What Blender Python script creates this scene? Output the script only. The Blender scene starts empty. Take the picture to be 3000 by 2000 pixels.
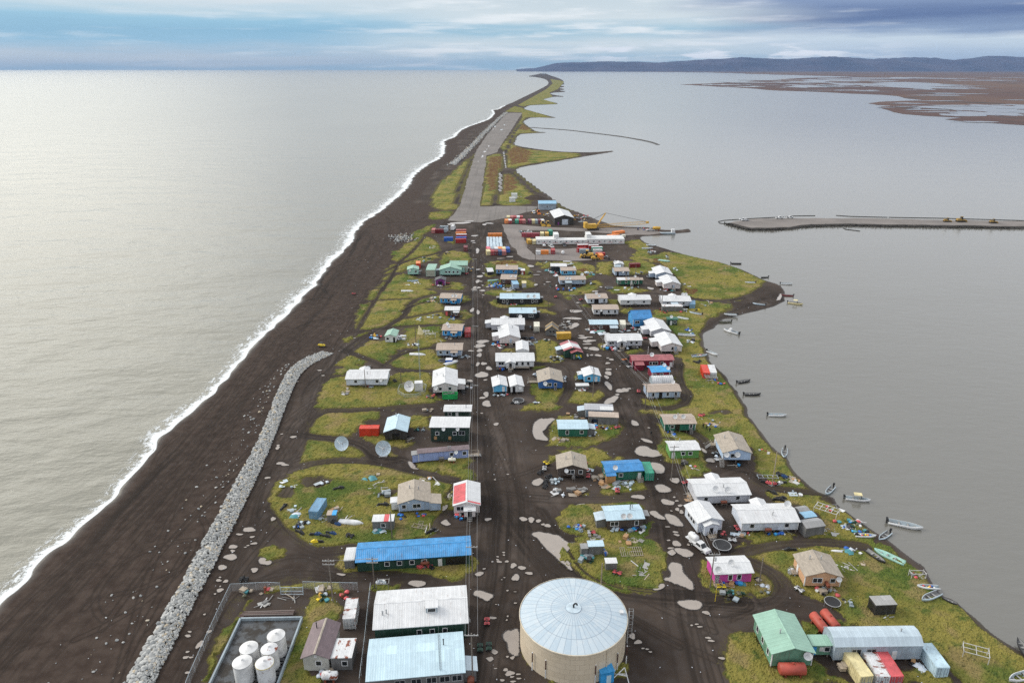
# Aerial view of a small arctic village on a gravel spit between ocean and lagoon.
import bpy, math, random
import numpy as np
from mathutils import Vector, Matrix
from mathutils.geometry import tessellate_polygon
DATA=dict(
mid=[[-4.27,94.06],[-6.56,140.48],[-12.91,276.86],[-25.24,467.79],[-47.06,611.4],[-40.97,867.83],[-28.68,1231.51],[-7.65,1655.79],[19.44,2116.04],[89.22,2787.23],
[176.99,3595.39],[293.66,5050.09],[376,7030.1],[441.2,9749.88],[555.45,13357.18],[841.23,21172.99]],
oc=[[-96.6,48],[-108.5,96.2],[-110.8,122.6],[-110.3,126.5],[-109.6,129.4],[-110.7,132.7],[-110.5,139.8],[-108.8,143.1],[-109.2,148.5],[-108.5,153.6],[-106.6,162.3],
[-108.2,166.5],[-108.7,182.2],[-110.9,198.1],[-107,215],[-106.9,246.6],[-107,261],[-107.8,284.2],[-105.7,309.3],[-104.8,332.5],[-107.1,343.8],[-104.1,358.9],
[-106,368.6],[-105.7,385.8],[-108,399.1],[-106.8,433.6],[-107.5,472.9],[-111.4,489],[-111.9,524.4],[-107.4,557.6],[-104.1,595.1],[-102.4,643],[-100.9,705.2],
[-104.1,742],[-106.1,787.9],[-100.8,864.6],[-95.2,901.5],[-90.8,960.9],[-95.9,1028.3],[-100.4,1095.1],[-106.8,1131.8],[-107.7,1159.5],[-93.4,1237.9],[-97.6,1312.8],
[-89.5,1430.2],[-55.1,1633.5],[-47,1726.5],[-44.8,1947.5],[-55,2028.3],[-36.3,2080.1],[-29.4,2211.5],[9.4,2556.3],[86.8,3398.8],[216.4,4761.9],[290.8,5878.9],
[347.6,7672.9],[322.9,9387.2],[200.8,10565.8],[428.7,13357.2],[595.1,15869.4]],
lg=[[717,15869.4],[600.9,12081.1],[549,9050.5],[455.9,6486.1],[370.8,5878.9],[394,5492.8],[312.6,4950.3],[335.6,4672.9],[265,4347.8],[292.3,4064.7],[236.5,3875.1],
[274.3,3648.1],[178.4,3494.4],[169.8,3264.8],[192.1,3140.8],[215.8,2989.3],[164.5,3025.8],[108.3,2787.2],[109.8,2666.9],[133.4,2556.3],[156.2,2383.1],[60.6,2360.3],
[48.6,2252.1],[31.1,2116],[47.2,2011.7],[92.8,1764.1],[105.3,1702.3],[48.9,1738.9],[27.9,1633.5],[23.1,1559.7],[36.5,1405.1],[43.8,1327.3],[67.1,1312.8],
[33.8,1298.5],[10.7,1277.7],[3.1,1121.1],[6.6,1080.1],[34.5,1037.3],[65.3,1002],[98.4,993.5],[117,997.7],[135.1,1010.6],[140.9,1015],[140.1,1002],[126.7,985.1],
[93.8,945.4],[35,871.1],[8.3,836.5],[4.6,815.8],[5.7,796.1],[15.4,737.2],[25.1,681.9],[27.7,665.8],[31.3,652.3],[37.5,618.2],[39.3,609.7],[43.7,584.1],
[49.9,570.6],[56.4,557.6],[63,538.5],[70.3,521.9],[74.3,512.1],[86.3,507.3],[100.9,507.3],[106.5,498],[115.7,496.9],[121,498],[127,502.6],[127.3,498],[126,490.1],
[118.8,487.9],[105.5,482.5],[102.8,479.2],[91.3,478.2],[87.7,476.1],[87,467.8],[87.9,458.8],[93,450.1],[98.6,441.7],[104.1,430.9],[108.2,424.9],[113.3,418.2],
[122.2,409.2],[126.3,403.7],[131.3,393.1],[134.4,382.9],[135.7,377.4],[137.4,370.6],[142.7,361.4],[141.5,352.7],[139.9,346.1],[136,336.9],[135.3,333],[132.3,330.3],
[125.7,323.4],[111.5,315.2],[104.1,310.3],[97,305.9],[96.2,304.1],[93.2,299.4],[90.6,296.7],[90,294.5],[85.8,290.6],[82.9,286.7],[81.4,281.7],[80.4,276.1],
[79.7,269.1],[79.2,261.4],[77.6,255],[78.7,251.3],[79.6,243.7],[80.1,241.2],[79.3,236.6],[80.1,230.3],[80.9,228.3],[80,226.1],[79.7,221.1],[80.2,215.8],
[78.2,210.4],[78.8,204.8],[79.2,199.5],[79.4,195.7],[79,190.1],[80,185.9],[81.8,182.3],[80.6,177],[81.5,171.3],[82.6,165.6],[85.9,162.1],[86.5,162.1],[86,157.8],
[87.4,154.6],[88.7,151.1],[90.8,145.7],[92,143.1],[93.4,138.2],[94.3,135.4],[95.2,134.2],[94.8,130.8],[94,127.2],[93.9,124.1],[95.7,122.7],[96.3,119.7],
[97.6,116.9],[97.7,113.8],[99,111],[100.9,108],[111,95.5],[123.9,60.5]],
gr=[[[-58,100.1],[-58.6,103.9],[-58.9,108.5],[-59.2,112],[-59.3,115.9],[-58.7,117.2],[-57.2,118.1],[-57.5,114.1],[-57.5,110.5],[-57.4,106.3],[-57.7,101.8],[-57.6,100.1]],
[[-59.5,119.4],[-59,121.3],[-57.4,122.7],[-56,121.3],[-56.4,119.7],[-58.5,119.1]],
[[-43.2,100.1],[-43.5,104.4],[-43.2,108.5],[-43.1,112.9],[-43.4,117.2],[-42.8,120],[-42.5,122.3],[-38.3,121.7],[-36.5,119.7],[-36.4,117.2],[-41.6,116.5],
[-41.4,112.9],[-41,108.5],[-41.1,105.8],[-39.2,101.8],[-36.2,101.3],[-36.1,100.1]],
[[-55.4,125.8],[-51.6,127.5],[-46,128.4],[-41.2,127.9],[-37.9,126.1],[-37.3,125.4],[-41.7,125.8],[-49,126.1],[-53.6,125.4]],
[[-59.3,137.6],[-59.4,139.4],[-57.9,140.4],[-55.5,139.4],[-53.7,137.4],[-54.2,135.4],[-55.8,134.6],[-57.8,135.4]],
[[-40.1,139],[-40.2,137],[-39,133.5],[-37.5,131.6],[-31.4,130.8],[-24,131.4],[-19.1,131.9],[-15,130.1],[-11.8,130.4],[-9.2,131.9],[-8.5,133.8],[-9.4,136.2],
[-36.9,136.2]],
[[-31.2,125.8],[-30.7,127.2],[-27.3,127.2],[-24.5,126.1],[-25.6,125.4],[-30.8,125.1]],
[[1.6,109.1],[2,107.4],[2.8,106],[5.2,103.6],[6.8,102.3],[6.4,101.8],[4.4,103.6],[2.4,105.8]],
[[6.8,101.8],[8.8,101.3],[10.9,100.8],[14.8,101],[12.8,100.1],[7.2,100.1]],
[[1.9,108.8],[3.8,105.2],[6.6,102.3],[9.4,101],[14.3,101],[15.1,100.3],[7.3,100.3],[6.8,101.5],[4.2,103.9],[2.1,107.1]],
[[18.4,102.6],[20.1,104.4],[21.7,104.2],[21.7,102.3],[18.8,101]],
[[-63.9,161.9],[-64.6,166.6],[-63.5,169.9],[-61.5,173.4],[-59,176],[-55.6,177.8],[-51.4,178.9],[-47,179.2],[-40.7,178.4],[-36.3,177.1],[-31.9,175.2],[-27.2,172.9],
[-22.2,170.9],[-19.1,169.9],[-17.5,167],[-17.2,165.6],[-18.4,164.7],[-18.9,161.9],[-18.3,158.3],[-18.9,154],[-20.6,151.1],[-19.9,149.1],[-18.2,146.7],[-20.4,145.2],
[-23.6,144.4],[-29.6,143.7],[-37.6,142.5],[-43.1,141.4],[-47.7,141.4],[-52.1,142.9],[-55.3,145.2],[-58.4,149.1],[-60.6,153.2],[-62.5,157.4]],
[[-20.6,173.9],[-18.2,174.5],[-14.1,175.2],[-10.8,174.5],[-10.4,171.4],[-9.3,170.9],[-10.6,169.9],[-13.8,170.9],[-18,172.4]],
[[-27.2,176.5],[-26.9,178.7],[-24.2,179.4],[-18.7,180.3],[-13.1,181.6],[-12.2,179.7],[-12.6,177.1],[-18.3,176],[-23.7,175.2]],
[[-63.1,183],[-63.7,188.1],[-62.5,191.1],[-59.6,192.5],[-55,191.9],[-49.4,190.4],[-45.9,187.5],[-44.1,185.2],[-45.8,183],[-49.7,181.3],[-55,179.7],[-59.9,179.4],
[-62.2,180.8]],
[[-40,181.3],[-40.1,184.1],[-37.3,184.7],[-33.8,182.4],[-34.4,180.3],[-37.3,179.7]],
[[-46.1,181.3],[-44.5,183.3],[-42.9,182.4],[-44.3,181.1]],
[[-65.1,198.4],[-65.6,204.9],[-63.7,209.7],[-59.6,211.4],[-53.3,211.7],[-45,211.8],[-44.8,209],[-47.6,205.6],[-49,202.9],[-50.6,199.1],[-51.5,195.9],[-55.5,194.1],
[-58.5,194.1],[-62.6,195.9]],
[[-47.5,195.3],[-40.9,195.3],[-36.7,191.6],[-30.1,190.8],[-31.1,189.6],[-35.3,188.1],[-41.6,191.1],[-46.5,193.4]],
[[-33.4,209],[-27.4,209],[-26.5,200.3],[-32,201]],
[[-16.5,163.7],[-15.8,164.7],[-15,154.9],[-16.4,154],[-17.2,157.4]],
[[-20.2,145.2],[-19.6,143.7],[-20.4,143.3],[-22.6,143.5]],
[[-66.1,216.1],[-66.8,224.3],[-67.8,233.1],[-66.2,238.5],[-61.8,240.1],[-56.8,234.6],[-45.1,233.1],[-45.5,239.3],[-43.5,243.3],[-31.1,244.1],[-29,233.1],
[-30.1,226.5],[-24.9,220.2],[-30,217.4],[-35.7,215.8],[-44.2,213.8],[-52.9,213.2],[-60.2,212.8],[-64.2,213.8]],
[[-67.4,243.3],[-66,247.4],[-62.8,250.8],[-58.6,249.9],[-55,249.1],[-54.7,247.4],[-63.2,246.6],[-63.4,241.7]],
[[-68.1,252.1],[-65.8,258.7],[-65,261.4],[-61.2,259.6],[-57.4,256],[-57.9,253.4],[-64.2,251.2]],
[[-64.4,265.1],[-62.6,269.9],[-60.1,271.9],[-53.3,266.1],[-47.5,265.1],[-49,261.4],[-53.5,257.3],[-56.5,256.9],[-60.9,261.4]],
[[-47.2,254.2],[-46.5,258.7],[-42.6,265.1],[-35.8,267],[-31.8,266.1],[-30.1,259.6],[-28.5,257.8],[-29.4,253.4],[-21.9,251.6],[-20.1,246.6],[-30.4,246.6],
[-36.8,247.4],[-43.7,249.1]],
[[-54,256],[-48.7,259.1],[-47.8,258.2],[-48.9,252.5],[-52.6,254.2]],
[[-68.8,293.3],[-71.4,312],[-72.7,325.6],[-68.9,329.8],[-67.9,314.2],[-67.3,293.3]],
[[-65.9,291.4],[-67,307.6],[-67.2,328],[-65.5,332.8],[-56,334.7],[-49.4,336.5],[-50.2,325.6],[-50.4,316.4],[-51,310.9],[-53.4,303.4],[-56.9,295.3],[-61.8,292.3]],
[[-71.4,334.1],[-72.3,349.5],[-70.1,352.2],[-67.6,351.5],[-67.8,335.3]],
[[-67.2,334.1],[-67.2,351.5],[-61.1,352.9],[-49,351.5],[-37.5,346.8],[-42,341.6],[-50.9,335.9],[-60.1,334.7]],
[[-70.5,354.9],[-69.2,363.4],[-67.5,367.7],[-67,354.9]],
[[-65.4,354.9],[-65.4,367.7],[-59.8,371.4],[-50.1,370.7],[-43.4,369.2],[-41.2,356.3],[-32.1,357.7],[-31.9,364.8],[-28.5,363.4],[-24.8,356.3],[-26.9,351.5],
[-33.2,351.5],[-41.5,354.9],[-47.1,352.2],[-61.2,353.6]],
[[-71,369.2],[-69,376.7],[-66.3,381.4],[-66.3,370.7]],
[[-65.7,369.2],[-63.9,376.7],[-60.8,381.4],[-56.8,379.8],[-52.6,373.7],[-59.9,372.2]],
[[-48.2,308.7],[-48.4,325.6],[-46.6,335.3],[-41.9,340.3],[-36.9,340.3],[-35.3,328],[-33,318.6],[-32.8,316.4],[-40.8,314.2],[-43.8,309.8]],
[[-25.4,341.6],[-22.6,339.1],[-20.8,334.1],[-24.2,329.2],[-25.3,336.5]],
[[-53.9,293.8],[-50.6,303.4],[-49.9,305.5],[-43.8,309.8],[-33,315.3],[-31.8,309.8],[-25.7,303.4],[-22.4,301.3],[-22.6,299.3],[-32.1,298.3],[-42.1,296.3],
[-48.8,295.3]],
[[-24.5,316.4],[-22.4,318.6],[-19.4,309.8],[-20.6,305.5],[-23.4,305.5]],
[[-66.8,281],[-65.3,286.6],[-61.4,290.4],[-59.5,290.9],[-62.2,285.6],[-64.8,282.4]],
[[-70.1,274.8],[-70.7,281],[-69.1,282.8],[-68,279.2],[-68.4,274.8]],
[[-66,271.3],[-65.2,276.5],[-63.5,280.6],[-63.7,273.9]],
[[-46,281],[-46,287.5],[-42.2,291.4],[-31.5,295.3],[-31.3,289.4],[-31.6,282.8],[-28,278.3],[-34.2,273.9],[-32.6,270.4],[-38.8,269.6],[-43.6,270.4],[-47.8,267.1],
[-52.5,265.8],[-56.9,266.2],[-60.9,272.1],[-61.2,277.4],[-53.6,275.6],[-47.6,273.9]],
[[-49.8,288.5],[-46.6,292.3],[-43.4,293.3],[-42.3,292.3],[-47.9,289.4]],
[[-64.6,264.6],[-63.5,269.6],[-61.3,271.3],[-58.6,267.1],[-53.7,265.4],[-47.7,266.6],[-46.9,265.4],[-49.8,260.5],[-54.1,257.4],[-57.4,257.4],[-61.5,261.3]],
[[-22.1,296.3],[-20,296.3],[-17.5,293.8],[-21.5,293.3]],
[[-69.5,470],[-68.2,490],[-63.6,499.6],[-58.9,513.6],[-56.1,515.7],[-58.2,503.5],[-57.8,495.7],[-60.2,488.1],[-63.5,471.8],[-68.4,467.4]],
[[-71.7,414],[-71,437.3],[-68.8,453.1],[-62.5,470],[-60.8,475.3],[-56.4,471.8],[-51.2,459.8],[-48.1,451.5],[-46.5,434.3],[-49,426.8],[-57.7,419.6],[-63.1,412.6],
[-68.5,409.2]],
[[-73.9,422.5],[-74.2,434.3],[-72.3,436.6],[-72.5,423.9]],
[[-72.2,384.2],[-69.6,400.6],[-66.4,404.5],[-66.6,394.1],[-67,384.2],[-70.6,382.4]],
[[-66.9,385.4],[-66.6,394.1],[-65.8,404.5],[-59.3,412.6],[-54.4,421.1],[-45.7,426.8],[-45.1,416.8],[-54,403.2],[-56.7,400.6],[-60,390.4],[-63.3,385.4]],
[[-41.8,400.6],[-42,414],[-41.5,428.3],[-37.7,434.3],[-30.2,431.3],[-26.1,422.5],[-23.9,408.5],[-25.9,405.9],[-38.2,409.9],[-39.1,400.6]],
[[-45.4,463.1],[-46.8,470],[-39.4,464.8],[-36.4,456.4],[-37.7,453.1]],
[[-15.1,401.9],[-13.2,407.2],[-6.4,409.2],[4.1,409.2],[4,400.6],[-9.6,400.6],[-9.7,390.4],[-13.7,390.4]],
[[-14.3,376.2],[-14.6,402.1],[-8.9,408.8],[-1,410.2],[5.2,408.8],[7.9,400.8],[9.1,394.4],[10.4,380.9],[10.6,373.9],[7.7,372.7],[3.6,377.3],[4.7,391.9],[-9.8,400.8],
[-9.3,379.7],[-12.4,375]],
[[-14,358.3],[-13.4,365.9],[-6.5,368.2],[3.5,369.3],[8.2,369.3],[11.6,363.7],[11.4,358.3],[7.6,352.5],[3.4,359.4],[-6.3,357.3]],
[[-14.4,344.9],[-6.2,351],[3.9,346.9],[3.3,345.9],[-6.4,342.9],[-11.4,342.4]],
[[-11.7,324.2],[-11.3,328.7],[-7.4,334.3],[-6.1,326],[3.1,326],[14.2,327.8],[15.1,335.2],[19.5,326.9],[18.5,323.7],[14.3,322.4],[0.3,320.6],[-8,320.6]],
[[-4.3,310.4],[-1.6,312.9],[-1.6,308.8]],
[[12,320.6],[16.1,319.8],[20.1,312.9],[17.9,311.2],[13.9,313.8]],
[[13.3,402.1],[14.8,405.4],[22,406.1],[21.9,396.9],[17,391.9],[15.7,393.1],[19.3,398.2]],
[[32.5,404.8],[40.8,404.8],[45.9,398.2],[47.2,391.9],[45.2,379.7],[40.7,372.7],[35.9,379.7],[37.5,394.4]],
[[23.9,346.9],[30.1,346.9],[34.7,352],[39.7,359.4],[42.9,367.1],[46.3,369.3],[47.2,363.7],[45.5,356.2],[40.8,346.9],[35.7,343.4],[26.9,342.9]],
[[24.9,335.2],[27.1,338.6],[30.6,338.1],[30.8,337.1],[29.1,334.3]],
[[32.5,324.2],[35,326.9],[37.8,326],[37.4,322.4]],
[[9.8,276.3],[13.5,278.3],[18.2,276.3],[18,267.4],[20.2,262.7],[20.1,256.4],[15.5,253.7],[10.5,255.5],[9.8,265.5]],
[[7.7,251.1],[8.8,253.7],[13,250.3],[8.2,246.9]],
[[6.8,229.7],[7.9,235.7],[9.6,238],[9.7,231.9],[19,230.4],[18.6,224.6],[17.1,219.8],[14.3,219.1],[9.3,221.8]],
[[22.5,239.6],[24.2,244.4],[26.3,245.2],[23.9,236.5]],
[[20,219.1],[21.1,226],[23.6,228.9],[27.9,226],[31.8,227.5],[31.7,224.6],[27.5,221.8],[24.1,218.4]],
[[1.7,213.2],[5,216.4],[9.2,218.4],[13.7,218.4],[15.6,215.1],[15.4,213.2]],
[[35.6,272.3],[38.6,276.3],[39,270.3],[37.2,267.4]],
[[45.2,263.6],[53.1,269.3],[53.5,267.4],[49.4,264.1],[45.8,263.2]],
[[25.4,219.1],[30.8,224.6],[31.6,223.2],[28.1,219.8]],
[[-4.7,265.5],[-3.3,268.4],[1.4,268.4],[1.3,264.6]],
[[11.4,190.2],[13.2,203.2],[15.1,206.3],[18.4,208.1],[25.4,203.8],[34.8,205.1],[35.6,202.6],[33.8,197.4],[29.1,193.4],[23.4,190.2],[17.3,189.7],[12.8,190.2]],
[[10.9,178.9],[12.1,182.4],[15.6,185.4],[19.1,186.7],[24.9,186.2],[28,184.4],[28,182.4],[25.2,177.5],[21.7,176.1],[21.8,181.4],[18.2,185.4],[13.3,181.4]],
[[28.4,180.9],[30.3,181.9],[33.9,180.7],[33.1,180.4]],
[[24.7,163.1],[26.9,167.9],[33.3,168.7],[36,167.4],[36.3,164.8],[35.2,162.7],[32.2,161.5],[28,161.5],[25.8,162.3]],
[[12.4,151.7],[13.5,154.3],[16.4,157],[20.2,158.6],[25.4,159.2],[31.1,158.8],[33.9,157.8],[33.3,151.7],[34,148.4],[36.1,150.2],[35.5,151.7],[33.8,147.3],
[30,145.2],[25.6,144.5],[19.3,145.2],[15.1,146.2],[13.1,148.4]],
[[43.7,186.5],[45.9,190.7],[57.4,190.7],[57.6,185.4],[55.8,179.4],[51.8,178.4],[46.5,179.9],[44,183.9]],
[[48.4,175.6],[50.2,177],[54.8,177.5],[56,175.1],[54.6,172.8],[50,171],[48.2,172.8]],
[[47.7,205.7],[49.6,209.4],[61.4,209.4],[60.1,198.5],[58.2,194],[51.3,193.4],[46.9,195.7]],
[[17.8,161.9],[21.2,163.1],[20.5,161.5],[18.1,161.1]],
[[11.6,137.4],[13.6,140.2],[16.1,142.3],[21.2,143.2],[26.5,143.4],[31.8,143.2],[34.9,141.1],[35.2,138.2],[34.1,133.1],[32.8,127.9],[30.7,125.8],[27.6,125.4],
[22.9,126.1],[19.9,127.5],[17.2,129.3],[15.4,131.6],[13.5,133.1],[12.2,135.4]],
[[104,428.1],[113.1,417.4],[121.9,408.1],[126,402.7],[130.8,391.4],[134,381.5],[135.4,375.2],[136.8,369],[130.8,357.2],[126.1,353],[118.7,342.1],[112.4,334.3],
[106,332.4],[99,334.9],[91.6,336.8],[87.6,344.7],[90.1,361.6],[90.7,388.1],[87.5,405.4],[80.8,407.2],[82.9,418.4],[94.7,430.1]],
[[90.4,331.7],[97.5,329.2],[106.3,326.8],[105.7,323.1],[99.6,316.1],[89.6,306],[86.8,299.6],[84.2,293.4],[80.8,279.9],[79.5,270.8],[79.2,266.5],[78.6,259.8],
[77.1,254.2],[78,251.8],[79.7,243.6],[79.7,241.5],[70,241.5],[68.5,254.2],[65.1,262.3],[69.8,270.8],[71.4,280.8],[70.4,293.4],[71,304.9],[64.8,306],[68.3,317.3],
[83.7,319.6]],
[[51,405.4],[59.6,410.9],[54.2,376.8],[48.5,383.1]],
[[65.6,407.2],[77.3,410.9],[84.6,400.1],[76.1,383.1],[65.7,378.3]],
[[49.1,350.2],[55.8,357.2],[67.4,353],[71,350.2],[62.3,346.1],[51,346.1]],
[[47.9,334.3],[52.6,334.3],[51.6,322],[48,323.1]],
[[52,319.6],[57.6,322],[56.9,314.9],[51.8,312.7]],
[[66.5,314.9],[73.6,317.3],[71.5,307.1],[67,308.2]],
[[67.5,256.4],[71.1,257.2],[77.5,255.5],[78.4,251.1],[79.4,242.8],[78.9,236.5],[79.7,230.4],[78.2,228.2],[74.1,230.4],[68,231.2],[62.1,232.7],[61.1,236.5],
[62.5,242.8],[65.2,249.4]],
[[60.8,228.2],[66.2,228.9],[72,228.2],[77.1,226.8],[79.2,224.6],[79.5,220.4],[79.6,215.1],[77.8,211.2],[73,210.5],[70.7,212.4],[65.6,209.9],[57.5,209.9],
[49.7,209.9],[43.2,212.4],[44.1,214.1],[51.8,213.1],[58.7,215.1],[62.4,220.4],[61.8,226]],
[[61,207.4],[62.6,209.3],[68.3,209.3],[74.3,209.9],[77.5,209.3],[78.5,204.9],[79,199.6],[79.1,195],[78.9,189.5],[79.5,185.3],[80.3,178.8],[80,176],[72.2,177.4],
[72,179.8],[73.6,186.4],[72.4,188.5],[72,195.6],[70.3,198.4],[66.8,198.4],[63.2,194.4],[60.2,191.2],[60.1,197.3],[60,202.5]],
[[44.6,220.4],[58.9,221.1],[59,219.1],[55.4,216],[46.6,216.4]],
[[71.6,177.7],[74.8,178.2],[76.6,176.7],[79.7,177.7],[80.6,174.8],[82,170.7],[83.1,165],[81.7,163.7],[77.3,164.6],[72.7,165],[70.3,166.3],[68.5,168],[69.3,172.1]],
[[73.9,184.6],[77.9,187.2],[78.9,182.6],[79.8,178.2],[76.3,178.2],[72.2,178.7]],
[[68.8,163.3],[72.2,163.7],[76.8,163.3],[81.2,162.5],[82.3,159.6],[83.8,157.6],[85.1,155.2],[86.6,153.7],[87.8,151.4],[89.4,150],[89.1,147.1],[86.7,141.9],
[81.4,141.9],[76.5,142.9],[72.2,143.2],[73.7,146.4],[79.5,150],[79.6,155.2],[74.9,158.4],[69.6,159.6]],
[[52.8,137.9],[55.1,140.6],[58,141.2],[61,140.9],[58.4,139.2],[54.8,137.6]],
[[56.7,143.9],[61.5,145.3],[69.3,144.6],[66.7,141.9],[58.3,142.2]],
[[55.3,137],[59.8,139],[65.2,140.2],[71.9,140.6],[77.3,139.8],[81.6,139.8],[73.3,121.3],[71.3,121.3],[68,123.7],[65.4,124.4],[62.9,127.2],[61.5,127.9],[60,129.3],
[59.4,133.1],[57.5,135]],
[[43.5,130.8],[44.8,133.1],[55.1,132.3],[58.6,130.8],[59.3,127.9],[58.5,125.8],[56,123.4],[53.7,124],[53,125.8],[51.1,125.8],[47.1,125.1],[43.8,126.5]],
[[45.2,122.7],[50.5,123.7],[51.6,122.7],[50.8,121.7],[46.8,121.5]],
[[40.6,100.1],[41.6,104.4],[43.5,109.4],[46.2,112],[49.4,112.9],[49.2,107.1],[49.9,104.2],[58.3,104.2],[58.5,103.1],[61.3,102.3],[52.2,100.1]],
[[59.5,115.6],[62.1,114.7],[62.1,112.6],[60,112.3]],
[[66.6,115.3],[70.7,115.6],[70.2,114.4],[66.9,114.5]],
[[69.2,119.1],[71.1,121.3],[74.3,122.7],[75,125.8],[74.9,129.3],[75.8,134.2],[75.7,139],[80.2,140.2],[86.3,140.6],[89.6,139.8],[90.5,137.4],[90.9,134.2],
[91.7,131.6],[92.4,128.6],[92.8,125.8],[93.1,123.4],[95.2,121.3],[96.1,119.4],[97.1,116.5],[97.5,113.5],[98.7,110.5],[100.2,106.9],[96.1,98.8],[84.1,99.5],
[84.7,103.1],[84.3,106.3],[83.9,109.4],[82.5,110.5],[82.8,114.4],[72.5,115.3],[70,117.2]],
[[58.1,101.8],[61.4,102.3],[63.5,100.1],[57.4,100.1]],
[[74.5,101.8],[77.4,103.4],[82,101.3],[80.7,100.1],[73.6,100.1]],
[[-62.7,537.5],[-64.8,562.8],[-58.4,567.7],[-47,567.7],[-49.5,537.5],[-58.6,533]],
[[-66.7,583.2],[-72.2,645],[-72.8,725.7],[-67.8,770.7],[-63.6,828],[-57.3,918.2],[-53.8,926.6],[-50.4,788.9],[-51.5,705.1],[-49.6,636.6],[-47,601.3],[-43.6,586.7],
[-44.3,572.8],[-57.6,572.8]],
[[-44.6,605],[-49.9,705.1],[-50.6,821.2],[-53.2,935.1],[-50.1,975.4],[-49,961.6],[-47,788.9],[-45.2,666.9],[-43.5,608.8]],
[[-27.2,588.5],[-28,658],[-29.8,788.9],[-32.8,943.8],[-21.8,975.4],[-13.3,970.8],[-10.3,894],[-8.8,834.8],[-13.7,801.5],[-14.1,731.1],[-14.2,658],[-17.7,624.4],
[-16.9,593.9]],
[[-13.5,605],[-13.1,636.6],[-9,705.1],[-9.1,782.8],[-0.6,782.8],[6.6,725.7],[16.2,662.5],[20,640.8],[15.5,601.3],[6.1,590.3],[-10.3,593.9]],
[[-17.9,1061.4],[-0.9,1285.7],[22.2,1703.3],[29.6,1954.5],[41.4,2029.1],[54.5,1885.2],[74.5,1789.8],[98.8,1717.2],[35.4,1731.2],[22.3,1576.1],[42,1445.9],
[41.9,1388.4],[33.2,1335.2],[55.3,1318.3],[11.4,1285.7],[2.7,1095.3],[16,1039.9],[42.7,1009.1],[73.9,989.6],[91.6,975.4],[88.8,943.8],[47.7,894],[22.9,867.1],
[8.5,841.8],[3,821.2],[-5.2,834.8],[-8.5,901.9],[-10.3,989.6]],
[[-13.8,1954.5],[5.4,2196.2],[27.9,2151.9],[30.1,1991.1],[-1.4,1936.7]],
[[1.1,795.2],[4.6,801.5],[15.4,731.1],[24.7,676.1],[28.1,649.3],[22.8,662.5],[9.3,753.2]],
[[-18.9,1955.2],[8.3,2260.8],[27.1,2164.3],[44.5,2075.6],[90,1782.3],[53.3,1751.2],[25.1,1692.2],[24.1,1918]],
[[18.7,2312.3],[83.5,2990],[184.1,4050.3],[301.9,5579.6],[398.4,7856.8],[446.2,7106.1],[434,6251.6],[246.5,4050.3],[174.8,3499.8],[162.8,2990],[113.4,2748.9],
[133.2,2543.4],[146.4,2388.3],[54.6,2312.3],[32.6,2211.5]],
[[73.4,460],[86.2,465.6],[88.1,447.4],[82.2,414.6],[73.9,411.6],[71.2,416.2],[79.5,433.7],[75.9,449.1]],
[[-12.5,651.4],[5,644.4],[18.9,644.4],[19.4,624.3],[14.4,599.2],[-0.7,591.8],[-11.5,596.2]],
[[38.5,605.3],[43.6,584.5],[49.6,567.7],[46.3,565],[37.6,581.6]],
[[13.8,404.2],[20.6,405.6],[26.1,410.1],[41.1,407.1],[18,397.6]]],
hole=[[-54.3,168.7,4,2.7],[-60.8,163.7,2.1,2.8],[-33,163.3,1.6,1.9],[69.2,211.5,3.5,1.4],[-37.5,354.9,4.4,1.9]],
red=[[[-21.5,658],[-26.4,788.9],[-29,935.1],[-13,952.6],[-9.7,834.8],[-14.5,801.5],[-13.2,680.8]],
[[-12.4,636.6],[-9.8,705.1],[-9,776.7],[2.8,770.7],[7.4,725.7],[3.2,680.8],[-7.6,645]],
[[-9.3,989.6],[5,1072.5],[27,989.6],[18.5,886.1],[-0.6,856.1]],
[[9.3,1388.4],[23.3,1530.2],[38.4,1426.2],[27.9,1352.5]],
[[82,405.4],[90.3,405.4],[93.4,398.3],[88.1,394.8],[82.3,400.1]],
[[87.5,351.6],[95.3,350.2],[95.3,342.1],[88,344.7]],
[[82.9,418.4],[88.6,418.4],[88.2,409],[81.8,407.2]],
[[-13.2,403.5],[-1,408.8],[5.2,406.1],[3.8,399.5],[-9.8,400.8]],
[[37.9,388.1],[41.9,388.1],[40.6,378.5],[36.6,380.9]]],
pu=[[[4.8,145.1],[7,146.6],[9.1,145.5],[11.4,144],[12.7,142.5],[15.8,142.1],[13.9,140.6],[11.9,138.2],[12,136.2],[13.1,133.8],[13.9,131.9],[12.5,133.1],[10.2,136.2],
[8.1,139.8],[6.4,143.6]],
[[36.8,134.8],[39.1,134.2],[38.8,131.6],[39.7,129.3],[40.6,127.9],[39.7,125.1],[37.5,126.1],[35.6,127.4],[34,127.9],[36.2,130.1],[35.9,132.3]],
[[30.9,125.4],[32.4,126.8],[33.9,127.3],[33.7,126.1],[32,125.1]],
[[35.5,121.7],[38,122],[40.7,121.5],[40.3,119.7],[39,119.1],[37,119.5],[36,120.4]],
[[-1.7,112.3],[-0.8,113.3],[0.7,114.1],[1.3,112.9],[1.2,107.4],[0.5,106.8],[-0.5,107.7],[-0.8,110.2],[-1.7,111.1]],
[[-8.4,125.2],[-6.4,124.7],[-4,123.9],[-4.9,122.3],[-5.6,122],[-7,123],[-8.3,124]],
[[-23.1,127.9],[-21.7,128.4],[-19.2,128.1],[-19.5,126.8],[-21.1,126.1],[-23,127.2]],
[[35.9,155.1],[37.2,154.7],[38.9,152],[38.5,151.1],[36.7,152],[35.7,153.9]],
[[39.4,153.9],[41,153.6],[43.1,150.2],[43.1,148.7],[41.4,148.4],[39.6,150.2],[39.2,152.8]],
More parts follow.
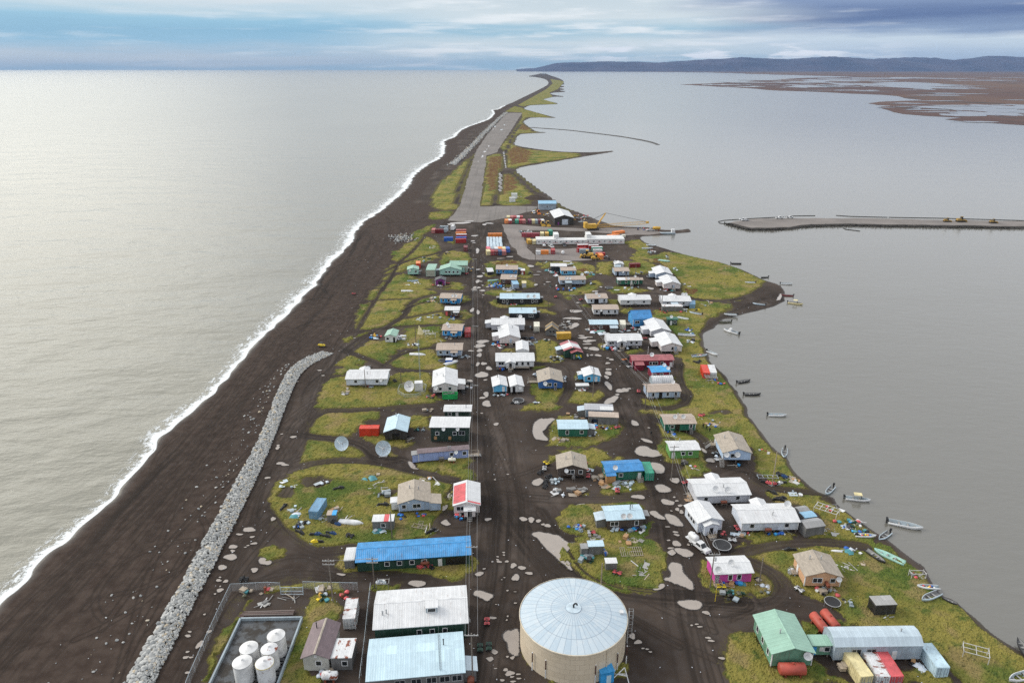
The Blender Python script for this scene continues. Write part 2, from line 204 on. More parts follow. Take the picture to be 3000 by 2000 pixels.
[[6.3,201.4],[8,205.7],[11.4,207.5],[14.2,207.5],[13.3,205.7],[11.2,201.4],[9.4,198.5],[9.5,195.1],[11.2,192.3],[10.2,191],[7.5,192.3],[6.7,196.2]],
[[57.1,188.1],[58.3,186],[58.1,184.4],[57.2,184.9]],
[[5.3,168.7],[7.1,170.5],[8.5,170.5],[8.7,168.7],[7.2,167],[5.8,167.4]],
[[39.5,193.2],[41,193.4],[42.7,192.1],[43.3,190.4],[41.4,191],[40.3,192.3]],
[[16.2,157],[17.4,158],[19.8,158.4],[17.4,157.4]],
[[-30.3,179.2],[-29.8,180],[-28.5,178.1],[-27.6,176],[-26.4,175.2],[-28.7,175.8]],
[[-17.9,150.7],[-16.7,151.5],[-16.1,149.9],[-15.3,149.3],[-16.5,148.7],[-17.8,149.5]],
[[-59.2,135.4],[-58.9,136.3],[-56.8,135.4],[-55.6,134.4],[-56.5,133.7],[-58.4,134]],
[[-40.2,130.8],[-38,130.6],[-37.6,130.1],[-38.5,129.8]],
[[30.9,217.7],[34.2,222.5],[37.1,223.9],[36.5,221.1],[33.6,217.7]],
[[25,294.4],[26.6,297.9],[28.6,300.2],[30.4,297.6],[28.5,295],[26.4,292.2],[25.2,291.6]],
[[119,399.2],[124,395.7],[129,389.8],[128.7,381.5],[130.3,376.8],[124.7,378.3],[120.9,384.8],[117.9,393.1]],
[[130.2,333],[132.5,336.2],[136.7,344.7],[136.5,342.1],[134.7,338.1],[133,334.3]]],
pe=[[40.8,138.2,1.9,1.6],[37.9,138.2,0.9,1],[39.7,141.5,0.8,1.2],[39.5,111.3,0.5,0.3],[39.9,110.5,0.6,0.3],[40.8,106,0.6,0.3],[38.6,114.3,0.5,0.2],[38.1,115,0.4,0.2],
[37,114.7,0.3,0.2],[40.9,118.3,0.7,0.5],[40.5,144.9,0.6,0.4],[40.4,146,0.6,0.4],[38.1,142.8,0.4,0.3],[37.9,139.8,0.7,0.3],[39,148.2,0.5,0.2],[24.3,111.7,0.6,0.7],
[25.2,110.1,0.7,0.5],[25.9,108.5,0.3,0.2],[26.7,108.3,0.3,0.2],[27.2,107.6,0.3,0.2],[42.5,141.1,0.4,0.3],[40.4,185.2,3.3,3.2],[41.9,176.3,2.1,2.6],[41.1,165.3,2,1.9],
[41.1,158.9,1.7,1.2],[45.4,169.6,1.1,1.6],[33.8,161.5,1.6,1],[2.9,151.5,0.9,0.8],[4.9,151.1,0.8,1],[6.7,150.7,0.6,0.7],[7.8,149.2,0.4,0.5],[8.9,148.7,0.7,0.7],
[58.1,180.4,1.1,1.4],[43.4,161.3,0.4,0.3],[43.7,159.6,0.5,0.3],[44.1,157.4,0.6,0.5],[43,155.7,0.6,0.6],[43.8,154.5,0.5,0.8],[41.3,155,0.3,0.2],[39.7,203.5,0.9,2.1],
[38.8,148.2,0.4,0.2],[40.5,146.1,0.5,0.3],[40.6,144.8,0.5,0.3],[38.1,142.8,0.4,0.2],[-17.7,156.6,0.7,1.5],[-16.7,161.7,0.5,1.8],[-70.8,187.5,0.6,0.8],[-71.1,189,0.5,0.5],
[-67.2,178.7,1.1,0.8],[-65.8,177.8,1.1,0.5],[-60.8,151.5,0.5,0.9],[-6.2,151.3,0.8,0.6],[-68,194.4,0.8,0.7],[-68.5,170.9,0.7,0.5],[-12.4,276.5,2.3,2],[-13.4,271.7,2.4,1.9],
[-13.2,266.6,1.1,1.5],[-13.1,261.7,1,1.8],[-13.3,252.4,0.7,1.7],[-11,252.9,0.9,1.5],[-8.9,248.3,1.2,1.5],[-11.4,242.1,2.1,2.7],[-15.5,236.8,1.1,0.9],[-17.6,375.9,1.3,2.3],
[-18.5,367,1,2.2],[-19.5,354.9,0.9,1.7],[-17.3,354.6,0.9,1.7],[-18.9,317.9,0.8,2.9],[-15.9,314.7,0.6,3.4],[-15.5,358.7,0.5,0.8],[-16.7,266.1,1.1,0.7],[-12.6,356.3,1,1.1],
[-11.4,303.2,0.5,0.6],[-16.2,232.3,0.6,0.5],[-65.4,147,1.6,0.8],[-67.1,145.1,0.7,0.4],[-66.9,140.3,0.9,0.8],[-66.4,138.8,0.5,0.4],[-66,136.5,1.4,1],[-66.6,132.8,0.9,0.9],
[-65.7,128.4,0.6,0.4],[-64,128.1,0.6,0.4],[-64.2,125.2,0.8,0.5],[-63.6,144.1,0.6,0.3],[-62.3,141.6,0.7,0.4],[-58.9,131.9,0.8,0.7],[-65.5,111.8,0.6,0.3],
[-62.1,109.5,0.5,1.1],[-61.7,112.9,0.4,0.5],[-63.5,106.2,0.6,0.3],[-61.6,102.5,0.4,0.3],[-62.5,106.2,0.4,0.2],[-63.8,107.6,0.4,0.2],[-63.5,140.8,0.4,0.2],
[-65.8,129.4,0.3,0.2],[-64.6,126.4,0.2,0.2],[-64.8,124,0.3,0.2],[-64.6,117.8,0.3,0.2],[-65.6,112.9,0.4,0.2],[0.8,129.3,0.7,1.2],[2.3,132.6,0.8,0.7],[0.3,133.5,0.6,0.9],
[3.9,130.8,0.9,0.4],[-8.1,130.2,0.3,0.2],[-1.1,116.2,0.2,0.2],[-0.9,117.3,0.2,0.2],[0.7,121.2,0.3,0.2],[-3.4,120.8,0.2,0.1],[-1,125.1,0.3,0.2],[0.7,124.7,0.3,0.1],
[-0.9,106.4,0.3,0.2],[0.1,106.1,0.4,0.4],[-1.2,103.2,0.5,0.3],[-0.4,102.3,0.9,0.5],[1.2,102.1,0.4,0.2],[0,101.5,0.4,0.2],[1.3,101.1,0.4,0.2],[-1.8,100.7,0.5,0.2],
[0.2,100.4,0.5,0.2],[-2,138.2,0.4,0.2],[-1.9,137.2,0.3,0.2],[-3.4,136.6,0.3,0.2],[-3,134.8,0.6,0.4],[-6.4,132.3,0.4,0.2],[-3.4,135.6,0.3,0.2],[-4.6,134.8,0.2,0.3],
[-1.2,134.9,0.5,0.3],[-1.7,129.3,0.3,0.1],[-2.3,128.6,0.2,0.1],[29.3,316.1,2.3,1.8],[27.9,306.1,2.8,1.7],[37.2,253.3,1,0.8],[36.3,243.6,1.3,1.6],[35.2,240,0.8,1.4],
[34.9,232.7,1,3.4],[39,228.2,1.9,1.6],[33.4,268.4,1.8,2.4],[34.4,261.3,1.2,1.1],[-8.7,217.4,1.5,2.2],[-9.1,225.3,0.8,2.2],[32.2,277.3,2.2,1.4],[30.3,280.9,2.2,1],
[33,281.9,1.5,0.8],[33.3,277.8,1.8,1],[29.8,283.5,1.5,0.6],[31.4,273.8,1.8,0.6],[30.3,269.3,1.1,0.8],[30.2,261.3,0.4,1.3],[31.8,261.6,0.6,0.7],[37.9,258.6,0.6,0.5],
[46.7,355.9,0.6,0.9],[19.3,365.1,1.1,0.8],[12.6,359.9,1,1.6],[42.7,348.2,2,0.9],[37,225,0.8,0.6],[42,230,0.8,0.4],[40.4,229.3,1.2,1],[36.8,247.3,1.3,0.7],
[23.9,305.9,0.8,0.6],[94.9,426.1,2.9,4],[94.5,414.6,3.3,4.2],[72.2,353.2,1.4,2],[30.8,316.1,2.4,1.6],[28.1,306,4,1.3],[49.6,381.9,0.9,1.3],[46.6,355.8,0.6,1.1],
[92.4,418.4,1.4,1.9],[-38,519.9,7.7,3],[-45,515.7,3,2.1],[-31.9,526.2,3.9,1.7],[-20.2,514.6,1.7,2.5],[-16.5,518.8,2.6,2.1],[-21.7,434.3,0.9,6.1],[-25.6,477.1,2.4,1.8],
[-26,461.4,1.5,1.4],[-25,456.4,1.1,1],[-17.7,375.9,1.3,2.3],[-18.5,365.7,0.8,2.5],[-16.7,366.3,0.6,0.9],[-17.4,354.9,0.8,1.5],[-19.7,354.9,0.7,1.1],[-15.9,382.4,0.7,1.2],
[-6.8,415.4,2.8,0.8],[-1.2,419.6,2.5,0.8],[-19.3,390.4,1.3,1.2],[10.8,397.6,2.2,2.1],[15.1,385.9,1.3,0.6],[13.6,379.3,1.6,0.6],[12.5,359.7,0.9,1.1],[19.4,365.1,1.2,0.9],
[17.2,360.7,0.6,0.5],[-16,382.6,0.7,1.1],[-17.7,376.2,1.3,2.3],[32.2,329.4,0.7,0.9],[-37.3,999.3,1.7,9.9],[-38.4,943.8,1.2,12.4],[-34.2,1072.5,1.1,9],[-19.2,1370.2,2.9,14.5],
[-15.3,1486.9,1.6,12.7],[-33.4,1445.9,2.1,16.1],[-35.6,1029.4,0.9,5.2],[-41.6,890,0.6,3.9],[-35.5,1379.2,1.2,7.3],[-13.4,782.8,1.2,3.1],[-12.5,772.5,1.8,3],
[-11.7,762.4,1.6,2.9],[-12.9,752.6,1.4,2.9],[-12.1,743.1,1.2,2.8],[-11.3,733.8,1.8,2.7],[-12.4,724.7,1.6,2.7],[-11.7,715.8,1.4,2.6],[-10.9,707.1,1.2,2.5],
[-12,698.6,1.1,2.5],[-11.3,690.3,1.6,2.4],[-10.5,682.2,1.4,2.4],[-11.6,674.3,1.3,2.3],[-10.9,666.5,1.1,2.3],[-11.4,989.6,1.1,4.8],[-10.9,969.9,1.1,4.6],
[-10.3,950.9,1,4.5],[-9.8,932.6,1,4.3],[-9.4,914.9,1,4.1],[-8.9,897.9,1,4],[-8.5,881.5,0.9,3.9],[-8.1,865.7,0.9,3.7],[-7.6,850.3,0.9,3.6],[-7.2,835.5,0.9,3.5]],
rd=[[15,
1,
[-6,92.6],
[-5.1,100.1],
[-4.2,112.9],
[-1.6,140.5],
[-2.9,170.8],
[-8,213.2],
[-11.5,276.9],
[-16.8,350.3],
[-22.3,430.1],
[-21.5,489],
[-15.6,537.2],
[-14.3,595.1]],
[9,
0.9,
[36,96.2],
[35.5,112.9],
[37.5,128.4],
[40.6,154.5],
[41.9,180],
[43.3,218.4],
[40.5,258.1],
[37.7,307.4],
[33.5,350.3],
[27.2,390.1],
[21.2,430.1]],
[7,
0.9,
[-61.7,96.9],
[-64.2,119.2],
[-65.2,142.9],
[-69.3,168],
[-72.4,198.2],
[-75.5,234.6],
[-69.8,250.8],
[-68.1,273.9],
[-61.1,295.1],
[-49.8,326.1],
[-37.9,333],
[-21.2,343.8]],
[5,
0.8,
[-59.6,115.9],
[-59.3,124],
[-54.5,128.3],
[-47.6,129.7],
[-40.1,129.3],
[-32.8,129.7],
[-19.1,128.6]],
[5,
0.8,
[-63.8,154.5],
[-55.6,144],
[-48.9,139],
[-44.7,137.8],
[-38.7,139.8]],
[5,
0.8,
[-59.2,127.9],
[-56,133.1],
[-49.3,135.8],
[-43.1,131.6],
[-40.1,129.3]],
[9,
0.9,
[7,154.5],
[9.5,147.5],
[11.8,141.1],
[15.3,130.8],
[21.6,125.8],
[30.8,123.7],
[40.1,123],
[49.1,121.3]],
[7,
0.9,
[-1.9,154.5],
[3.5,143.2],
[8.3,133.1],
[11.8,129.3]],
[4,
0.8,
[-69,171.4],
[-64.6,174.5],
[-57.6,179.2],
[-46.8,180.8],
[-35.1,178.1],
[-23.4,172.4],
[-15,168.5],
[-9.7,167.5]],
[4,
0.8,
[-78.2,199.7],
[-68.7,198.4],
[-64,194.7],
[-54.2,193.4],
[-46,191.1],
[-41,183],
[-39.6,179.7],
[-35.2,178.7],
[-31.3,180.8],
[-29.8,175.5]],
[5,
0.8,
[-16.4,153.2],
[-19,149.9],
[-17,146.7],
[-11.1,146.7],
[-6.5,151.1],
[-5.5,159.6],
[-7.5,167.5]],
[4,
0.8,
[-63.5,178.7],
[-67.3,212.2],
[-52.9,212.8],
[-35.6,215.1],
[-24.1,217.4],
[-13.9,222.2]],
[3.5,
0.8,
[-72.8,270.9],
[-63.1,262.3],
[-55,256],
[-48.5,249.9],
[-43.3,246.6],
[-30.3,245.3],
[-16.8,246.6]],
[3.5,
0.8,
[-68.3,195.3],
[-66.1,195.3],
[-57,193.7],
[-45.2,188.8],
[-41.3,182.1],
[-32.1,180.6]],
[3.5,
0.8,
[-65.7,263.8],
[-60.2,283.8],
[-52,303.4],
[-49.4,312],
[-49.8,328],
[-45.4,337.8],
[-36.5,344.2],
[-21,345.5]],
[2.5,
0.7,
[-67.6,291.4],
[-68.3,314.2],
[-67.7,332.8],
[-67.2,356.3],
[-66,373.7],
[-65.7,382.9]],
[3,
0.8,
[-66,288.5],
[-55.2,293.3],
[-45.5,296.3],
[-32,297.3],
[-17.6,295.3]],
[2,
0.8,
[-71.5,332.8],
[-61.9,334.1],
[-50.9,335.9]],
[2,
0.7,
[-48.6,306.6],
[-43.8,309.8],
[-32.1,317.5]],
[3,
0.8,
[-49.3,250.5],
[-47.8,255.8],
[-42.9,265.4],
[-31.1,270.4]],
[2.5,
0.8,
[-67,349.8],
[-66.6,381.8],
[-67,405.9],
[-62.4,428.3],
[-59,480.7]],
[2.5,
0.8,
[-72.7,383],
[-63.4,409.9],
[-45.9,428.3],
[-34.7,443.5],
[-27.5,446.7]],
[5,
0.8,
[8.1,296.7],
[16.8,317.4],
[22.9,285.6],
[28.5,265.5],
[34.5,256.4],
[45.3,259.9]],
[4,
0.8,
[7,346.6],
[18.2,346.6],
[24.3,337.8],
[31.4,318.6],
[33.3,296.7]],
[4,
0.8,
[-17,334.9],
[-8,318.6],
[4.5,321.3],
[17,321.3]],
[4,
0.8,
[8.7,252],
[17.2,252.8],
[21.9,247.7],
[20.4,228.2],
[16.6,217.7]],
[6,
0.9,
[7.9,187],
[18.5,188.6],
[29.2,189.7],
[35.3,195.1],
[39,200.9]],
[5,
0.8,
[4.7,161.5],
[11.6,160.7],
[20.9,160.2],
[30.2,160.7],
[37.7,163.6]],
[6,
0.8,
[0,148],
[6.5,146.2],
[17,143.4],
[25.5,143.4],
[35.4,145.5]],
[4,
0.8,
[42.3,215.7],
[52,213.7],
[59.3,217.7],
[62.5,226],
[61,233.4],
[63,245.2],
[65.5,253.7]],
[4,
0.8,
[46.1,206.2],
[59.1,195.6],
[59.1,189],
[58.1,181.3],
[61.9,176.4],
[68.7,174.1],
[69.6,169.5]],
[4,
0.8,
[55.5,172.1],
[66.9,177.2],
[68.5,170.2],
[70.6,165.9],
[77.1,164.2],
[83.8,163.3]],
[4,
0.8,
[48.5,137],
[55,138.3],
[62,140.6],
[69.8,141.9],
[77.3,142.2],
[84.8,140.2]],
[5,
0.8,
[43.1,119.1],
[50.5,120.7],
[53.9,119.7],
[58,122.3],
[60.5,125.8],
[59.8,130.8],
[55.7,134.2]],
[6,
0.8,
[46.7,115.9],
[54.9,120],
[61.9,120],
[67.9,117.8],
[70.9,115.9]],
[4,
0.8,
[69.6,344.7],
[87.7,336.8],
[101.6,330.5],
[119.8,339.4],
[133.7,357.2]],
[3,
0.8,
[83.6,289.4],
[92.6,303.9],
[105.4,317.3],
[126.8,336.8]],
[7,
0.6,
[-4.5,424],
[-0.6,458.1],
[-5.3,506.4],
[-10.1,520]],
[5,
0.7,
[3.3,411.6],
[26.1,410.1],
[60.6,411.6]],
[6,
0.6,
[13.2,506.4],
[36.1,504.2],
[67.8,499.9],
[94.8,497.7]],
[5,
1.1,
[-104,105.1],
[-103.2,122.5],
[-102.1,138.8],
[-100.7,158.6],
[-100.5,189.9],
[-100.6,225.4],
[-99.6,259.6],
[-96.4,303.8],
[-96.8,363.3],
[-99.6,419.4],
[-107.8,500.7]],
[4,
0.9,
[-100,104.2],
[-99.2,121.4],
[-97.9,137.4],
[-96.5,157],
[-96.1,187.7],
[-96,222.6],
[-94.8,256],
[-91.4,299.1],
[-91.5,356.9],
[-93.9,411],
[-101.5,489.2]],
[3,
0.8,
[-96.5,103.5],
[-95.6,120.5],
[-94.4,136.3],
[-92.7,155.6],
[-92.2,185.9],
[-92,220.2],
[-90.7,252.9],
[-87.2,295.1],
[-86.9,351.4],
[-89.1,403.9],
[-96.1,479.5]],
[5,
0.5,
[-92.2,102.5],
[-91.2,119.3],
[-89.8,134.9],
[-88.1,153.9],
[-87.4,183.6],
[-86.9,217.1],
[-85.5,249.1],
[-81.7,290.1],
[-81.2,344.5],
[-83,395.2],
[-89.5,467.5]],
[6,
0.4,
[-87.8,101.6],
[-86.7,118.2],
[-85.2,133.5],
[-83.4,152.2],
[-82.6,181.3],
[-81.9,214.1],
[-80.4,245.3],
[-76.6,285.2],
[-75.7,337.9],
[-77.3,386.8],
[-83.2,456.1]],
[2,
1,
[-105,306.7],
[-104.6,321.7],
[-98.7,324.3],
[-99.6,343.7],
[-104.8,382.3],
[-102.5,397],
[-99.1,408.7],
[-91.4,410.7],
[-84.8,408.7]],
[2,
1,
[-97.8,292.9],
[-102,302],
[-104.3,332.4],
[-95.5,338],
[-88.7,338],
[-99.3,352.7],
[-105,372],
[-104.6,389.6]],
[2,
0.9,
[-106.2,264.7],
[-102.4,272.3],
[-98,288.6],
[-91.2,302],
[-81.9,309.1],
[-72.4,309.1]],
[3,
-0.9,
[-70.7,261.1],
[-76.1,297.4],
[-77.5,321.7],
[-76.7,375.4],
[-72.6,408.7]],
[3,
-0.8,
[-72.9,264.7],
[-73.9,284.4],
[-82.5,311.6],
[-90.5,349.7]],
[2,
1,
[-68.8,264.7],
[-64.6,278.2],
[-60.7,288.6]],
[3,
0.9,
[-98.7,421],
[-102.8,467.4],
[-104.3,511.8],
[-94.6,521],
[-63.1,524.1]],
[2,
1,
[-98,103.6],
[-97.5,107.7],
[-94.5,109.1],
[-91.7,110.5],
[-88.3,109.9],
[-85.5,108]],
[2,
1,
[-90.4,118.1],
[-90.9,120.7],
[-89.3,122],
[-86.1,122.7]],
[2,
0.8,
[-100.1,121.7],
[-97.7,124.4],
[-99.9,132.3],
[-97.9,135.4],
[-93.5,134.2]],
[7,
-0.7,
[-85.4,100.1],
[-84.9,109.9],
[-84.8,122.3],
[-84.7,137],
[-84.9,152.1]],
[5,
-0.5,
[-92.5,100.1],
[-94.1,114.4],
[-94.3,131.2],
[-94.9,149.8]],
[3,
0.9,
[-47,601.3],
[-51.5,705.1],
[-50.6,821.2],
[-52.2,935.1]],
[4,
0.8,
[-14.8,590.3],
[-14.9,624.4],
[-12.1,658],
[-12.2,759],
[-12.8,801.5],
[-2.4,808],
[7.5,742],
[18.7,671.5],
[27.2,645]],
[3,
0.8,
[-7.4,834.8],
[-9.7,980.1],
[-17.5,1039.9]],
[3,
0.8,
[-9.7,980.1],
[-4.3,1095.3],
[1.8,1285.7],
[18.1,1508.3]]],
run=[[-13.4,1902.1],[26.8,1902.1],[-18.2,1045.2],[-20.4,989.6],[-33.1,952.6],[-30.5,808],[-27.1,586.7],[-16,586.7],[-13.5,590.3],[21.6,586.7],[15.9,566.1],[-3.4,540.6],
[-23.7,522.8],[-48.8,528.6],[-44.7,569.4],[-43.6,605],[-47,788.9],[-49.6,975.4],[-49.5,1029.4],[-42.1,1285.7]],
pad=[[-7.2,513.1],[5.4,514.2],[27,505.3],[51.7,498.8],[68.1,502],[97.7,500.9],[102,492.4],[106.7,489.3],[93.8,479.2],[77.9,479.2],[53.1,489.3],[28.8,495.6],
[5.3,495.6],[7.3,477.2],[9.5,458.1],[9.2,440.5],[14.8,424],[15.3,440.5],[41.4,442.2],[42.2,424],[42.1,414.6],[59.9,412.4],[14.7,410.1],[10.2,411.6],[3.4,425.6],
[-1.9,458.1],[-4.6,485.2]],
revl=[[-72.4,93.2],[-72.8,100.1],[-73.5,119.2],[-74.8,137.9],[-76.9,165.9],[-78.4,195.3],[-85,234.6],[-84.5,255.1],[-77.9,266.1]],
revr=[[-66.2,93.2],[-65.9,100.1],[-67.4,117.9],[-68.1,134.8],[-69.8,159.6],[-72,184.6],[-76.1,215.1],[-79.6,246.6],[-71.1,263.3]],
rip=[[-71.01,859.76],[-67.02,901.92],[-61.09,1019.2],[-52.69,1210.81],[-40.05,1466.14],[-28.3,1703.32],[-13.55,1919.25]],
pile=[-73.4,468.28],
spit=[[37.13,1430.16],[71.29,1396.91],[106.47,1365.12],[136.68,1312.75],[167.07,1264.15],[190.24,1218.91],[207.58,1170.9],[217.8,1131.79],[219.7,1095.13]],
caus=[[158.26,516.76],[164.19,523.54],[175.91,530.49],[189.13,533.14],[203.62,534.03],[230.6,534.92],[257.66,535.82],[308.2,530.49],[381.24,522.68],[470.13,513.43],
[451.28,491.19],[366.78,501.29],[311.47,505.28],[246.2,510.14],[219.71,507.7],[210.31,505.28],[198.15,499.71],[186.78,495.8],[168.55,495.8],[163.1,505.28]],
boom=[[[158.74,518.44],[154.25,520.98],[154.85,526.99],[160.28,531.37],[171.94,534.92],[183.75,538.51],[210.19,544.91]],
[[211.45,544.91],[219.71,548.63],[236.46,549.57]],
[[253.27,550.51],[262.55,546.77],[289.74,543.07]],
[[290.65,543.07],[330.93,539.42],[386.52,530.49]],
[[238.62,504.47],[238.21,499.71],[245.86,493.48]]],
tun=[[1379,28832],[4049,22321],[5233,19967],[4615,13068],[4609,10142],[3302,8599],[2266,6999],[1673,5899],[1176,5214],[1307,4771],[1371,4152],[1352,3799],[1507,3614],
[1560,3293],[1578,3066],[1479,2694],[1313,2568],[1155,2454],[1130,2325],[1154,2253],[1065,2165],[994,1935],[996,1792],[1046,1721],[972,1669],[1000,1549],
[1037,1485],[1216,1381]],
pnd=[[[2564,5899],[2351,5753],[2229,5678],[2164,5519],[2055,5343],[1933,5294],[1835,5319],[1728,5330],[1653,5409],[1701,5605],[1800,5782],[1787,5899],[1723,6105],
[1794,6374],[1980,6480],[2128,6459],[2250,6506],[2377,6545],[2438,6441],[2477,6330],[2600,6282],[2685,6137]],
[[3549,6999],[3338,6852],[3194,6765],[3097,6647],[2978,6556],[2866,6543],[2747,6513],[2578,6449],[2464,6505],[2535,6710],[2682,6893],[2700,6999],[2653,7158],
[2723,7362],[2889,7481],[3049,7555],[3212,7641],[3334,7600],[3335,7414],[3344,7301],[3501,7298],[3641,7203]],
[[3032,5214],[2949,5049],[2800,4915],[2660,4767],[2487,4609],[2315,4592],[2256,4752],[2242,4879],[2089,4852],[1882,4858],[1846,5014],[1975,5214],[2099,5390],
[2222,5574],[2410,5679],[2576,5668],[2732,5758],[3022,6011],[3301,6080],[3263,5799],[3068,5502],[3010,5351]],
[[2791,4771],[2788,4674],[2744,4537],[2627,4444],[2511,4411],[2401,4374],[2300,4365],[2274,4452],[2306,4564],[2257,4602],[2132,4642],[2114,4771],[2256,4905],
[2411,4972],[2513,5049],[2623,5148],[2731,5173],[2820,5161],[2961,5204],[3110,5205],[3078,5051],[2899,4870]],
[[2671,4312],[2605,4254],[2554,4200],[2490,4164],[2433,4165],[2387,4159],[2308,4105],[2215,4074],[2194,4125],[2249,4212],[2285,4268],[2277,4312],[2293,4371],
[2349,4425],[2409,4478],[2483,4551],[2566,4580],[2594,4515],[2581,4441],[2622,4434],[2710,4438],[2732,4386]],
[[2045,4576],[2016,4508],[1929,4474],[1863,4466],[1820,4437],[1768,4403],[1720,4405],[1677,4417],[1616,4420],[1568,4450],[1598,4520],[1674,4576],[1703,4612],
[1696,4676],[1729,4752],[1799,4781],[1861,4775],[1918,4776],[1966,4759],[1967,4700],[1955,4650],[1995,4625]],
[[1528,2143],[1551,2096],[1509,2043],[1429,2027],[1368,2034],[1320,2024],[1268,2014],[1234,2028],[1208,2048],[1154,2059],[1112,2091],[1154,2143],[1247,2178],
[1299,2198],[1324,2247],[1381,2306],[1452,2321],[1506,2307],[1562,2299],[1597,2272],[1565,2217],[1517,2172]],
[[1368,1902],[1383,1874],[1356,1847],[1308,1836],[1270,1833],[1236,1825],[1207,1827],[1193,1843],[1174,1850],[1129,1852],[1101,1871],[1133,1902],[1190,1921],
[1218,1935],[1236,1961],[1271,1984],[1310,1989],[1348,1992],[1392,1996],[1412,1977],[1383,1941],[1354,1917]],
[[1179,1822],[1185,1808],[1178,1790],[1150,1782],[1126,1788],[1112,1790],[1092,1782],[1071,1779],[1060,1787],[1052,1797],[1042,1807],[1048,1822],[1075,1834],
[1098,1839],[1106,1850],[1122,1872],[1148,1882],[1166,1873],[1175,1862],[1187,1856],[1192,1846],[1183,1833]],
[[1030,1572],[1035,1566],[1037,1557],[1023,1551],[1006,1550],[991,1550],[977,1549],[968,1553],[966,1559],[957,1561],[939,1564],[932,1572],[949,1579],[971,1582],
[981,1585],[991,1592],[1005,1595],[1019,1594],[1034,1594],[1051,1593],[1054,1586],[1040,1577]],
[[2675,7223],[2620,7108],[2535,7033],[2466,6969],[2398,6913],[2340,6928],[2307,6976],[2246,6957],[2142,6917],[2092,6980],[2152,7119],[2236,7223],[2266,7303],
[2291,7408],[2353,7494],[2425,7544],[2508,7623],[2605,7682],[2643,7597],[2597,7434],[2577,7349],[2637,7314]],
[[5650,8599],[5354,8455],[5112,8338],[4867,8230],[4544,8207],[4281,8253],[4028,8212],[3596,8104],[3202,8126],[3204,8309],[3437,8486],[3477,8599],[3411,8732],
[3551,8869],[3819,8970],[4085,9110],[4467,9256],[4844,9206],[4927,8983],[4948,8848],[5284,8837],[5674,8764]],
[[4746,6999],[4677,6928],[4617,6849],[4528,6761],[4407,6737],[4334,6796],[4293,6834],[4183,6794],[4042,6771],[4004,6832],[4061,6923],[4109,6999],[4158,7075],
[4259,7130],[4360,7150],[4440,7207],[4571,7320],[4720,7364],[4751,7273],[4700,7162],[4712,7112],[4764,7069]],
[[1903,3864],[1869,3842],[1846,3822],[1816,3805],[1781,3804],[1753,3805],[1716,3787],[1663,3771],[1636,3788],[1656,3824],[1676,3848],[1668,3864],[1664,3887],
[1687,3909],[1717,3927],[1749,3951],[1792,3965],[1822,3946],[1825,3916],[1844,3908],[1894,3910],[1924,3893]],
[[1594,2325],[1594,2317],[1595,2305],[1579,2296],[1554,2297],[1539,2303],[1526,2302],[1506,2299],[1491,2301],[1485,2309],[1479,2316],[1475,2325],[1491,2334],
[1516,2337],[1531,2340],[1540,2350],[1560,2362],[1581,2361],[1590,2352],[1598,2346],[1606,2340],[1604,2332]],
[[1682,5214],[1663,5171],[1595,5149],[1544,5139],[1511,5118],[1470,5102],[1430,5108],[1390,5112],[1330,5108],[1285,5130],[1309,5178],[1365,5214],[1379,5239],
[1365,5280],[1387,5323],[1441,5339],[1492,5343],[1544,5349],[1584,5333],[1588,5290],[1587,5260],[1632,5246]],
[[1563,4671],[1568,4640],[1549,4608],[1518,4586],[1487,4558],[1446,4532],[1411,4543],[1404,4588],[1402,4614],[1364,4616],[1322,4632],[1326,4671],[1361,4706],
[1389,4735],[1418,4763],[1455,4770],[1484,4761],[1516,4773],[1571,4802],[1615,4793],[1603,4742],[1569,4698]],
[[1251,2025],[1262,2015],[1253,2005],[1225,2002],[1203,2005],[1189,2003],[1171,1998],[1153,1998],[1142,2003],[1128,2008],[1117,2015],[1127,2025],[1152,2031],
[1166,2035],[1168,2045],[1181,2057],[1204,2059],[1221,2054],[1234,2049],[1248,2046],[1251,2039],[1246,2031]]],
tank=[12.02,110],
ft=[[-45.73,
107.22,
1.67,
'rear white fuel tank with a clean cone top'],
[-49.95,
104.12,
1.67,
'white fuel tank at the left rear of the group of five'],
[-45.98,
103.85,
1.53,
'white fuel tank with an orange rust spot on its roof'],
[-49.95,
100.64,
1.73,
'white fuel tank nearest the left wall of the pit'],
[-45.75,
100.44,
1.63,
'white fuel tank streaked with yellow rust on its side']],
pit=[[-56.23,115.8],[-43.58,116.12],[-43.37,109.48],[-43.3,99.14],[-43.45,92.47],[-56.68,92.47],[-55.89,99.14],[-56.03,106.95]],
fen=[[[-59.57,95.66],[-60.07,100.08],[-60.63,107.96],[-61.14,115.9],[-61.5,124.8]],
[[-61.5,124.8],[-58.71,125.01],[-56.15,125.22],[-53.56,125.36],[-50.86,125.15]],
[[-45.96,125.6],[-43.3,125.5],[-40.39,125.36],[-37.74,125.29],[-34.85,125.22],[-33.88,125.15]],
[[-30.99,125.08],[-30.15,117.46],[-29.26,109.94],[-28.72,104.41],[-28.21,99.28]]],
gate=[[-50.3,123.7],[-47.93,123.7],[-45.44,123.7]],
posts=[[3.84,103.1],[6.29,101.29],[8.78,100.73],[11.15,100.23],[13.4,99.98],[15.49,100.13],[18.09,103.36],[19.97,102.97],[21.97,104.68]],
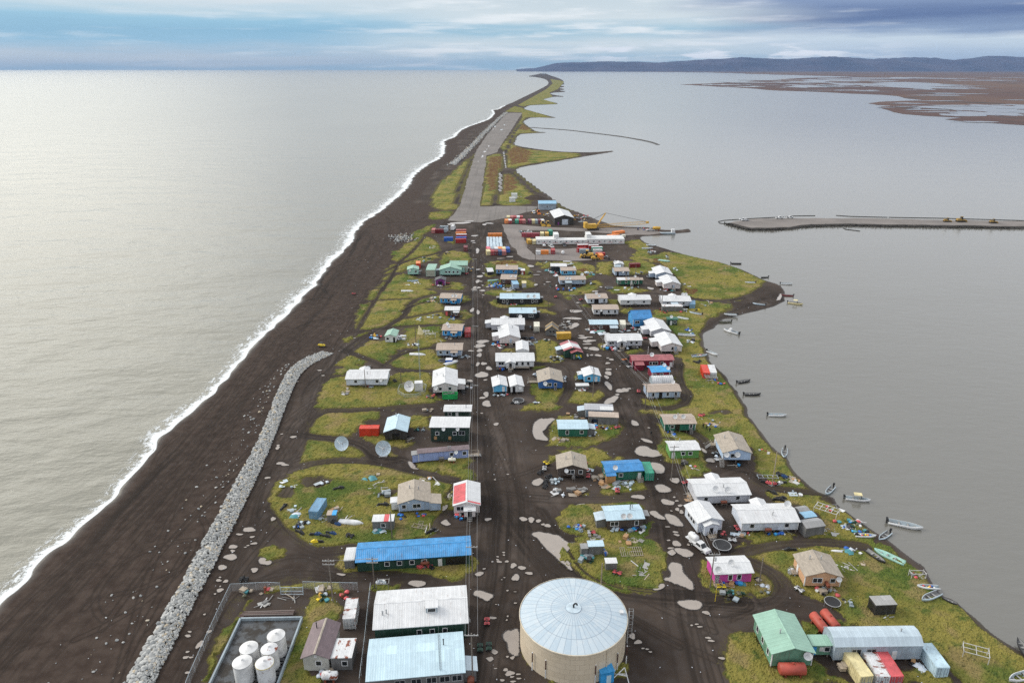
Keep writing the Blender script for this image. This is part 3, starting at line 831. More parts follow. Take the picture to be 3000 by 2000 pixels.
m=dict(shedblue=[16.7,100.08],whiteframe=[20.19,101.29],truck=[44.9,139.81],tramp1=[50.25,140.14],tramp2=[68.53,120.86],tramp3=[-27.09,254.65],tramp4=[2.19,219.07],tramp5=[50.48,352.68],tramp6=[75.7,373.62],dishA=[-50.65,185.91],dishB=[-37.94,183.35],dishW=[-35.98,226.47],dishWbox=[-33.17,228.65],dump=[-21.54,221.19],quon=[54.28,233.42],redtank=[52.84,101.29],tk1=[62.9,113.16],tk2=[65.5,114.06],ruin=[17.27,286.7],sxs=[-78.38,270.89],pick=[25.12,443.9],loader=[45.51,417.71],ltruck=[50.15,412.35],crane=[57.42,496.65],cranetip=[97.71,506.4],camp0=[15.62,451.27],camp1=[73.19,453.06],culv=[-46.15,487.17],van=[-41.73,492.83],rv=[31.34,425.58],semi=[5.23,470.35],blackcar=[33.69,448.26],ltr1=[22.4,510.84],ltr2=[26.07,509.73],wtruck=[17.21,556.97],otruck=[20.94,555.66],fueltruck=[97.55,492.71],tanker=[101.98,493.38],barge=[108.74,485.15],frame=[90.11,106.31],frame2=[28.25,138.18],rack1=[80.65,153.33],rack2=[72.96,238.02],swing=[91.18,129.35],orangetent=[-39.47,285.62],trailer=[71.52,170.7],gen0=[17.5,423.98],pu1=[172.56,525.26],pu2=[173.51,522.68],pu3=[201.97,531.37],pu4=[210.4,533.14],dz1=[321.7,519.28],dz2=[331.9,519.28],dz3=[353.11,515.09],ant1=[0.34,606.85],ant2=[2.03,624.29],rusttank2=[-19.98,132.89],rusttank3=[-7.68,100.08],rusttank4=[-34.06,100.08],rackw=[-34.69,281],wframe=[-28.47,126.13],sled=[-23.09,147.7],slab=[71.79,479.16],tankcamp=[20.62,443.9],bulk=[-10.07,446.68],stall=[25.09,230.41],whitecab=[11.17,486.22],dirt=[12.25,630.86],gravelheap=[97.47,644.41],cartank=[-17.43,178.92],deckr=[-10.56,180.8]),
peo=[[43.38,
195.23,
1.39,
'person in dark clothes walking alone on the road past the big puddle'],
[60.91,
200.16,
-1.82,
'leftmost of three people standing behind the emerald house'],
[61.8,
199.28,
-0.96,
'person in dark clothes in the middle of three behind the emerald house'],
[62.31,
197.56,
-2.3,
'rightmost of three people standing behind the emerald house'],
[-15.45,
249.08,
1.62,
'person walking on the main street beside another person'],
[-14.76,
248.66,
1.62,
'second person on the main street, nearer the puddles']],
hil=[[815,77],[1491,228],[2439,254],[3386,279],[5150,241],[6769,317],[8115,380],[9746,329],[11491,417],[12852,367],[14194,417],[15560,354],[16892,442],[18172,405],
[21641,380]],
hs=[dict(n='building',c='building',t='x',x=-18.5,y=115,r=0.099,L=18.02,W=10.3,ze=4.6,pi=0.28,zb=0.6,wc='dgreen',rc='white',wk='ply',f='ft.48 ft.62 ft.76 ff.22 U.12,.4 p-.42,.5 p-.38,.45 rS.5',l='large dark green hall with white ribbed metal roof and roof cupola'),
dict(n='building',c='building',t='x',x=-18.1,y=103.1,r=0.116,L=17.35,W=9.5,ze=3.6,pi=0.16,zb=0.2,wc='grey',rc='paleblue',wk='ply',rk='patchy',f='fg.33 fg.5 fg.66 fg.8 fg.93 rB.25 P.3,-.3',l='long metal workshop with patchy pale blue roof in front of the dark green hall'),
dict(n='power_house',c='building',t='g',x=-37.1,y=107.2,r=1.567,L=8.54,W=4.82,ze=3.4,pi=0.45,zb=0.1,wc='palegrey',rc='mauve',wk='corr',rk='shingle',f='fw.6 fF.5 lx.2 lx.45 lx.7 P.6,.6',l='corrugated metal generator shed with mauve shingle roof beside the white fuel tanks'),
dict(n='shed',c='shed',t='x',x=-32.4,y=105.5,r=0.019,L=3.9,W=4.8,ze=3,pi=0.02,zb=0.1,wc='grey',rc='rustwhite',wk='plank',oh=0.1,f='fw.65',l='grey plank shed with flat rust streaked white roof beside the mauve roofed generator shed'),
dict(n='building',c='building',t='x',x=-22.7,y=135.7,r=0.106,L=25.6,W=6.4,ze=3,zb=0.2,wc='dgreen',rc='blue',wk='ply',f='fw.26 fw.37 fw.48 fw.59 fd.73 fh.87 lY.5',l='long dark green building under a bright blue metal roof'),
dict(t='g',x=-25.6,y=158.3,r=1.692,L=8.64,W=7.78,wc='greyblue',rc='beige',rk='shingle',f='fw.16 fW.58 fF.32 p.1,.3 p.0,-.3 rX.18 lQ.7',l='grey blue house with beige shingle roof and dish beside a stack of lumber'),
dict(t='g',x=-11.8,y=157.8,r=1.622,L=9.62,W=6.38,wc='pinkwhite',rc='white',rc2='red',f='fW.25 fA.62 rw.3 rw.7',l='white house whose metal roof is half bright red and half white'),
dict(n='trailer_building',c='building',t='x',x=-20.1,y=181.4,r=0.163,L=14.49,W=2,ze=3.1,pi=0.08,zb=0.3,wc='lavender',rc='mauve',f='fw.66 fw.92 ff.45 FD.75 p.1,.4 p.14,.4 lY.4 rK.5',l='long lavender trailer building with mauve ribbed roof and wooden ramp'),
dict(n='building',c='building',t='x',x=-19,y=194.4,r=-0.01,L=11.58,W=6.4,ze=5.2,pi=0.12,zb=0.3,wc='dgreen2',rc='white',wk='ply',f='fw.17 fw.63 fo.12,1.6 fo.5,1.6 FD.35 FD.72 fG.82',l='two storey dark green building with white ribbed roof and boarded lower windows'),
dict(t='x',x=-17.7,y=207.8,r=0,L=8.42,W=4.2,pi=0.2,wc='dgreen2',rc='white',wk='ply',f='fw.2 fd.48 p.32,.2',l='low dark green house with white metal roof behind the two storey building'),
dict(n='warehouse',c='building',t='g',x=-35.8,y=196.2,r=1.61,L=9.02,W=6.64,ze=3.4,pi=0.35,zb=0.7,wc='darkwood',rc='paleblue',wk='plank',f='fk.5 p.42,.2',l='dark weathered wooden warehouse with light blue gable roof and open door'),
dict(t='x',x=-52.3,y=235.3,r=0.025,L=14.4,W=8,pi=0.25,wc='palewhite',rc='white',f='fw.23 fw.76 FD.87 bV.65 p-.0,.4 ff.45',l='white house with rear gable vestibule and utility pole in front of its long wall'),
dict(t='g',x=-24,y=231.8,r=1.651,L=13.24,W=8.27,pi=0.32,wc='pinkwhite',rc='white',f='fw.3 fw.7 FD.12 p.1,.7 p-.1,.15 rX.3',l='white gable house with green dumpster parked against its front'),
dict(t='x',x=-24.8,y=262.7,r=0,L=9.78,W=7,pi=0.25,wc='greyblue',rc='tan',f='fw.15 ft.42 fR.7 p.2,.2',l='light blue house with tan roof behind a round trampoline'),
dict(n='cabin',c='cabin',t='g',x=-50.6,y=278.7,r=1.545,L=6.61,W=4.27,ze=3,pi=0.35,zb=0.3,wc='white',rc='teal',f='fw.22 fk.85,.9',l='small white cabin with pale teal gable roof near the beach'),
dict(t='x',x=-25.2,y=285.3,r=-0.083,L=8.17,W=7.8,pi=0.25,wc='blue2',rc='tan',f='ft.18 fR.62 D-.18,.6 D-.3,.1 p.05,.3',l='bright blue house with tan roof beside a lone red container'),
dict(t='x',x=-27.6,y=311.4,r=0,L=6.39,W=5.3,ze=3.1,pi=0.2,zb=0.4,wc='brown',rc='white',wk='ply',f='fd.1,red ft.5 fR.8',l='brown house with white metal roof and red door'),
dict(t='x',x=-29.6,y=330.2,r=-0.079,L=9.91,W=7.7,pi=0.25,wc='blue2',rc='tan',f='ft.15 ft.42 fR.68 D.12,.8 D.28,.8 p.18,.3',l='bright blue house with tan roof and twin dishes above its porch'),
dict(n='cabin',c='cabin',t='g',x=-37.8,y=360.8,r=1.58,L=4.68,W=5.04,ze=3,pi=0.35,zb=0.2,wc='purple',rc='black',rk='striped',f='fk.5',l='small purple cabin with dark striped roof'),
dict(n='cabin',c='cabin',t='g',x=-54.9,y=380.4,r=1.686,L=5.89,W=5.75,ze=3.6,wc='mint',rc='teal',f='fw.75 FD.2',l='mint green cabin with teal roof and white wall dish on the grass'),
dict(n='shed',c='shed',t='x',x=-44.6,y=381,r=0,L=4.88,W=12.7,ze=4,pi=0.08,zb=0.4,wc='beigegrey',rc='teal',oh=0.1,f='',l='square beige shed with teal roof joined to the mint building'),
dict(n='building',c='building',t='g',x=-34,y=380.7,r=1.58,L=8.18,W=11.5,ze=3.6,wc='mint',rc='teal',f='fw.3 fw.45 fw.65 fw.85 rA.8 lB.6',l='wide mint green building with teal gable roof'),
dict(n='building',c='building',t='x',x=-29.9,y=387.6,r=0,L=9.49,W=9.5,ze=4.6,pi=0.25,zb=0.3,wc='beigegrey',rc='teal',f='p.05,.3',l='beige building with teal roof behind the wide mint building'),
dict(t='x',x=-2.7,y=383.2,r=-0.049,L=11.56,W=9,pi=0.25,wc='blue',rc='tan',f='ft.12 ft.33 fw.85 D.0,.3 rB.5',l='deep blue house with tan roof beside a small red shed'),
dict(t='x',x=-1.5,y=363.8,r=-0.089,L=7.86,W=9.2,pi=0.25,wc='brown',rc='tan',wk='ply',f='ft.2 D.15,.6 D.45,.6',l='brown house with tan roof amid a yard full of junk'),
dict(n='building',c='building',t='x',x=3.8,y=330.2,r=0,L=18.68,W=8.4,ze=3.2,pi=0.22,zb=0.3,wc='black',rc='paleblue',wk='ply',f='ft.08 ft.17 fw.55 ft.83 fw.92 D.22,.9 D.38,.9 p-.18,.2 p-.18,.5 lY.5 rY.5',l='very long black building with pale blue metal roof'),
dict(t='x',x=4.9,y=308.1,r=0,L=11.86,W=7.4,ze=3.2,pi=0.22,zb=0.3,wc='black',rc='paleblue',wk='ply',f='ft.32 fW.82 D.45,1. p-.05,.3 rY.5',l='black house with pale blue roof behind a white L shaped house'),
dict(t='x',x=26.3,y=388.2,r=-0.027,L=8.47,W=5.9,pi=0.15,zb=0.3,wc='black',rc='white',wk='ply',f='',l='dark shed house with white roof next to the gravel yard'),
dict(t='x',x=31,y=380,r=0.027,L=8.05,W=7.1,pi=0.25,wc='cyan',rc='tan',f='ft.22 fw.35 ft.82 D.4,.4',l='cyan house with tan roof and dish'),
dict(t='x',x=31.7,y=361.8,r=0.076,L=13.51,W=7,pi=0.25,wc='greyblue',rc='tan',f='fw.12 fw.9 fB.32 D-.25,1. D-.12,1. D.42,-.2',l='long grey blue house with tan roof and grey front lean-to'),
dict(t='x',x=41,y=329.8,r=0.096,L=9.58,W=7.4,pi=0.25,wc='palewhite',rc='tan',f='fk.45 ft.2 fS.85 D.0,.2 D.1,.8',l='pale blue house with tan roof and two roof dishes by the road bend'),
dict(t='x',x=43.3,y=312.8,r=0.019,L=11.26,W=6.6,pi=0.25,wc='white',rc='tan',f='fw.13 fk.32,1.2 ft.62 ft.88 FD.3',l='white house with tan roof behind the pale roofed brown house'),
dict(t='x',x=40,y=292.4,r=0,L=11.91,W=5.6,ze=3.1,pi=0.2,zb=0.3,wc='brown',rc='paleblue',wk='plank',f='fw.4 fB.85 ',l='brown plank house with pale blue roof and grey lean-to'),
dict(t='x',x=45.9,y=273.3,r=0.048,L=14.13,W=7.6,pi=0.26,wc='greywhite',rc='white',f='fW.12 fV.4 fw.7 fw.85',l='white house with a gabled entrance porch and steps facing the road'),
dict(t='x',x=59.3,y=327.6,r=0.04,L=14.43,W=7.6,pi=0.26,wc='white',rc='white',f='fw.25 fw.78 bV.5 p.05,.2 ff.48',l='white long house with rear vestibule near the deep blue house'),
dict(t='x',x=78.7,y=326,r=0,L=13.33,W=8.7,pi=0.26,wc='greywhite',rc='white',f='fw.18 fw.75 bV.5 fB.4 D.3,-.2 D.4,-.2 p.0,.5',l='white roofed long house with orange and white lean-to roof near the shore'),
dict(t='x',x=57.1,y=298.1,r=0.115,L=8.27,W=8,ze=4.2,pi=0.6,zb=0.5,wc='blue',rc='blue3',f='fW.22 lL.5',l='tall deep blue house with a deep blue roof'),
dict(t='g',x=62.6,y=287,r=1.632,L=13.03,W=8.17,pi=0.32,wc='greywhite',rc='white',f='p.3,.0 lX.6',l='white roofed gable house behind an identical one near the shore'),
dict(t='g',x=63.8,y=269.8,r=1.608,L=12.52,W=8.13,pi=0.32,wc='pinkwhite',rc='white',f='ft.55 p.3,-.4 lX.4 fs.7',l='white gable house with wooden front steps above the red long house'),
dict(n='cabin',c='cabin',t='x',x=71.5,y=298.1,r=0,L=4.21,W=3.1,ze=2.8,pi=0.1,zb=0.2,wc='dgreen2',rc='green',wk='ply',f='fd.35 fw.75 D-.1,.2',l='small dark cabin with bright green roof near the beached boats'),
dict(t='g',x=60.9,y=392.1,r=1.562,L=4.61,W=4.71,wc='white',rc='white',f='fB.3 D.1,.9',l='small white house with grey lean-to beside the gravel yard'),
dict(t='x',x=60.1,y=378.9,r=0.075,L=7.73,W=7.4,pi=0.25,wc='greyblue',rc='tan',f='fk.2,1. fS.8 FD.55',l='grey blue house with tan roof left of a dark red container'),
dict(t='x',x=61.1,y=360.2,r=0.025,L=11.05,W=4.7,pi=0.28,wc='green',rc='tan',rc2='half',f='ft.1 fw.4 ft.85 fs.65 D.0,1. D.35,.2 rV.5',l='green house whose roof is part white part tan'),
dict(t='g',x=82.2,y=375.1,r=1.555,L=13.08,W=8.59,pi=0.32,wc='greyblue',rc='white',f='p.3,.0 lX.6 p.1,-.5',l='northern of two white roofed gable houses at the meadow edge'),
dict(t='g',x=82.5,y=356.7,r=1.571,L=13.15,W=8.31,pi=0.32,wc='pinkwhite',rc='white',f='ft.55 fs.6 lX.5 p.3,-.4',l='southern of two white roofed gable houses at the meadow edge'),
dict(t='x',x=-1.8,y=292.7,r=0.015,L=14.03,W=8.2,pi=0.26,wc='greywhite',rc='white',f='bV.6 p.02,.0 D.4,-.9 lX.4',l='white roofed long house hidden behind a white gable house on the main street'),
dict(t='g',x=-1.3,y=279.1,r=1.627,L=13.14,W=8.23,pi=0.32,wc='pinkwhite',rc='white',f='ft.55 lX.6 fs.55 p.2,-.4 D.2,.9',l='white gable house with dark steps on the main street'),
dict(n='shed',c='shed',t='g',x=4.1,y=264.3,r=1.581,L=9.46,W=5.07,ze=2.8,zb=0.2,wc='white',rc='white',oh=0.1,f='',l='small white gabled shed behind the white house with a long wooden ramp'),
dict(t='x',x=1.1,y=251.8,r=0.017,L=14.24,W=7.8,pi=0.26,wc='white',rc='white',f='fW.13 fV.38 ft.55 ft.7 ft.85 fK.65 p-.1,-.1',l='white house with gabled porch and long grey wooden ramp'),
dict(t='g',x=-4.5,y=229.2,r=1.66,L=7.44,W=4.71,ze=3.1,pi=0.32,wc='cyan',rc='white',f='fd.75 P.3,.2',l='narrow light blue house with white roof beside its white twin'),
dict(t='g',x=1.4,y=229.4,r=1.663,L=7.96,W=4.34,ze=3.1,pi=0.32,wc='white',rc='white',f='fk.25,1. FD.75',l='narrow white house with white roof and a large wall dish'),
dict(t='g',x=13.6,y=233.3,r=1.593,L=9.4,W=8.45,pi=0.32,wc='blue4',rc='beige',wk='ply',rk='shingle',f='fW.42 FD.28 lK.3 p.0,.4 p-.1,-.3 fS.7',l='weathered blue house with beige roof and wooden porch ramp'),
dict(t='g',x=28.9,y=237.2,r=1.622,L=6.37,W=5.74,ze=3.2,pi=0.32,wc='cyan',rc='white',f='fw.3 fd.75 lA.4 P.2,-.4',l='light blue cabin with white roof and grey front awning'),
dict(n='store',c='building',t='g',x=23.4,y=262.8,r=1.722,L=7.39,W=6.48,ze=3.2,pi=0.35,zb=0.2,wc='dgreen',rc='white',rc2='redstripe',wk='ply',f='fE.7 lB.4',l='dark green store with red and white striped roof and a painted mural'),
dict(n='building',c='building',t='x',x=53.6,y=251.2,r=0.049,L=15.68,W=5.2,zb=0.3,wc='crimson',rc='redroof',f='fw.45 fW.56 ft.73 fd.95 D.0,.2 P.35,-.2 fB.15',l='long crimson building with faded red metal roof near the shore'),
dict(t='x',x=54.4,y=240.6,r=0.114,L=6.53,W=5.2,ze=3.1,pi=0.2,zb=0.3,wc='crimson',rc='skyblue',f='fw.15 fw.55 D.35,-.3 D.45,.7',l='small crimson house with bright blue roof in front of the long crimson building'),
dict(t='x',x=52.2,y=223.8,r=0.068,L=11.27,W=6,pi=0.28,wc='greyblue',rc='tan',f='ft.17 fk.4,1.2 ft.62 fS.87 D.4,-.7 ff.1',l='pale blue house with tan roof in front of a white arched shelter'),
dict(t='x',x=28.5,y=209,r=-0.078,L=8.64,W=3.8,ze=3.1,pi=0.1,zb=0.3,wc='greyblue',rc='greywhite2',rc2='half',f='lB.5',l='grey house with half grey half white roof in a scrap yard'),
dict(n='shed',c='shed',t='x',x=29.5,y=203.9,r=-0.088,L=9.48,W=3.5,ze=2.9,pi=0.06,zb=0.1,wc='grey',rc='tan',wk='plank',rk='patchy',oh=0.1,f='fk.2,2. ',l='weathered lean-to shed with patched tan and pale blue roof in a scrap yard'),
dict(t='x',x=18.9,y=196.7,r=0,L=8.87,W=5.5,ze=3.2,pi=0.2,zb=0.5,wc='green',rc='paleblue',wk='ply',f='ft.3 fw.8 rB.5',l='green house with pale blue metal roof beside a crescent puddle'),
dict(t='g',x=16.8,y=173.9,r=1.551,L=6.9,W=7.91,pi=0.32,wc='brown2',rc='beige',wk='ply',rk='shingle',f='fW.45 fw.8 FD.3 p.0,.4 p.0,-.2 ff.55',l='dark brown house with beige roof surrounded by parked quads'),
dict(t='x',x=30.9,y=172,r=0.103,L=10.17,W=5.3,ze=3.2,pi=0.25,zb=0.4,wc='green',rc='blue3',wk='ply',f='fw.4 fs.92 fZ.1 D-.25,.8 lw.5',l='green and bare plywood house with bright blue roof'),
dict(t='x',x=27.8,y=149.8,r=0.085,L=8.96,W=5.5,ze=3.2,pi=0.22,zb=0.4,wc='brown2',rc='paleblue',wk='plank',f='fW.2 ft.82 D-.05,1. D.12,1. P.2,.0 p.28,-.3 lB2.5 rY.5',l='long weathered wooden house with light blue metal roof and white box annex'),
dict(t='x',x=52.6,y=200.2,r=0.033,L=9.68,W=6.1,pi=0.22,wc='green',rc='tan',f='fw.25 fk.42,1.4 ft.85 fS.87 D-.12,.3 D.15,.3 p.02,-.3',l='emerald green house with tan roof and two roof dishes'),
dict(t='x',x=50.4,y=183.5,r=0.044,L=8.43,W=5,ze=3.2,pi=0.22,zb=0.4,wc='lime',rc='white',wk='ply',f='fw.45 fw.7 fd.1 p-.05,-.8',l='lime green house with white metal roof by a big puddle'),
dict(t='g',x=65.1,y=183.6,r=1.55,L=10.05,W=7.86,ze=3.7,pi=0.32,zb=1.3,wc='paleblue2',rc='beige',rk='shingle',f='fW.4 FD.5 FD.1 p.2,.5 p.0,-.2 ls.1 fz',l='pale blue house on stilts with beige shingle roof overlooking the lagoon'),
dict(t='x',x=54.9,y=161.3,r=0.059,L=14.09,W=7.7,pi=0.27,wc='greywhite',rc='white',f='fw.18 fw.78 D-.12,.7 D.1,.8 p.05,.4 bV.5 fy.5',l='large white roofed house with rear vestibule and two big roof dishes'),
dict(t='g',x=48,y=149.6,r=1.774,L=7.25,W=6.34,pi=0.34,zb=0.4,wc='palewhite',rc='white',f='lw.3 lw.5 lw.7 fV.45 FD.5',l='white gable house with arched entry behind the white pickup truck'),
dict(t='x',x=63.3,y=149.4,r=0.034,L=13.94,W=7.4,pi=0.27,wc='palewhite',rc='white',f='fw.18 fw.8 D.45,-.5 p.08,.5 bV.5 fy.45',l='large white long house standing on stilts beside grey shacks'),
dict(n='shack',c='shed',t='x',x=73.8,y=146.1,r=0.211,L=5.15,W=3.3,ze=2.6,zb=0,wc='grey',rc='greyroof',wk='plank',rk='patchy',oh=0.1,f='',l='grey weathered plank shack beside the large white long house'),
dict(n='shack',c='shed',t='x',x=74.3,y=149.7,r=0.21,L=3.31,W=2.3,ze=2.6,pi=0.1,zb=0,wc='grey',rc='skyroof',wk='plank',oh=0.1,f='',l='small shack with pale blue panel roof among grey shacks'),
dict(n='shack',c='shed',t='x',x=73.8,y=152.2,r=0.251,L=2.83,W=2.2,ze=2.5,zb=0,wc='grey',rc='greyroof',wk='plank',rk='patchy',oh=0.1,f='',l='northernmost small weathered shack of the row of grey shacks'),
dict(t='x',x=48.9,y=130,r=0.067,L=8.28,W=5.3,ze=3,pi=0.25,zb=0.4,wc='pink',rc='white',wk='ply',f='ft.42 ft.66 fd.06 D.0,.3 D-.42,.9 fs.06',l='hot pink house with white metal roof'),
dict(t='g',x=68.4,y=129.4,r=1.538,L=6.95,W=7.71,pi=0.32,zb=0.6,wc='peach',rc='beige',rk='shingle',f='fW.35 fw.78 FD.92 p.15,.4 p.1,-.2 ls.35 fy.6',l='peach coloured house with beige shingle roof by the lagoon grass'),
dict(n='building',c='building',t='g',x=53.1,y=108.4,r=1.596,L=9.59,W=7.74,ze=3.9,pi=0.32,zb=0.7,wc='mint2',rc='teal',f='FD.85 ff.3 lt.2 lt.5 lt.8 p-.1,.3 bK2',l='mint green building with teal gable roof behind a rusty red tank'),
dict(n='building',c='building',t='x',x=60,y=107.3,r=0,L=3.54,W=2.1,ze=3.2,pi=0.04,zb=0.7,wc='mint2',rc='teal',f='fw.8 fo2.5 fd.08,blue',l='small mint connector building between mint hall and metal warehouse'),
dict(n='warehouse',c='building',t='x',x=70.3,y=107.7,r=0.019,L=16.98,W=5.1,ze=3.9,pi=0.38,zb=0.6,wc='galv',rc='galvroof',wk='corr',oh=0.1,f='fG2.25 fG2.42 fd.69 p.3,.1',l='long galvanized metal warehouse with rounded pale roof'),
dict(n='shed',c='shed',t='x',x=78,y=118.9,r=0.056,L=4.5,W=2.7,ze=2.7,pi=0.02,zb=0.2,wc='darkwood',rc='greywood',wk='plank',rk='patchy',oh=0.05,f='lk.5',l='small weathered plywood shed with flat grey roof and plank ramp'),
dict(n='building',c='building',t='x',x=28.6,y=577.9,r=0,L=13.99,W=11.5,ze=5,pi=0.25,zb=0,wc='galv',rc='skyroof',wk='corr',f='fw.5',l='grey metal building with light blue roof beside the lagoon'),
dict(n='garage',c='building',t='g',x=37.1,y=527.2,r=1.651,L=26.47,W=13.99,ze=5,zb=0,wc='darkwood',rc='white',wk='plank',f='fr.55 fd.2,purple',l='dark brown garage with wide white gable roof and roller door'),
dict(n='shed',c='shed',t='x',x=-32,y=148.2,r=0.051,L=5.2,W=2.8,ze=2.6,pi=0.06,zb=0.1,wc='grey',rc='redpatch',wk='plank',oh=0.1,f='fw.5',l='small grey shed whose flat white roof has a red stripe'),
dict(n='shed',c='shed',t='x',x=-45.5,y=151,r=0.05,L=2.23,W=1.9,ze=2.2,pi=0.1,zb=0,wc='grey',rc='patchblue',wk='plank',rk='patchy',oh=0.1,f='',l='little dark shed with blue patched roof beside the pale blue container'),
dict(n='shed',c='shed',t='x',x=19.7,y=138.2,r=0.052,L=3.65,W=2.1,ze=2.5,pi=0.08,zb=0,wc='grey',rc='paleblue',wk='plank',oh=0.1,f='',l='weathered shed with pale blue roof on the grass island behind the tank'),
dict(n='shed',c='shed',t='x',x=16.9,y=137.5,r=0.116,L=1.53,W=1.8,ze=2.3,pi=0.05,zb=0,wc='grey',rc='greyroof',wk='plank',rk='patchy',oh=0.1,f='',l='collapsing grey lean-to with draped tarps beside the blue roofed shed'),
dict(n='shed',c='shed',t='x',x=22.6,y=132.5,r=0.041,L=2.54,W=1.8,ze=2.1,pi=0.03,zb=0,wc='grey',rc='white',wk='plank',oh=0.1,f='',l='tiny grey shed with white roof above a red quad'),
dict(n='shed',c='shed',t='x',x=-37.3,y=134.5,r=0.078,L=2.25,W=4.6,ze=2.4,pi=0.1,zb=0,wc='grey',rc='white',wk='plank',oh=0.1,f='',l='pale roofed lean-to at the left end of the blue roofed building'),
dict(n='shed',c='shed',t='x',x=1.4,y=356.8,r=0.165,L=3.01,W=8.8,ze=2.5,pi=0.04,zb=0,wc='greyblue',rc='skyroof',wk='plank',oh=0.1,f='',l='little shed with sky blue roof in front of the brown house'),
dict(n='shed',c='shed',t='x',x=-12.5,y=381.6,r=0.168,L=3.36,W=8.1,ze=2.2,pi=0.2,zb=0,wc='black',rc='white',wk='plank',oh=0.1,f='',l='tiny black shed with white roof beside the deep blue house'),
dict(n='shed',c='shed',t='x',x=6,y=380.4,r=0,L=2.27,W=4.3,ze=2.6,pi=0.04,zb=0,wc='redwall',rc='redwhite',oh=0.1,f='fd.4',l='small red shed right of the deep blue house'),
dict(n='shed',c='shed',t='x',x=6.3,y=356.3,r=0,L=2.22,W=4.1,ze=2.5,pi=0.02,zb=0,wc='greywhite',rc='cream',oh=0.1,f='',l='white box shed in the yard of the brown house'),
dict(n='shed',c='shed',t='x',x=75.5,y=317.1,r=0,L=9.44,W=3.3,ze=2.6,pi=0.03,zb=0,wc='grey',rc='rustwhite',wk='plank',rk='patchy',oh=0.1,f='',l='weathered lean-to with orange and white roof in front of the long shore house'),
dict(n='shed',c='shed',t='x',x=-54.1,y=396.6,r=0.098,L=2.44,W=6,ze=2.6,pi=0.03,zb=0,wc='orangered',rc='orange',oh=0.1,f='',l='orange storage shed behind the mint cabin')],
ct=[[65.22,
102.29,
0,
1.662,
6.06,
2.6,
'cream',
'cream yellow container beside the galvanized warehouse'],
[68.62,
102.26,
0,
1.562,
6.06,
2.6,
'whiterust',
'white container with rust patch on its top beside the galvanized warehouse'],
[70.97,
102.26,
0,
1.586,
6.06,
2.6,
'red',
'faded red container beside the galvanized warehouse'],
[80.67,
104.31,
0,
1.592,
6.06,
2.6,
'paleblue',
'pale blue container at the right end of the galvanized warehouse'],
[-33.42,
116.58,
0,
1.655,
6.06,
2.9,
'rusttop',
'grey blue container with a rust stained white roof'],
[-49.95,
154.21,
0,
1.452,
6.06,
2.6,
'blueworn',
'worn pale blue container in the junk strewn grass'],
[38.09,
172.37,
0,
1.597,
6.06,
2.6,
'greenc',
'green container parked beside the blue roofed plywood house'],
[-44.5,
195.97,
0,
0.02,
6.06,
2.8,
'orangered',
'bright orange red container beside the dark wooden warehouse'],
[-19.02,
284.47,
0,
1.626,
6.06,
2.6,
'redc',
'lone red container with white door letters beside a blue house'],
[72.08,
242.21,
0,
1.459,
7.75,
2.6,
'orangered',
'orange red container with tyres on top at the lagoon edge'],
[74.71,
242.32,
0,
1.439,
7.53,
2.6,
'white',
'white container at the lagoon edge next to an orange red one'],
[10.8,
291.4,
0,
1.547,
6.06,
2.6,
'creamw',
'cream box container standing near the collapsed wooden ruin'],
[21.91,
280.68,
0,
0.09,
6.06,
2.6,
'yellowc',
'yellow container lying in front of the collapsed wooden ruin'],
[48.83,
293.82,
0,
1.465,
6.23,
2.6,
'creamw',
'cream container with a boat shaped tarp on its roof'],
[70.54,
394.56,
0,
0.139,
6.26,
2.6,
'darkred',
'dark red container right of a small grey blue house'],
[86.51,
322.58,
0,
1.356,
6.06,
2.6,
'blueworn',
'blue container at the right end of the lean-to house'],
[-54.64,
487.63,
0,
1.535,
6.06,
2.6,
'redpale',
'pale topped red container at the beach end of the yard'],
[-50.41,
486.77,
0,
0,
5.92,
2.6,
'darkred',
'dark red container at right angles to its neighbour'],
[-48.23,
497.19,
0,
-0.067,
5.89,
2.6,
'greyc',
'grey container behind the culvert pipe'],
[-35.26,
485.63,
0,
0.065,
7,
2.6,
'redpale',
'pale pink topped container, rearmost of the short stack row'],
[-34.98,
477.1,
0,
0.062,
7,
2.6,
'orangec',
'orange container second from the rear of the short stack row'],
[-34.08,
470.79,
0,
0.06,
7,
2.6,
'redwhite',
'white topped container in the middle of the short stack row'],
[-33.73,
462.64,
0,
0.088,
7,
2.6,
'bluec',
'deep blue container in the short stack row'],
[-33.65,
457.34,
0,
0.143,
7,
2.6,
'redc',
'red container at the front of the short stack row'],
[-42.13,
461.7,
0,
0.057,
6.01,
2.6,
'bluec',
'blue container with white lettering blotches beside the short stack row'],
[-29.19,
436.22,
0,
1.632,
6.06,
2.6,
'darkred',
'small dark red container alone at the roadside'],
[-14.6,
425.84,
0,
1.7,
6.06,
2.6,
'cream',
'cream container in the front row at the bag storage block'],
[-12.26,
425.84,
0,
1.7,
6.06,
2.6,
'redc',
'red container in the front row at the bag storage block'],
[-9.88,
425.84,
0,
1.7,
6.06,
2.6,
'darkred',
'dark red container in the front row at the bag storage block'],
[-7.47,
425.84,
0,
1.7,
6.06,
2.6,
'navy',
'navy blue container in the front row at the bag storage block'],
[-5.09,
425.84,
0,
1.7,
6.06,
2.6,
'redpale',
'pale topped red container in the front row at the bag storage block'],
[-14.75,
432.85,
0,
1.702,
6.06,
2.6,
'pinkc',
'pink container in the second row at the bag storage block'],
[-12.37,
432.85,
0,
1.702,
6.06,
2.6,
'greyc',
'grey container in the second row at the bag storage block'],
[-9.96,
432.85,
0,
1.702,
6.06,
2.6,
'white',
'white container in the second row at the bag storage block'],
[-7.58,
432.85,
0,
1.702,
6.06,
2.6,
'orangec',
'orange container in the second row at the bag storage block'],
[-5.16,
432.85,
0,
1.702,
6.06,
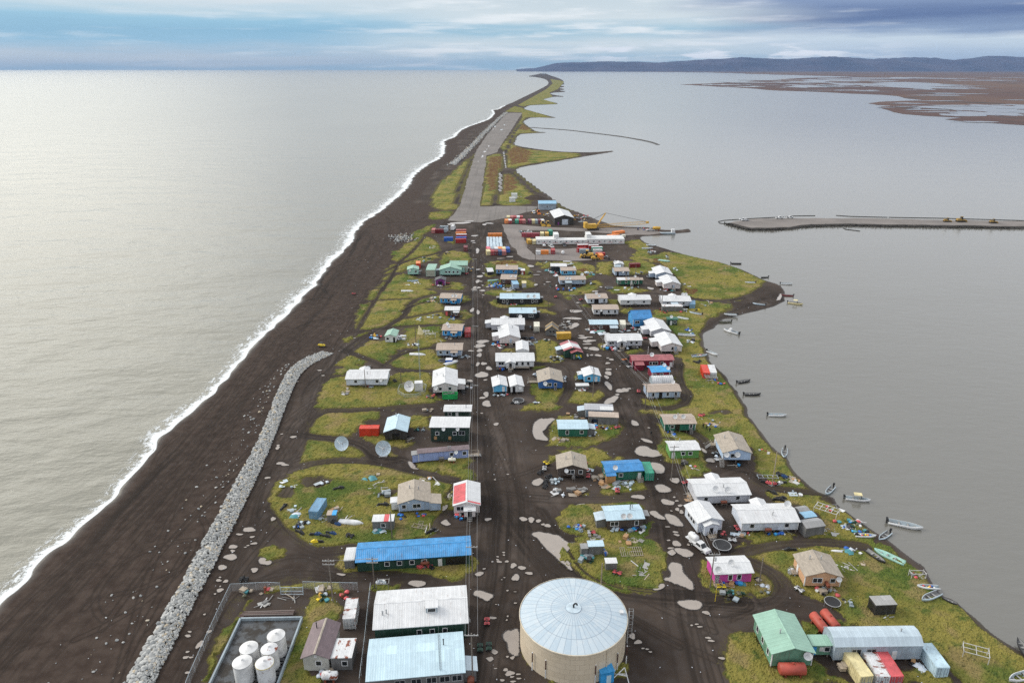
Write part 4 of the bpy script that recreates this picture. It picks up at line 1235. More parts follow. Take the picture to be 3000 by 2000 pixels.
2.6,
'cream',
'cream container in the second row at the bag storage block'],
[-2.79,
432.85,
0,
1.701,
6.06,
2.6,
'bluec',
'blue container in the second row at the bag storage block'],
[-11.51,
473.65,
0,
0.037,
9.63,
2.6,
'orangec',
'orange and white container closing the far end of the bag storage block'],
[-2.76,
533.42,
0,
1.571,
6.06,
2.6,
'cream',
'cream container in the rear row left of the garage'],
[-0.09,
533.42,
0,
1.571,
6.06,
2.6,
'redpale',
'pale red container in the rear row left of the garage'],
[2.27,
533.42,
0,
1.571,
6.06,
2.6,
'redc',
'red container in the rear row left of the garage'],
[4.68,
533.42,
0,
1.571,
6.06,
2.6,
'white',
'white container in the rear row left of the garage'],
[7.01,
533.42,
0,
1.571,
6.06,
2.6,
'redc',
'strong red container in the rear row left of the garage'],
[-4.04,
520.11,
0,
1.666,
6.06,
2.6,
'orangec',
'orange container in the front row left of the garage'],
[-1.5,
520.11,
0,
1.666,
6.06,
2.6,
'redwhite',
'white topped red container in the front row left of the garage'],
[3.52,
520.11,
0,
1.654,
6.06,
2.6,
'greenc',
'green container in the front row left of the garage'],
[6.24,
520.11,
0,
1.67,
6.06,
2.6,
'redc',
'red container in the front row left of the garage'],
[8.62,
520.11,
0,
1.674,
6.06,
2.6,
'redpale',
'pale topped red container in the front row left of the garage'],
[13.18,
520.11,
0,
1.674,
6.06,
2.6,
'purplec',
'purple container in the front row left of the garage'],
[15.58,
520.1,
0,
1.681,
6.06,
2.6,
'cream',
'cream container in the front row left of the garage'],
[18.09,
520.1,
0,
1.683,
6.06,
2.6,
'greyc',
'grey blue container in the front row left of the garage'],
[20.19,
520.1,
0,
1.688,
6.06,
2.6,
'darkred',
'dark red container in the front row left of the garage'],
[22.43,
520.1,
0,
1.678,
6.06,
2.6,
'white',
'white container in the front row left of the garage'],
[20.56,
476.44,
0,
1.571,
6.06,
2.6,
'cream',
'cream container at the rear left of the white camp'],
[23.74,
476.44,
0,
1.571,
6.06,
2.6,
'yellowc',
'yellow container at the rear left of the white camp'],
[26.33,
481.51,
0,
1.737,
6.06,
3.2,
'greenc',
'tall green container at the rear of the white camp'],
[11.11,
455.99,
0,
1.696,
6.06,
2.6,
'yellowc',
'yellow container at the front left of the white camp'],
[14.13,
454.46,
0,
1.644,
6.06,
2.6,
'cream',
'cream container at the front left of the white camp'],
[12.64,
474.43,
0,
-0.033,
12.2,
2.6,
'maroonw',
'maroon and white long trailer left of the white camp',
'office_trailer',
'trailer',
''],
[45.01,
441.17,
0,
0.101,
6.86,
2.6,
'redwhite',
'brown red container with pale top in the camp yard stack'],
[44.81,
428.74,
0,
0.086,
5.79,
2.6,
'greyc',
'grey blue container in front of the camp yard stack'],
[43.5,
432.09,
0,
0.362,
6.06,
2.6,
'redc',
'red container seen end on at the camp yard stack'],
[51.74,
439.62,
0,
0.055,
6.3,
2.6,
'redwhite',
'red container with white top right of the camp yard stack'],
[53.29,
434.5,
0,
0.049,
6.83,
2.6,
'greentop',
'white container with green topped side in the camp yard'],
[52.96,
428.16,
0,
0.059,
5.56,
2.6,
'whiterust',
'rusty white container in the camp yard'],
[53.65,
419.76,
0,
0.056,
5.66,
2.6,
'redc',
'red container nearest the yellow loader'],
[53.31,
415.29,
0,
1.668,
6.06,
2.8,
'orangec',
'orange box container beside the small yellow truck'],
[16.13,
426.03,
0,
0,
2.75,
2.2,
'white',
'white generator box in the equipment row',
'generator_box',
'generator',
''],
[20.19,
426.52,
0,
0,
4.71,
2.4,
'orangec',
'orange open frame generator set in the equipment row',
'generator_set',
'generator',
''],
[25.34,
428.66,
0,
1.571,
6.06,
2.6,
'redc',
'red container at the right end of the equipment row'],
[75.94,
474.11,
0,
0,
2.38,
1.4,
'creamw',
'low cream box beside the stacked rust brown steel',
'storage_box',
'box',
''],
[-24.5,
253.96,
0,
0,
2.6,
1.6,
'bluewhite',
'small blue and white box beside the trampoline',
'storage_box',
'box',
'']],
bo=[[98.85,
149.1,
-0.43,
8.5,
'w m',
'large open white skiff floating off the littered shore'],
[91.47,
144.66,
-2.49,
6,
'gp m',
'grey and pink skiff pulled up beside the litter heap'],
[86.4,
144.1,
-0.09,
5.5,
'w l',
'beached white skiff full of coloured floats'],
[85.1,
136.26,
-1.17,
6,
'k',
'black jon boat on the grass beside the mint one'],
[88.23,
135.99,
2.33,
7.5,
't',
'mint green boat hull on the lagoon grass'],
[91.79,
125.78,
3.04,
5.3,
'w l',
'small loaded skiff on the bank above the grey dinghy'],
[90.57,
122.69,
-2.7,
6.5,
'g',
'big weathered grey dinghy on the grass bank'],
[94.01,
121.52,
2.44,
3.2,
'k',
'broken dark boat hull at the bank edge'],
[100.68,
107.83,
1.41,
6,
'k m',
'dark skiff moored at the far right bank'],
[95.59,
101.04,
-2.83,
7,
'w',
'pale boat lying at the bottom right corner'],
[76.91,
138.38,
3.02,
3,
'w x',
'overturned white skiff on the grass beyond the peach house'],
[86.48,
164.81,
-2.31,
6,
'g m',
'grey skiff on the dark beach near the white canopy boat'],
[92.15,
160.57,
-0.24,
6.8,
'w m c',
'white motor boat with a canvas canopy floating off the beach'],
[81.35,
184.83,
-1.97,
6.5,
'g m',
'square bowed grey skiff run ashore'],
[87.89,
209.57,
-0.09,
6.5,
'w m',
'white skiff with red seats floating beside the meadow'],
[84.78,
225.69,
0.05,
6.5,
'k m',
'black skiff floating south of another dark boat'],
[85.06,
236.62,
0.35,
6.3,
'k m',
'dark olive boat floating with its stern to the shore'],
[131.91,
404.13,
-0.14,
6.5,
'k m',
'lone dark boat floating north of the gravel point'],
[138.75,
374.87,
-2.87,
5,
'k m',
'dark boat tied at the tip of the meadow'],
[126.97,
362.74,
3.14,
6,
'w m',
'white boat pulled up on the meadow edge'],
[146.33,
362.29,
-0.14,
6.6,
'w m',
'white skiff floating off the gravel point tip'],
[139.21,
341.79,
3,
6.3,
'r m',
'dark red boat at the small inlet of the gravel point'],
[138.45,
328.63,
-0.51,
7.5,
'c m',
'long cream boat floating south of the gravel point'],
[119.66,
325.81,
2.83,
6.3,
'g m',
'grey skiff lying on the dark gravel beach'],
[101.34,
310.1,
3.03,
6.5,
'w m',
'white motor skiff at the waterline of the cove'],
[96.44,
301.73,
-2.98,
6.5,
'o m',
'olive skiff at the waterline of the cove'],
[95.58,
288.95,
2.34,
8,
'w m h',
'white cabin cruiser floating in the cove'],
[80.81,
264.11,
-1,
6,
'w m',
'white skiff with its stern against the grassy bank'],
[74.59,
260.04,
0.15,
7,
'g l',
'grey boat with red and yellow cargo beached on the grass'],
[85.65,
312.12,
2.61,
6.5,
'g m',
'grey boat on the grass below the lean-to house'],
[78.18,
304.94,
-0.69,
6.2,
'w',
'white boat beached beside the green roofed cabin'],
[74.71,
282.87,
-0.31,
8,
'w',
'long weathered white boat on the grass behind the white gables'],
[-53.66,
347.49,
0,
7,
'w x',
'long overturned white boat on the yellow meadow'],
[-37.62,
261.49,
-0.08,
7.2,
'w x',
'overturned white boat beside the lattice mast'],
[-23.68,
252.89,
0.74,
7.5,
'w x',
'overturned white boat beside the trampoline and blue box'],
[-53.26,
365.96,
0,
6.5,
'b',
'pale blue boat on the meadow beside the purple cabin'],
[-40.48,
149.69,
-0.12,
7,
'w x',
'long white overturned hull in the junk strewn grass'],
[-10.1,
366.49,
0.17,
6.5,
't',
'mint grey boat beside the brown house junk yard'],
[85.86,
439.3,
0,
7.5,
'w',
'white boat on a trailer above the scrap near the pier'],
[89.96,
447.54,
-0.19,
7.5,
'w',
'white boat lying at the water edge near the pier'],
[90.16,
407.75,
-0.61,
8,
't',
'green boat lying on the red brown tundra'],
[32.87,
406.79,
0,
6,
'w x',
'white boat behind the dark shed house'],
[37.76,
287.78,
0.12,
5.5,
't',
'turquoise skiff in front of the brown plank house'],
[54.32,
349.49,
0,
3.8,
'w x',
'small overturned white skiff near the round trampoline'],
[186.09,
498.14,
0,
6,
'r',
'small red boat at the foot of the gravel causeway']],
qd=[[-5.18,
115.28,
1.6,
'red',
'red quad driving alone up the road past the dark green hall',
0],
[-6.3,
108.18,
-1.53,
'green',
'left of two dark green quads parked by the workshop steps',
0],
[-4.57,
108.52,
-1.54,
'green',
'right of two dark green quads parked by the workshop steps',
0],
[-59.98,
128.26,
3.14,
'black',
'black quad ridden along the track by the rock revetment',
1],
[-39.6,
144.1,
-0.41,
'black',
'black quad parked on the grass behind the blue roofed building',
0],
[23.9,
130.45,
-0.45,
'red',
'red quad on the grass below the tiny grey shed',
0],
[19.58,
145.31,
0,
'redw',
'red and white quad in front of the weathered wooden house',
0],
[53.36,
142.31,
-0.17,
'white',
'white quad beside the round trampoline near the pickup',
0],
[63.02,
124.91,
-1.03,
'white',
'white quad beside the steps of the peach house',
0],
[46.08,
125.85,
3.14,
'yellow',
'yellow quad in front of the pink house',
0],
[21.81,
337.37,
1.42,
'red',
'red quad driving on the road beside the long black building',
0],
[33.89,
332.82,
-2.31,
'red',
'red and black quad beside the pale blue house',
0],
[44.01,
255.91,
-2.61,
'orange',
'orange quad in the cluster beside the crimson building',
0],
[45.82,
257.7,
-2.61,
'black',
'rearmost black quad in the cluster beside the crimson building',
0],
[43.58,
253.02,
-2.61,
'black',
'leftmost black quad in the cluster beside the crimson building',
0],
[45.15,
251.12,
-2.62,
'black',
'middle black quad in the cluster beside the crimson building',
0],
[44.92,
249,
-2.62,
'white',
'white and black quad in the cluster beside the crimson building',
0],
[44.78,
226.76,
-1.74,
'red',
'red quad parked left of the pale blue house',
0],
[-80.22,
342.65,
3.14,
'red',
'red quad driving alone on the dark beach',
0],
[9.26,
175.12,
-1.69,
'white',
'white quad beside the dark brown house',
0],
[9.96,
178.07,
-0.93,
'yellow',
'yellow quad beside the dark brown house',
0],
[8.01,
173.02,
-2.27,
'black',
'brownish black quad at the left of the dark brown house',
0],
[10.25,
170.97,
-2.52,
'black',
'black quad near the front left corner of the dark brown house',
0],
[9.28,
168.3,
-1.94,
'black',
'black quad by the muddy puddle, middle of the row',
0],
[9.06,
166.12,
-1.94,
'black',
'black quad by the muddy puddle, front of the row',
0],
[21.31,
171.2,
-1.67,
'red',
'red quad at the right of the dark brown house',
0],
[28.48,
163.77,
-1.62,
'red',
'red quad amid junk in front of the plywood house',
0],
[33.43,
199.98,
-2.64,
'red',
'red quad behind the green house scrap heap',
0],
[47.82,
167.81,
-2.79,
'red',
'red quad behind the large white roofed house',
0],
[55.97,
147.08,
-1.49,
'red',
'red quad beside the deck of the large white long house',
0],
[-25.17,
380.04,
-2.45,
'red',
'red quad near the wide mint green building',
0],
[-34.08,
361.34,
0,
'red',
'red quad beside the purple cabin',
0],
[56.19,
279.4,
0,
'red',
'magenta red quad right of the porch house',
0],
[43.37,
359.4,
0,
'black',
'dark quad behind the long grey blue house',
0],
[-17.2,
226.47,
-1.17,
'black',
'black quad right of the green dumpster',
0],
[-42.81,
235.77,
-1.11,
'black',
'black quad beside the fenced satellite dish',
0],
[62.6,
208.53,
0,
'red',
'red quad in the grass behind the emerald house',
0]],
sm=[[-47.16,
141.89,
3.14,
'yellow',
'yellow snowmachine at the edge of the big grass island'],
[70.38,
168.03,
-0.53,
'red',
'red and black snowmachine below the tan pole'],
[72.56,
167.37,
-3.03,
'red',
'red snowmachine beside the plywood sheets'],
[74.39,
167.81,
-2.92,
'white',
'white snowmachine beside the plywood sheets'],
[70.25,
163.1,
-0.86,
'black',
'black snowmachine near the shore path'],
[71.64,
160.41,
0,
'black',
'black snowmachine behind the large white long house'],
[70.78,
159.6,
-0.25,
'black',
'dark snowmachine in front of another near the large long house'],
[75.9,
171.38,
-0.67,
'blue',
'dark blue snowmachine above the plywood sheets'],
[66.08,
138.79,
3.14,
'black',
'black snowmachine behind the peach house'],
[-48.15,
144.79,
0,
'blue',
'purple blue snowmachine in the wreck row on the grass'],
[-45.61,
144.03,
-0.29,
'black',
'black snowmachine in the wreck row on the grass'],
[-44.48,
145.18,
-0.29,
'blue',
'bright blue snowmachine in the wreck row on the grass'],
[-53.19,
148.49,
-1.12,
'black',
'black snowmachine in the left junk heap'],
[-52.25,
145.56,
-0.59,
'black',
'dark snowmachine below the left junk heap'],
[-45.22,
150.3,
-0.74,
'black',
'black snowmachine beside the blue patched shed'],
[-44.21,
149.09,
-0.42,
'blue',
'blue black snowmachine beside the blue patched shed'],
[-47.15,
165.13,
0.37,
'black',
'black snowmachine alone in the middle of the big grass island'],
[-59.52,
156.35,
1.3,
'black',
'black snowmachine at the left edge of the big grass island'],
[-33.7,
157.44,
0,
'black',
'black snowmachine beside the grey blue house'],
[-19.93,
146.14,
0.71,
'black',
'black snowmachine by the sled frame near the road'],
[28.98,
167.86,
0.73,
'grey',
'grey snowmachine in the plywood house junk'],
[20.08,
357.5,
-1.62,
'green',
'dark green covered machine beside the grey lean-to'],
[23.29,
357.5,
-1.51,
'white',
'white covered machine beside the grey lean-to'],
[1.13,
217.71,
0,
'white',
'white snowmachine beside the black trampoline'],
[8.05,
279.83,
0,
'blue',
'blue snowmachine by the white gable house steps'],
[5.65,
279.83,
-0.4,
'black',
'black snowmachine by the white gable house steps'],
[16.06,
285.09,
-0.53,
'black',
'black snowmachine in front of the collapsed ruin'],
[17.88,
284.02,
-0.53,
'grey',
'grey snowmachine in front of the collapsed ruin'],
[72.83,
254.18,
0.6,
'black',
'black snowmachine above the lagoon edge containers'],
[71.73,
253.4,
-0.8,
'black',
'black snowmachine left of another above the lagoon edge containers'],
[87.95,
317.03,
0.4,
'yellow',
'yellow snowmachine behind the grey beached boat']],
po=[[-38.41,
121.35,
11.4,
2,
'utility pole with double crossarms inside the fuel yard fence',
'wood',
0.16],
[-30.25,
125.6,
8.5,
2,
'utility pole with double crossarms in front of the blue roofed building',
'wood',
0.16],
[-29.2,
143.28,
8.1,
0,
'bare pole behind the blue roofed building',
'wood',
0.16],
[19.76,
126.76,
6,
0,
'short brown pole on the grass edge behind the tank',
'wood',
0.16],
[43.8,
126.13,
9.3,
1,
'utility pole with white transformer by the pink house',
'wood',
0.16],
[55,
127.19,
7.1,
0,
'bare pole right of the pink house',
'wood',
0.16],
[43.76,
121.85,
3.6,
0,
'yellow marker pole in front of the pink house',
'yellow',
0.06],
[-8.7,
126.46,
11,
1,
'utility pole on the main street at the corner of the blue roofed building',
'wood',
0.16],
[-10.49,
166.46,
10.2,
1,
'utility pole on the main street beside the lavender trailer building',
'wood',
0.16],
[-12.5,
213.22,
9.4,
1,
'utility pole on the main street beside the two storey green building',
'wood',
0.16],
[-15.06,
271.01,
9.3,
1,
'utility pole on the main street beside the first white gable house',
'wood',
0.16],
[-17.7,
322.32,
8.5,
1,
'utility pole on the main street beside the twin dish blue house',
'wood',
0.16],
[-20.46,
374.19,
10.6,
1,
'northernmost tall utility pole on the main street',
'wood',
0.16],
[44.38,
169.85,
10.9,
1,
'utility pole with a crossarm beside the lime green house',
'wood',
0.16],
[71.49,
166.94,
10.7,
0,
'tall tan pole standing in the lagoon grass',
'wood',
0.16],
[44.52,
212.46,
10.7,
1,
'utility pole in front of the pale blue house',
'wood',
0.16],
[28.2,
222.81,
10.8,
0,
'pole in front of the light blue cabin',
'wood',
0.16],
[54.44,
262.27,
3.5,
0,
'white mast behind the crimson building',
'white',
0.1],
[28.22,
316.14,
8.4,
1,
'pole in the road fork near the grey quad',
'wood',
0.16],
[17.15,
318.46,
9.3,
0,
'pole between the black houses',
'wood',
0.16],
[44.9,
368.71,
11,
0,
'pole at the road beside the grey lean-to',
'wood',
0.16],
[20.22,
371.56,
9.1,
0,
'pole left of the cyan house',
'wood',
0.16],
[13.97,
411.29,
9.8,
0,
'pole at the front of the camp yard',
'wood',
0.16],
[12.51,
428,
9.6,
1,
'pole beside the camp equipment row',
'wood',
0.16],
[9.07,
445.28,
9.6,
0,
'pole beside the maroon office trailer',
'wood',
0.16],
[11.63,
555.66,
9,
0,
'pole behind the rear container row',
'wood',
0.16],
[-39.79,
272.57,
9.6,
0,
'rusty brown pole in the meadow beside the lattice mast',
'wood',
0.16],
[-40.12,
233.25,
6.8,
0,
'pole beside the fenced satellite dish',
'wood',
0.16],
[-52.32,
229.75,
7.5,
0,
'pole in front of the white house with the vestibule',
'wood',
0.16],
[71.26,
319.59,
7.8,
0,
'pole at the left end of the white roofed long shore house',
'wood',
0.16],
[67.8,
375.18,
6.7,
0,
'pole in front of the dark red container',
'wood',
0.16],
[36.73,
266.49,
5.1,
0,
'pole left of the porch house',
'wood',
0.16],
[-7.35,
100.28,
11.7,
1,
'foreground utility pole in front of the workshop annex',
'wood',
0.16]],
wp=[[7,8],[8,9],[9,10],[10,11],[11,12],[32,7],[4,13],[13,15],[15,18],[0,1]],
lat=[[-13.16,
99.53,
12.2,
'slim lattice radio mast standing before the pale blue workshop roof'],
[-33.81,
237.63,
15.6,
'tall slim lattice mast behind the fenced satellite dish']],
cl=[[-55,
153.2,
1.5,
1.7,
6,
'wpt',
'left of the worn pale blue container'],
[-52.8,
148.7,
1.7,
2,
9,
'kcb',
'in the heap left on the big grass island'],
[-48.4,
153.2,
1.7,
2.5,
8,
'wps',
'around the blue patched shed'],
[-45.4,
155.3,
1.7,
2.6,
8,
'pPs',
'right of the blue patched shed'],
[-40.9,
151.5,
2.9,
0.8,
9,
'pp',
'in the lumber pile behind the overturned hull'],
[-32.4,
145.9,
2.1,
1.2,
6,
'wwt',
'in front of the red striped shed'],
[-27.8,
152.3,
1.5,
1.2,
6,
'kcb',
'below the front wall of the grey blue house'],
[-23.2,
152.8,
1.5,
1.2,
7,
'wbr',
'right front of the grey blue house'],
[-23,
168.5,
2.4,
2.5,
12,
'ppwP',
'in the lumber stack behind the grey blue house'],
[-39.7,
171.4,
2.7,
2,
9,
'ppts',
'in the tarp covered lumber heap'],
[-36.4,
166.6,
2.1,
1.9,
9,
'pp',
'in the driftwood rack pile on the big grass island'],
[-22.1,
147.7,
1.7,
1.6,
6,
'ppf',
'at the sled frame near the road'],
[-12.6,
151.9,
2.2,
1.7,
12,
'brcwk',
'below the porch of the half red roofed house'],
[-57,
155.7,
1.5,
1.7,
5,
'wPc',
'scattered left on the big grass island'],
[-34.4,
162.3,
1.6,
1.9,
6,
'kcw',
'beside the driftwood rack'],
[-61.3,
168,
3.2,
2.4,
5,
'w',
'on the bare dirt patches of the big grass island'],
[-52,
168,
1.6,
1.5,
4,
'w',
'on the upper bare dirt patch'],
[14.5,
192.9,
3.2,
2.2,
16,
'PpsS',
'in the wood scrap heap before the green house'],
[29,
200.9,
4.7,
3,
26,
'pwrkSb',
'in the scrap yard behind the green house'],
[25.6,
195.1,
1.6,
2.3,
8,
'wwk',
'at the right end of the green house'],
[21.9,
208.8,
3.5,
3.2,
10,
'pPS',
'around the scrap yard sheds'],
[14.1,
163.1,
3.8,
1.7,
18,
'SpwkP',
'in the scrap boat bow heap'],
[19.4,
164.4,
1.4,
1.3,
6,
'Sk',
'at the right end of the scrap boat bow heap'],
[11.9,
169.2,
1.9,
2.2,
9,
'kkc',
'front left of the dark brown house'],
[21.4,
174.7,
0.7,
3.3,
6,
'krw',
'right of the dark brown house'],
[30.7,
167.4,
3.1,
4,
20,
'wpkcS',
'in the junk before the plywood house'],
[24.3,
170.1,
1.5,
3.2,
8,
'pPs',
'at the left porch of the plywood house'],
[25,
165.7,
1.4,
1.7,
6,
'PsS',
'at the corner of the plywood house yard'],
[16.3,
147.3,
2.6,
1.4,
14,
'kkrbw',
'left of the weathered wooden house'],
[28.2,
147.3,
4.8,
1.1,
26,
'kbrwpc',
'along the front of the weathered wooden house'],
[17.3,
135.4,
2.3,
1.6,
10,
'gck',
'in the weedy junk on the island behind the tank'],
[28.2,
142.3,
3.2,
1.1,
9,
'PSp',
'in the lumber at the back of the island behind the tank'],
[29.6,
131.6,
2.2,
2.7,
14,
'pppS',
'in the plank pile on the island behind the tank'],
[20.2,
143.6,
1.6,
0.9,
6,
'SP',
'behind the pale blue roofed island shed'],
[21.4,
137.8,
1,
0.8,
4,
'bws',
'beside the pale blue roofed island shed'],
[48,
123.4,
2.4,
1.7,
18,
'kgc',
'in the dark scrap heap before the pink house'],
[48.7,
127.5,
3.1,
0.7,
9,
'Pbtk',
'along the front of the pink house'],
[54.7,
127.9,
1.7,
2.2,
8,
'ksw',
'right of the pink house'],
[55.4,
125.1,
1.4,
1.4,
6,
'pgw',
'in the weeds right of the pink house'],
[69,
124.4,
2.9,
1.4,
14,
'kwsr',
'below the front of the peach house'],
[75.6,
133.1,
2,
1.5,
6,
'ppS',
'right of the peach house'],
[64.3,
130.8,
0.7,
1.1,
3,
'w',
'left of the peach house'],
[72.2,
121.3,
1.2,
1,
4,
'wk',
'beside the small round trampoline'],
[80.8,
138.2,
2.3,
1.6,
10,
'wbtg',
'in the tarp heap on the lagoon grass'],
[79.6,
133.8,
1.8,
1.6,
6,
'pps',
'at the wooden frame on the lagoon grass'],
[85.8,
147.5,
3.3,
3.2,
30,
'wrbkpg',
'in the litter heap on the shore'],
[78.3,
145.8,
2.7,
1.3,
14,
'ppPS',
'in the lumber beside the grey shacks'],
[83.8,
149.8,
2.8,
2.3,
10,
'rwpg',
'in the weeds behind the litter heap'],
[91.7,
130.1,
1.5,
1.5,
5,
'pSr',
'at the broken swing frame on the bank'],
[78.3,
117.8,
1.4,
0.6,
3,
'p',
'before the small plywood shed'],
[63.6,
103.6,
1.2,
1.1,
6,
'krs',
'between the mint connector and the cream container'],
[77.8,
104.4,
1.3,
1.1,
5,
'tkP',
'between the red and pale blue containers'],
[57,
144.6,
2.6,
1.4,
12,
'pwrP',
'before the large white long house'],
[65.2,
145.7,
3.4,
1.1,
14,
'wkpb',
'under the front of the large white long house'],
[61.4,
148.5,
0.9,
1.5,
6,
'wrk',
'beside the deck of the large white long house'],
[77.8,
169.4,
1.4,
1.8,
5,
'PPw',
'at the plywood sheets on the lagoon grass'],
[75.3,
185.1,
1.6,
2.1,
7,
'pprw',
'in the lumber on the lagoon grass'],
[76,
171.6,
1.5,
1.4,
5,
'kkw',
'by the snowmachines on the lagoon grass'],
[76.5,
162.5,
1.4,
1.3,
4,
'w',
'in the grass by the shore path'],
[51.7,
145,
1.1,
1.4,
6,
'kwr',
'right of the arched entry house'],
[47,
161.6,
1.6,
2.1,
9,
'pPs',
'on the wooden deck left of the large white roofed house'],
[52.4,
175.3,
1.5,
1.9,
9,
'pprw',
'in the scrap ring on the small grass patch'],
[50.4,
178.7,
2,
1,
5,
'kk',
'behind the scrap ring'],
[60.9,
182.6,
0.8,
2.5,
7,
'wk',
'left of the stilted pale blue house'],
[65.3,
177.7,
2,
0.7,
5,
'bkp',
'under the stilted pale blue house'],
[49.8,
195.9,
1.6,
1.1,
5,
'bwk',
'below the emerald house'],
[83.1,
156,
2.7,
2,
12,
'wpr',
'in the junk along the shore beside the rack'],
[62,
208,
1.1,
1.9,
5,
'rkw',
'behind the emerald house'],
[65,
203.1,
2.5,
3,
12,
'wpPb',
'in the lumber scatter by the emerald house'],
[73,
239.6,
2.6,
4.8,
14,
'ppS',
'in the rack pile by the lagoon edge containers'],
[75.1,
234.2,
2.2,
3.1,
7,
'pwrb',
'on the bank by the lagoon edge containers'],
[40.2,
268.6,
3.2,
3.5,
16,
'rrwkb',
'in the toys before the porch house'],
[49.2,
268.6,
2.2,
2.2,
8,
'kwk',
'under the right side of the porch house'],
[39.8,
286.5,
2,
1.9,
5,
'wt',
'at the lumber beside the porch house'],
[55.5,
291.4,
2.4,
5.1,
9,
'kkrw',
'between the cream container and white gables'],
[48.7,
289.4,
2,
2,
7,
'rrwk',
'at the cream container'],
[36,
289.4,
4.1,
2,
9,
'rwkt',
'before the brown plank house'],
[77.8,
289.4,
2,
5,
11,
'wwgb',
'in the clutter right of the white gables'],
[74.8,
275.3,
2,
3.7,
8,
'wgk',
'in the grass right of the lower white gable'],
[79.1,
317.3,
4.5,
3.5,
14,
'kwwr',
'before the lean-to house'],
[94.6,
326.8,
3.4,
5,
12,
'pPSw',
'in the timber pile by the point'],
[70.9,
314.9,
2.6,
3.5,
8,
'gkr',
'left before the lean-to house'],
[92.1,
357.2,
2.9,
4.3,
8,
'pwg',
'in the lumber on the meadow edge'],
[62.1,
353,
4.9,
4.2,
12,
'rwtk',
'before the part white roofed green house'],
[71,
381.5,
2.2,
4.9,
7,
'wkb',
'behind the part white roofed green house'],
[43,
381.5,
2.2,
4.9,
6,
'kgw',
'right of the cyan house'],
[80.3,
350.2,
3.6,
2.1,
7,
'rwt',
'below the southern meadow gable'],
[92.5,
389.8,
2.7,
3.4,
6,
'w',
'behind the northern meadow gable'],
[-8.2,
358.3,
4.3,
4.3,
34,
'wbkrwb',
'in the junk yard of the brown house'],
[-0.8,
351,
4.2,
3.1,
22,
'kwkw',
'in the wreck row below the brown house'],
[25,
351,
1.8,
3.1,
9,
'wkbr',
'left of the grey lean-to'],
[30.4,
350,
2.7,
2.6,
9,
'wbk',
'before the grey lean-to'],
[23.7,
380.9,
1.9,
4.8,
12,
'krw',
'left of the cyan house yard'],
[21.4,
386.9,
2,
5,
8,
'wrkt',
'in the boat yard left of the cyan house'],
[41.9,
362.6,
1.2,
3.3,
5,
'kw',
'right of the long grey blue house'],
[43.1,
380.9,
2.6,
3.6,
7,
'gwt',
'in the grass right of the cyan house'],
[0.9,
326.9,
5.1,
1.8,
14,
'kkrw',
'along the front of the long black building'],
[17.4,
403.5,
3.1,
2.7,
6,
'gkw',
'behind the dark shed house'],
[33.7,
402.1,
2,
2.6,
5,
'w',
'right of the dark shed house'],
[8.8,
382.1,
1.3,
3.6,
5,
'kw',
'right of the small red shed'],
[-4.8,
273.2,
3.2,
4,
14,
'rrwkb',
'before the white gable house on the main street'],
[9,
275.2,
2.2,
3,
7,
'wpk',
'right of the small white gabled shed'],
[14.9,
276.3,
2.2,
3.1,
6,
'kgw',
'in the grass beside the green store'],
[17.1,
257.2,
3.1,
3.6,
16,
'kwkw',
'in the scrap heap before the green store'],
[-4.1,
248.2,
2,
2.5,
12,
'bbwkr',
'before the ramp house'],
[9.5,
292.2,
1.5,
5.7,
6,
'kw',
'beside the cream box container'],
[24,
296.7,
2.3,
5.8,
12,
'ppS',
'in the wreckage of the ruin'],
[25.1,
228.9,
2.2,
2.2,
12,
'wwrP',
'at the white stall before the light blue cabin'],
[-4.3,
225.3,
2.8,
2.2,
9,
'rwk',
'before the white twin cabins'],
[8.8,
242.8,
1,
2.5,
5,
'kwr',
'beside the weathered blue house'],
[19.5,
237.2,
1,
2.4,
6,
'kw',
'right of the weathered blue house'],
[9.2,
217.7,
1.5,
0.8,
4,
'wk',
'on the small grass island by the twin cabins'],
[-58.2,
281.9,
2.6,
3.7,
12,
'rkbwy',
'left of the white cabin'],
[-47.2,
280.1,
1.9,
5.5,
14,
'wpw',
'right of the white cabin'],
[-38.4,
287.5,
2,
2.9,
10,
'pwS',
'at the tent frame in the meadow'],
[-34.8,
284.7,
2.3,
3.8,
12,
'pwp',
'at the white rack beside the bright blue house'],
[-41,
272.1,
2.5,
1.7,
10,
'wwk',
'at the foot of the rusty brown pole'],
[-35,
306.6,
3.5,
5.4,
14,
'wpwk',
'in the litter left of the brown house'],
[-42.4,
304.5,
1.4,
2.1,
4,
'w',
'in the yellow grass near the brown house'],
[-39.1,
332.8,
2.3,
5,
9,
'swPS',
'left of the twin dish blue house'],
[-27.6,
305.5,
2.1,
3.2,
5,
'kwb',
'before the brown house'],
[-25.6,
281,
2.6,
1.8,
7,
'kws',
'before the red container blue house'],
[-32.6,
276.5,
2.9,
1.3,
6,
'pp',
'at the lumber before the light blue house'],
[-18.7,
258.9,
1.5,
2.4,
8,
'kwk',
'right of the light blue house'],
[-27,
359.1,
1.6,
4.3,
3,
'p',
'at the planks beside the purple cabin'],
[-52.1,
360.5,
3.6,
4.3,
9,
'wpw',
'beside the pale blue meadow boat'],
[-38.7,
359.1,
3.2,
2.1,
8,
'kwr',
'before the purple cabin'],
[-51.5,
411.3,
4.2,
5.5,
16,
'wwpg',
'in the litter behind the mint cabin'],
[-23.7,
391.6,
1.7,
6.3,
11,
'kwyp',
'at the right end of the wide mint building'],
[-39.8,
428.3,
1.4,
4.5,
5,
'ks',
'in the grass behind the mint buildings'],
[-50.2,
441.9,
2.6,
4.7,
7,
'wp',
'in the grass by the short stack row'],
[-51.2,
383,
1.3,
3.6,
5,
'kw',
'right of the mint cabin'],
[-58.3,
227.2,
2.2,
2.9,
8,
'Ssw',
'at the dark pile before the vestibule house'],
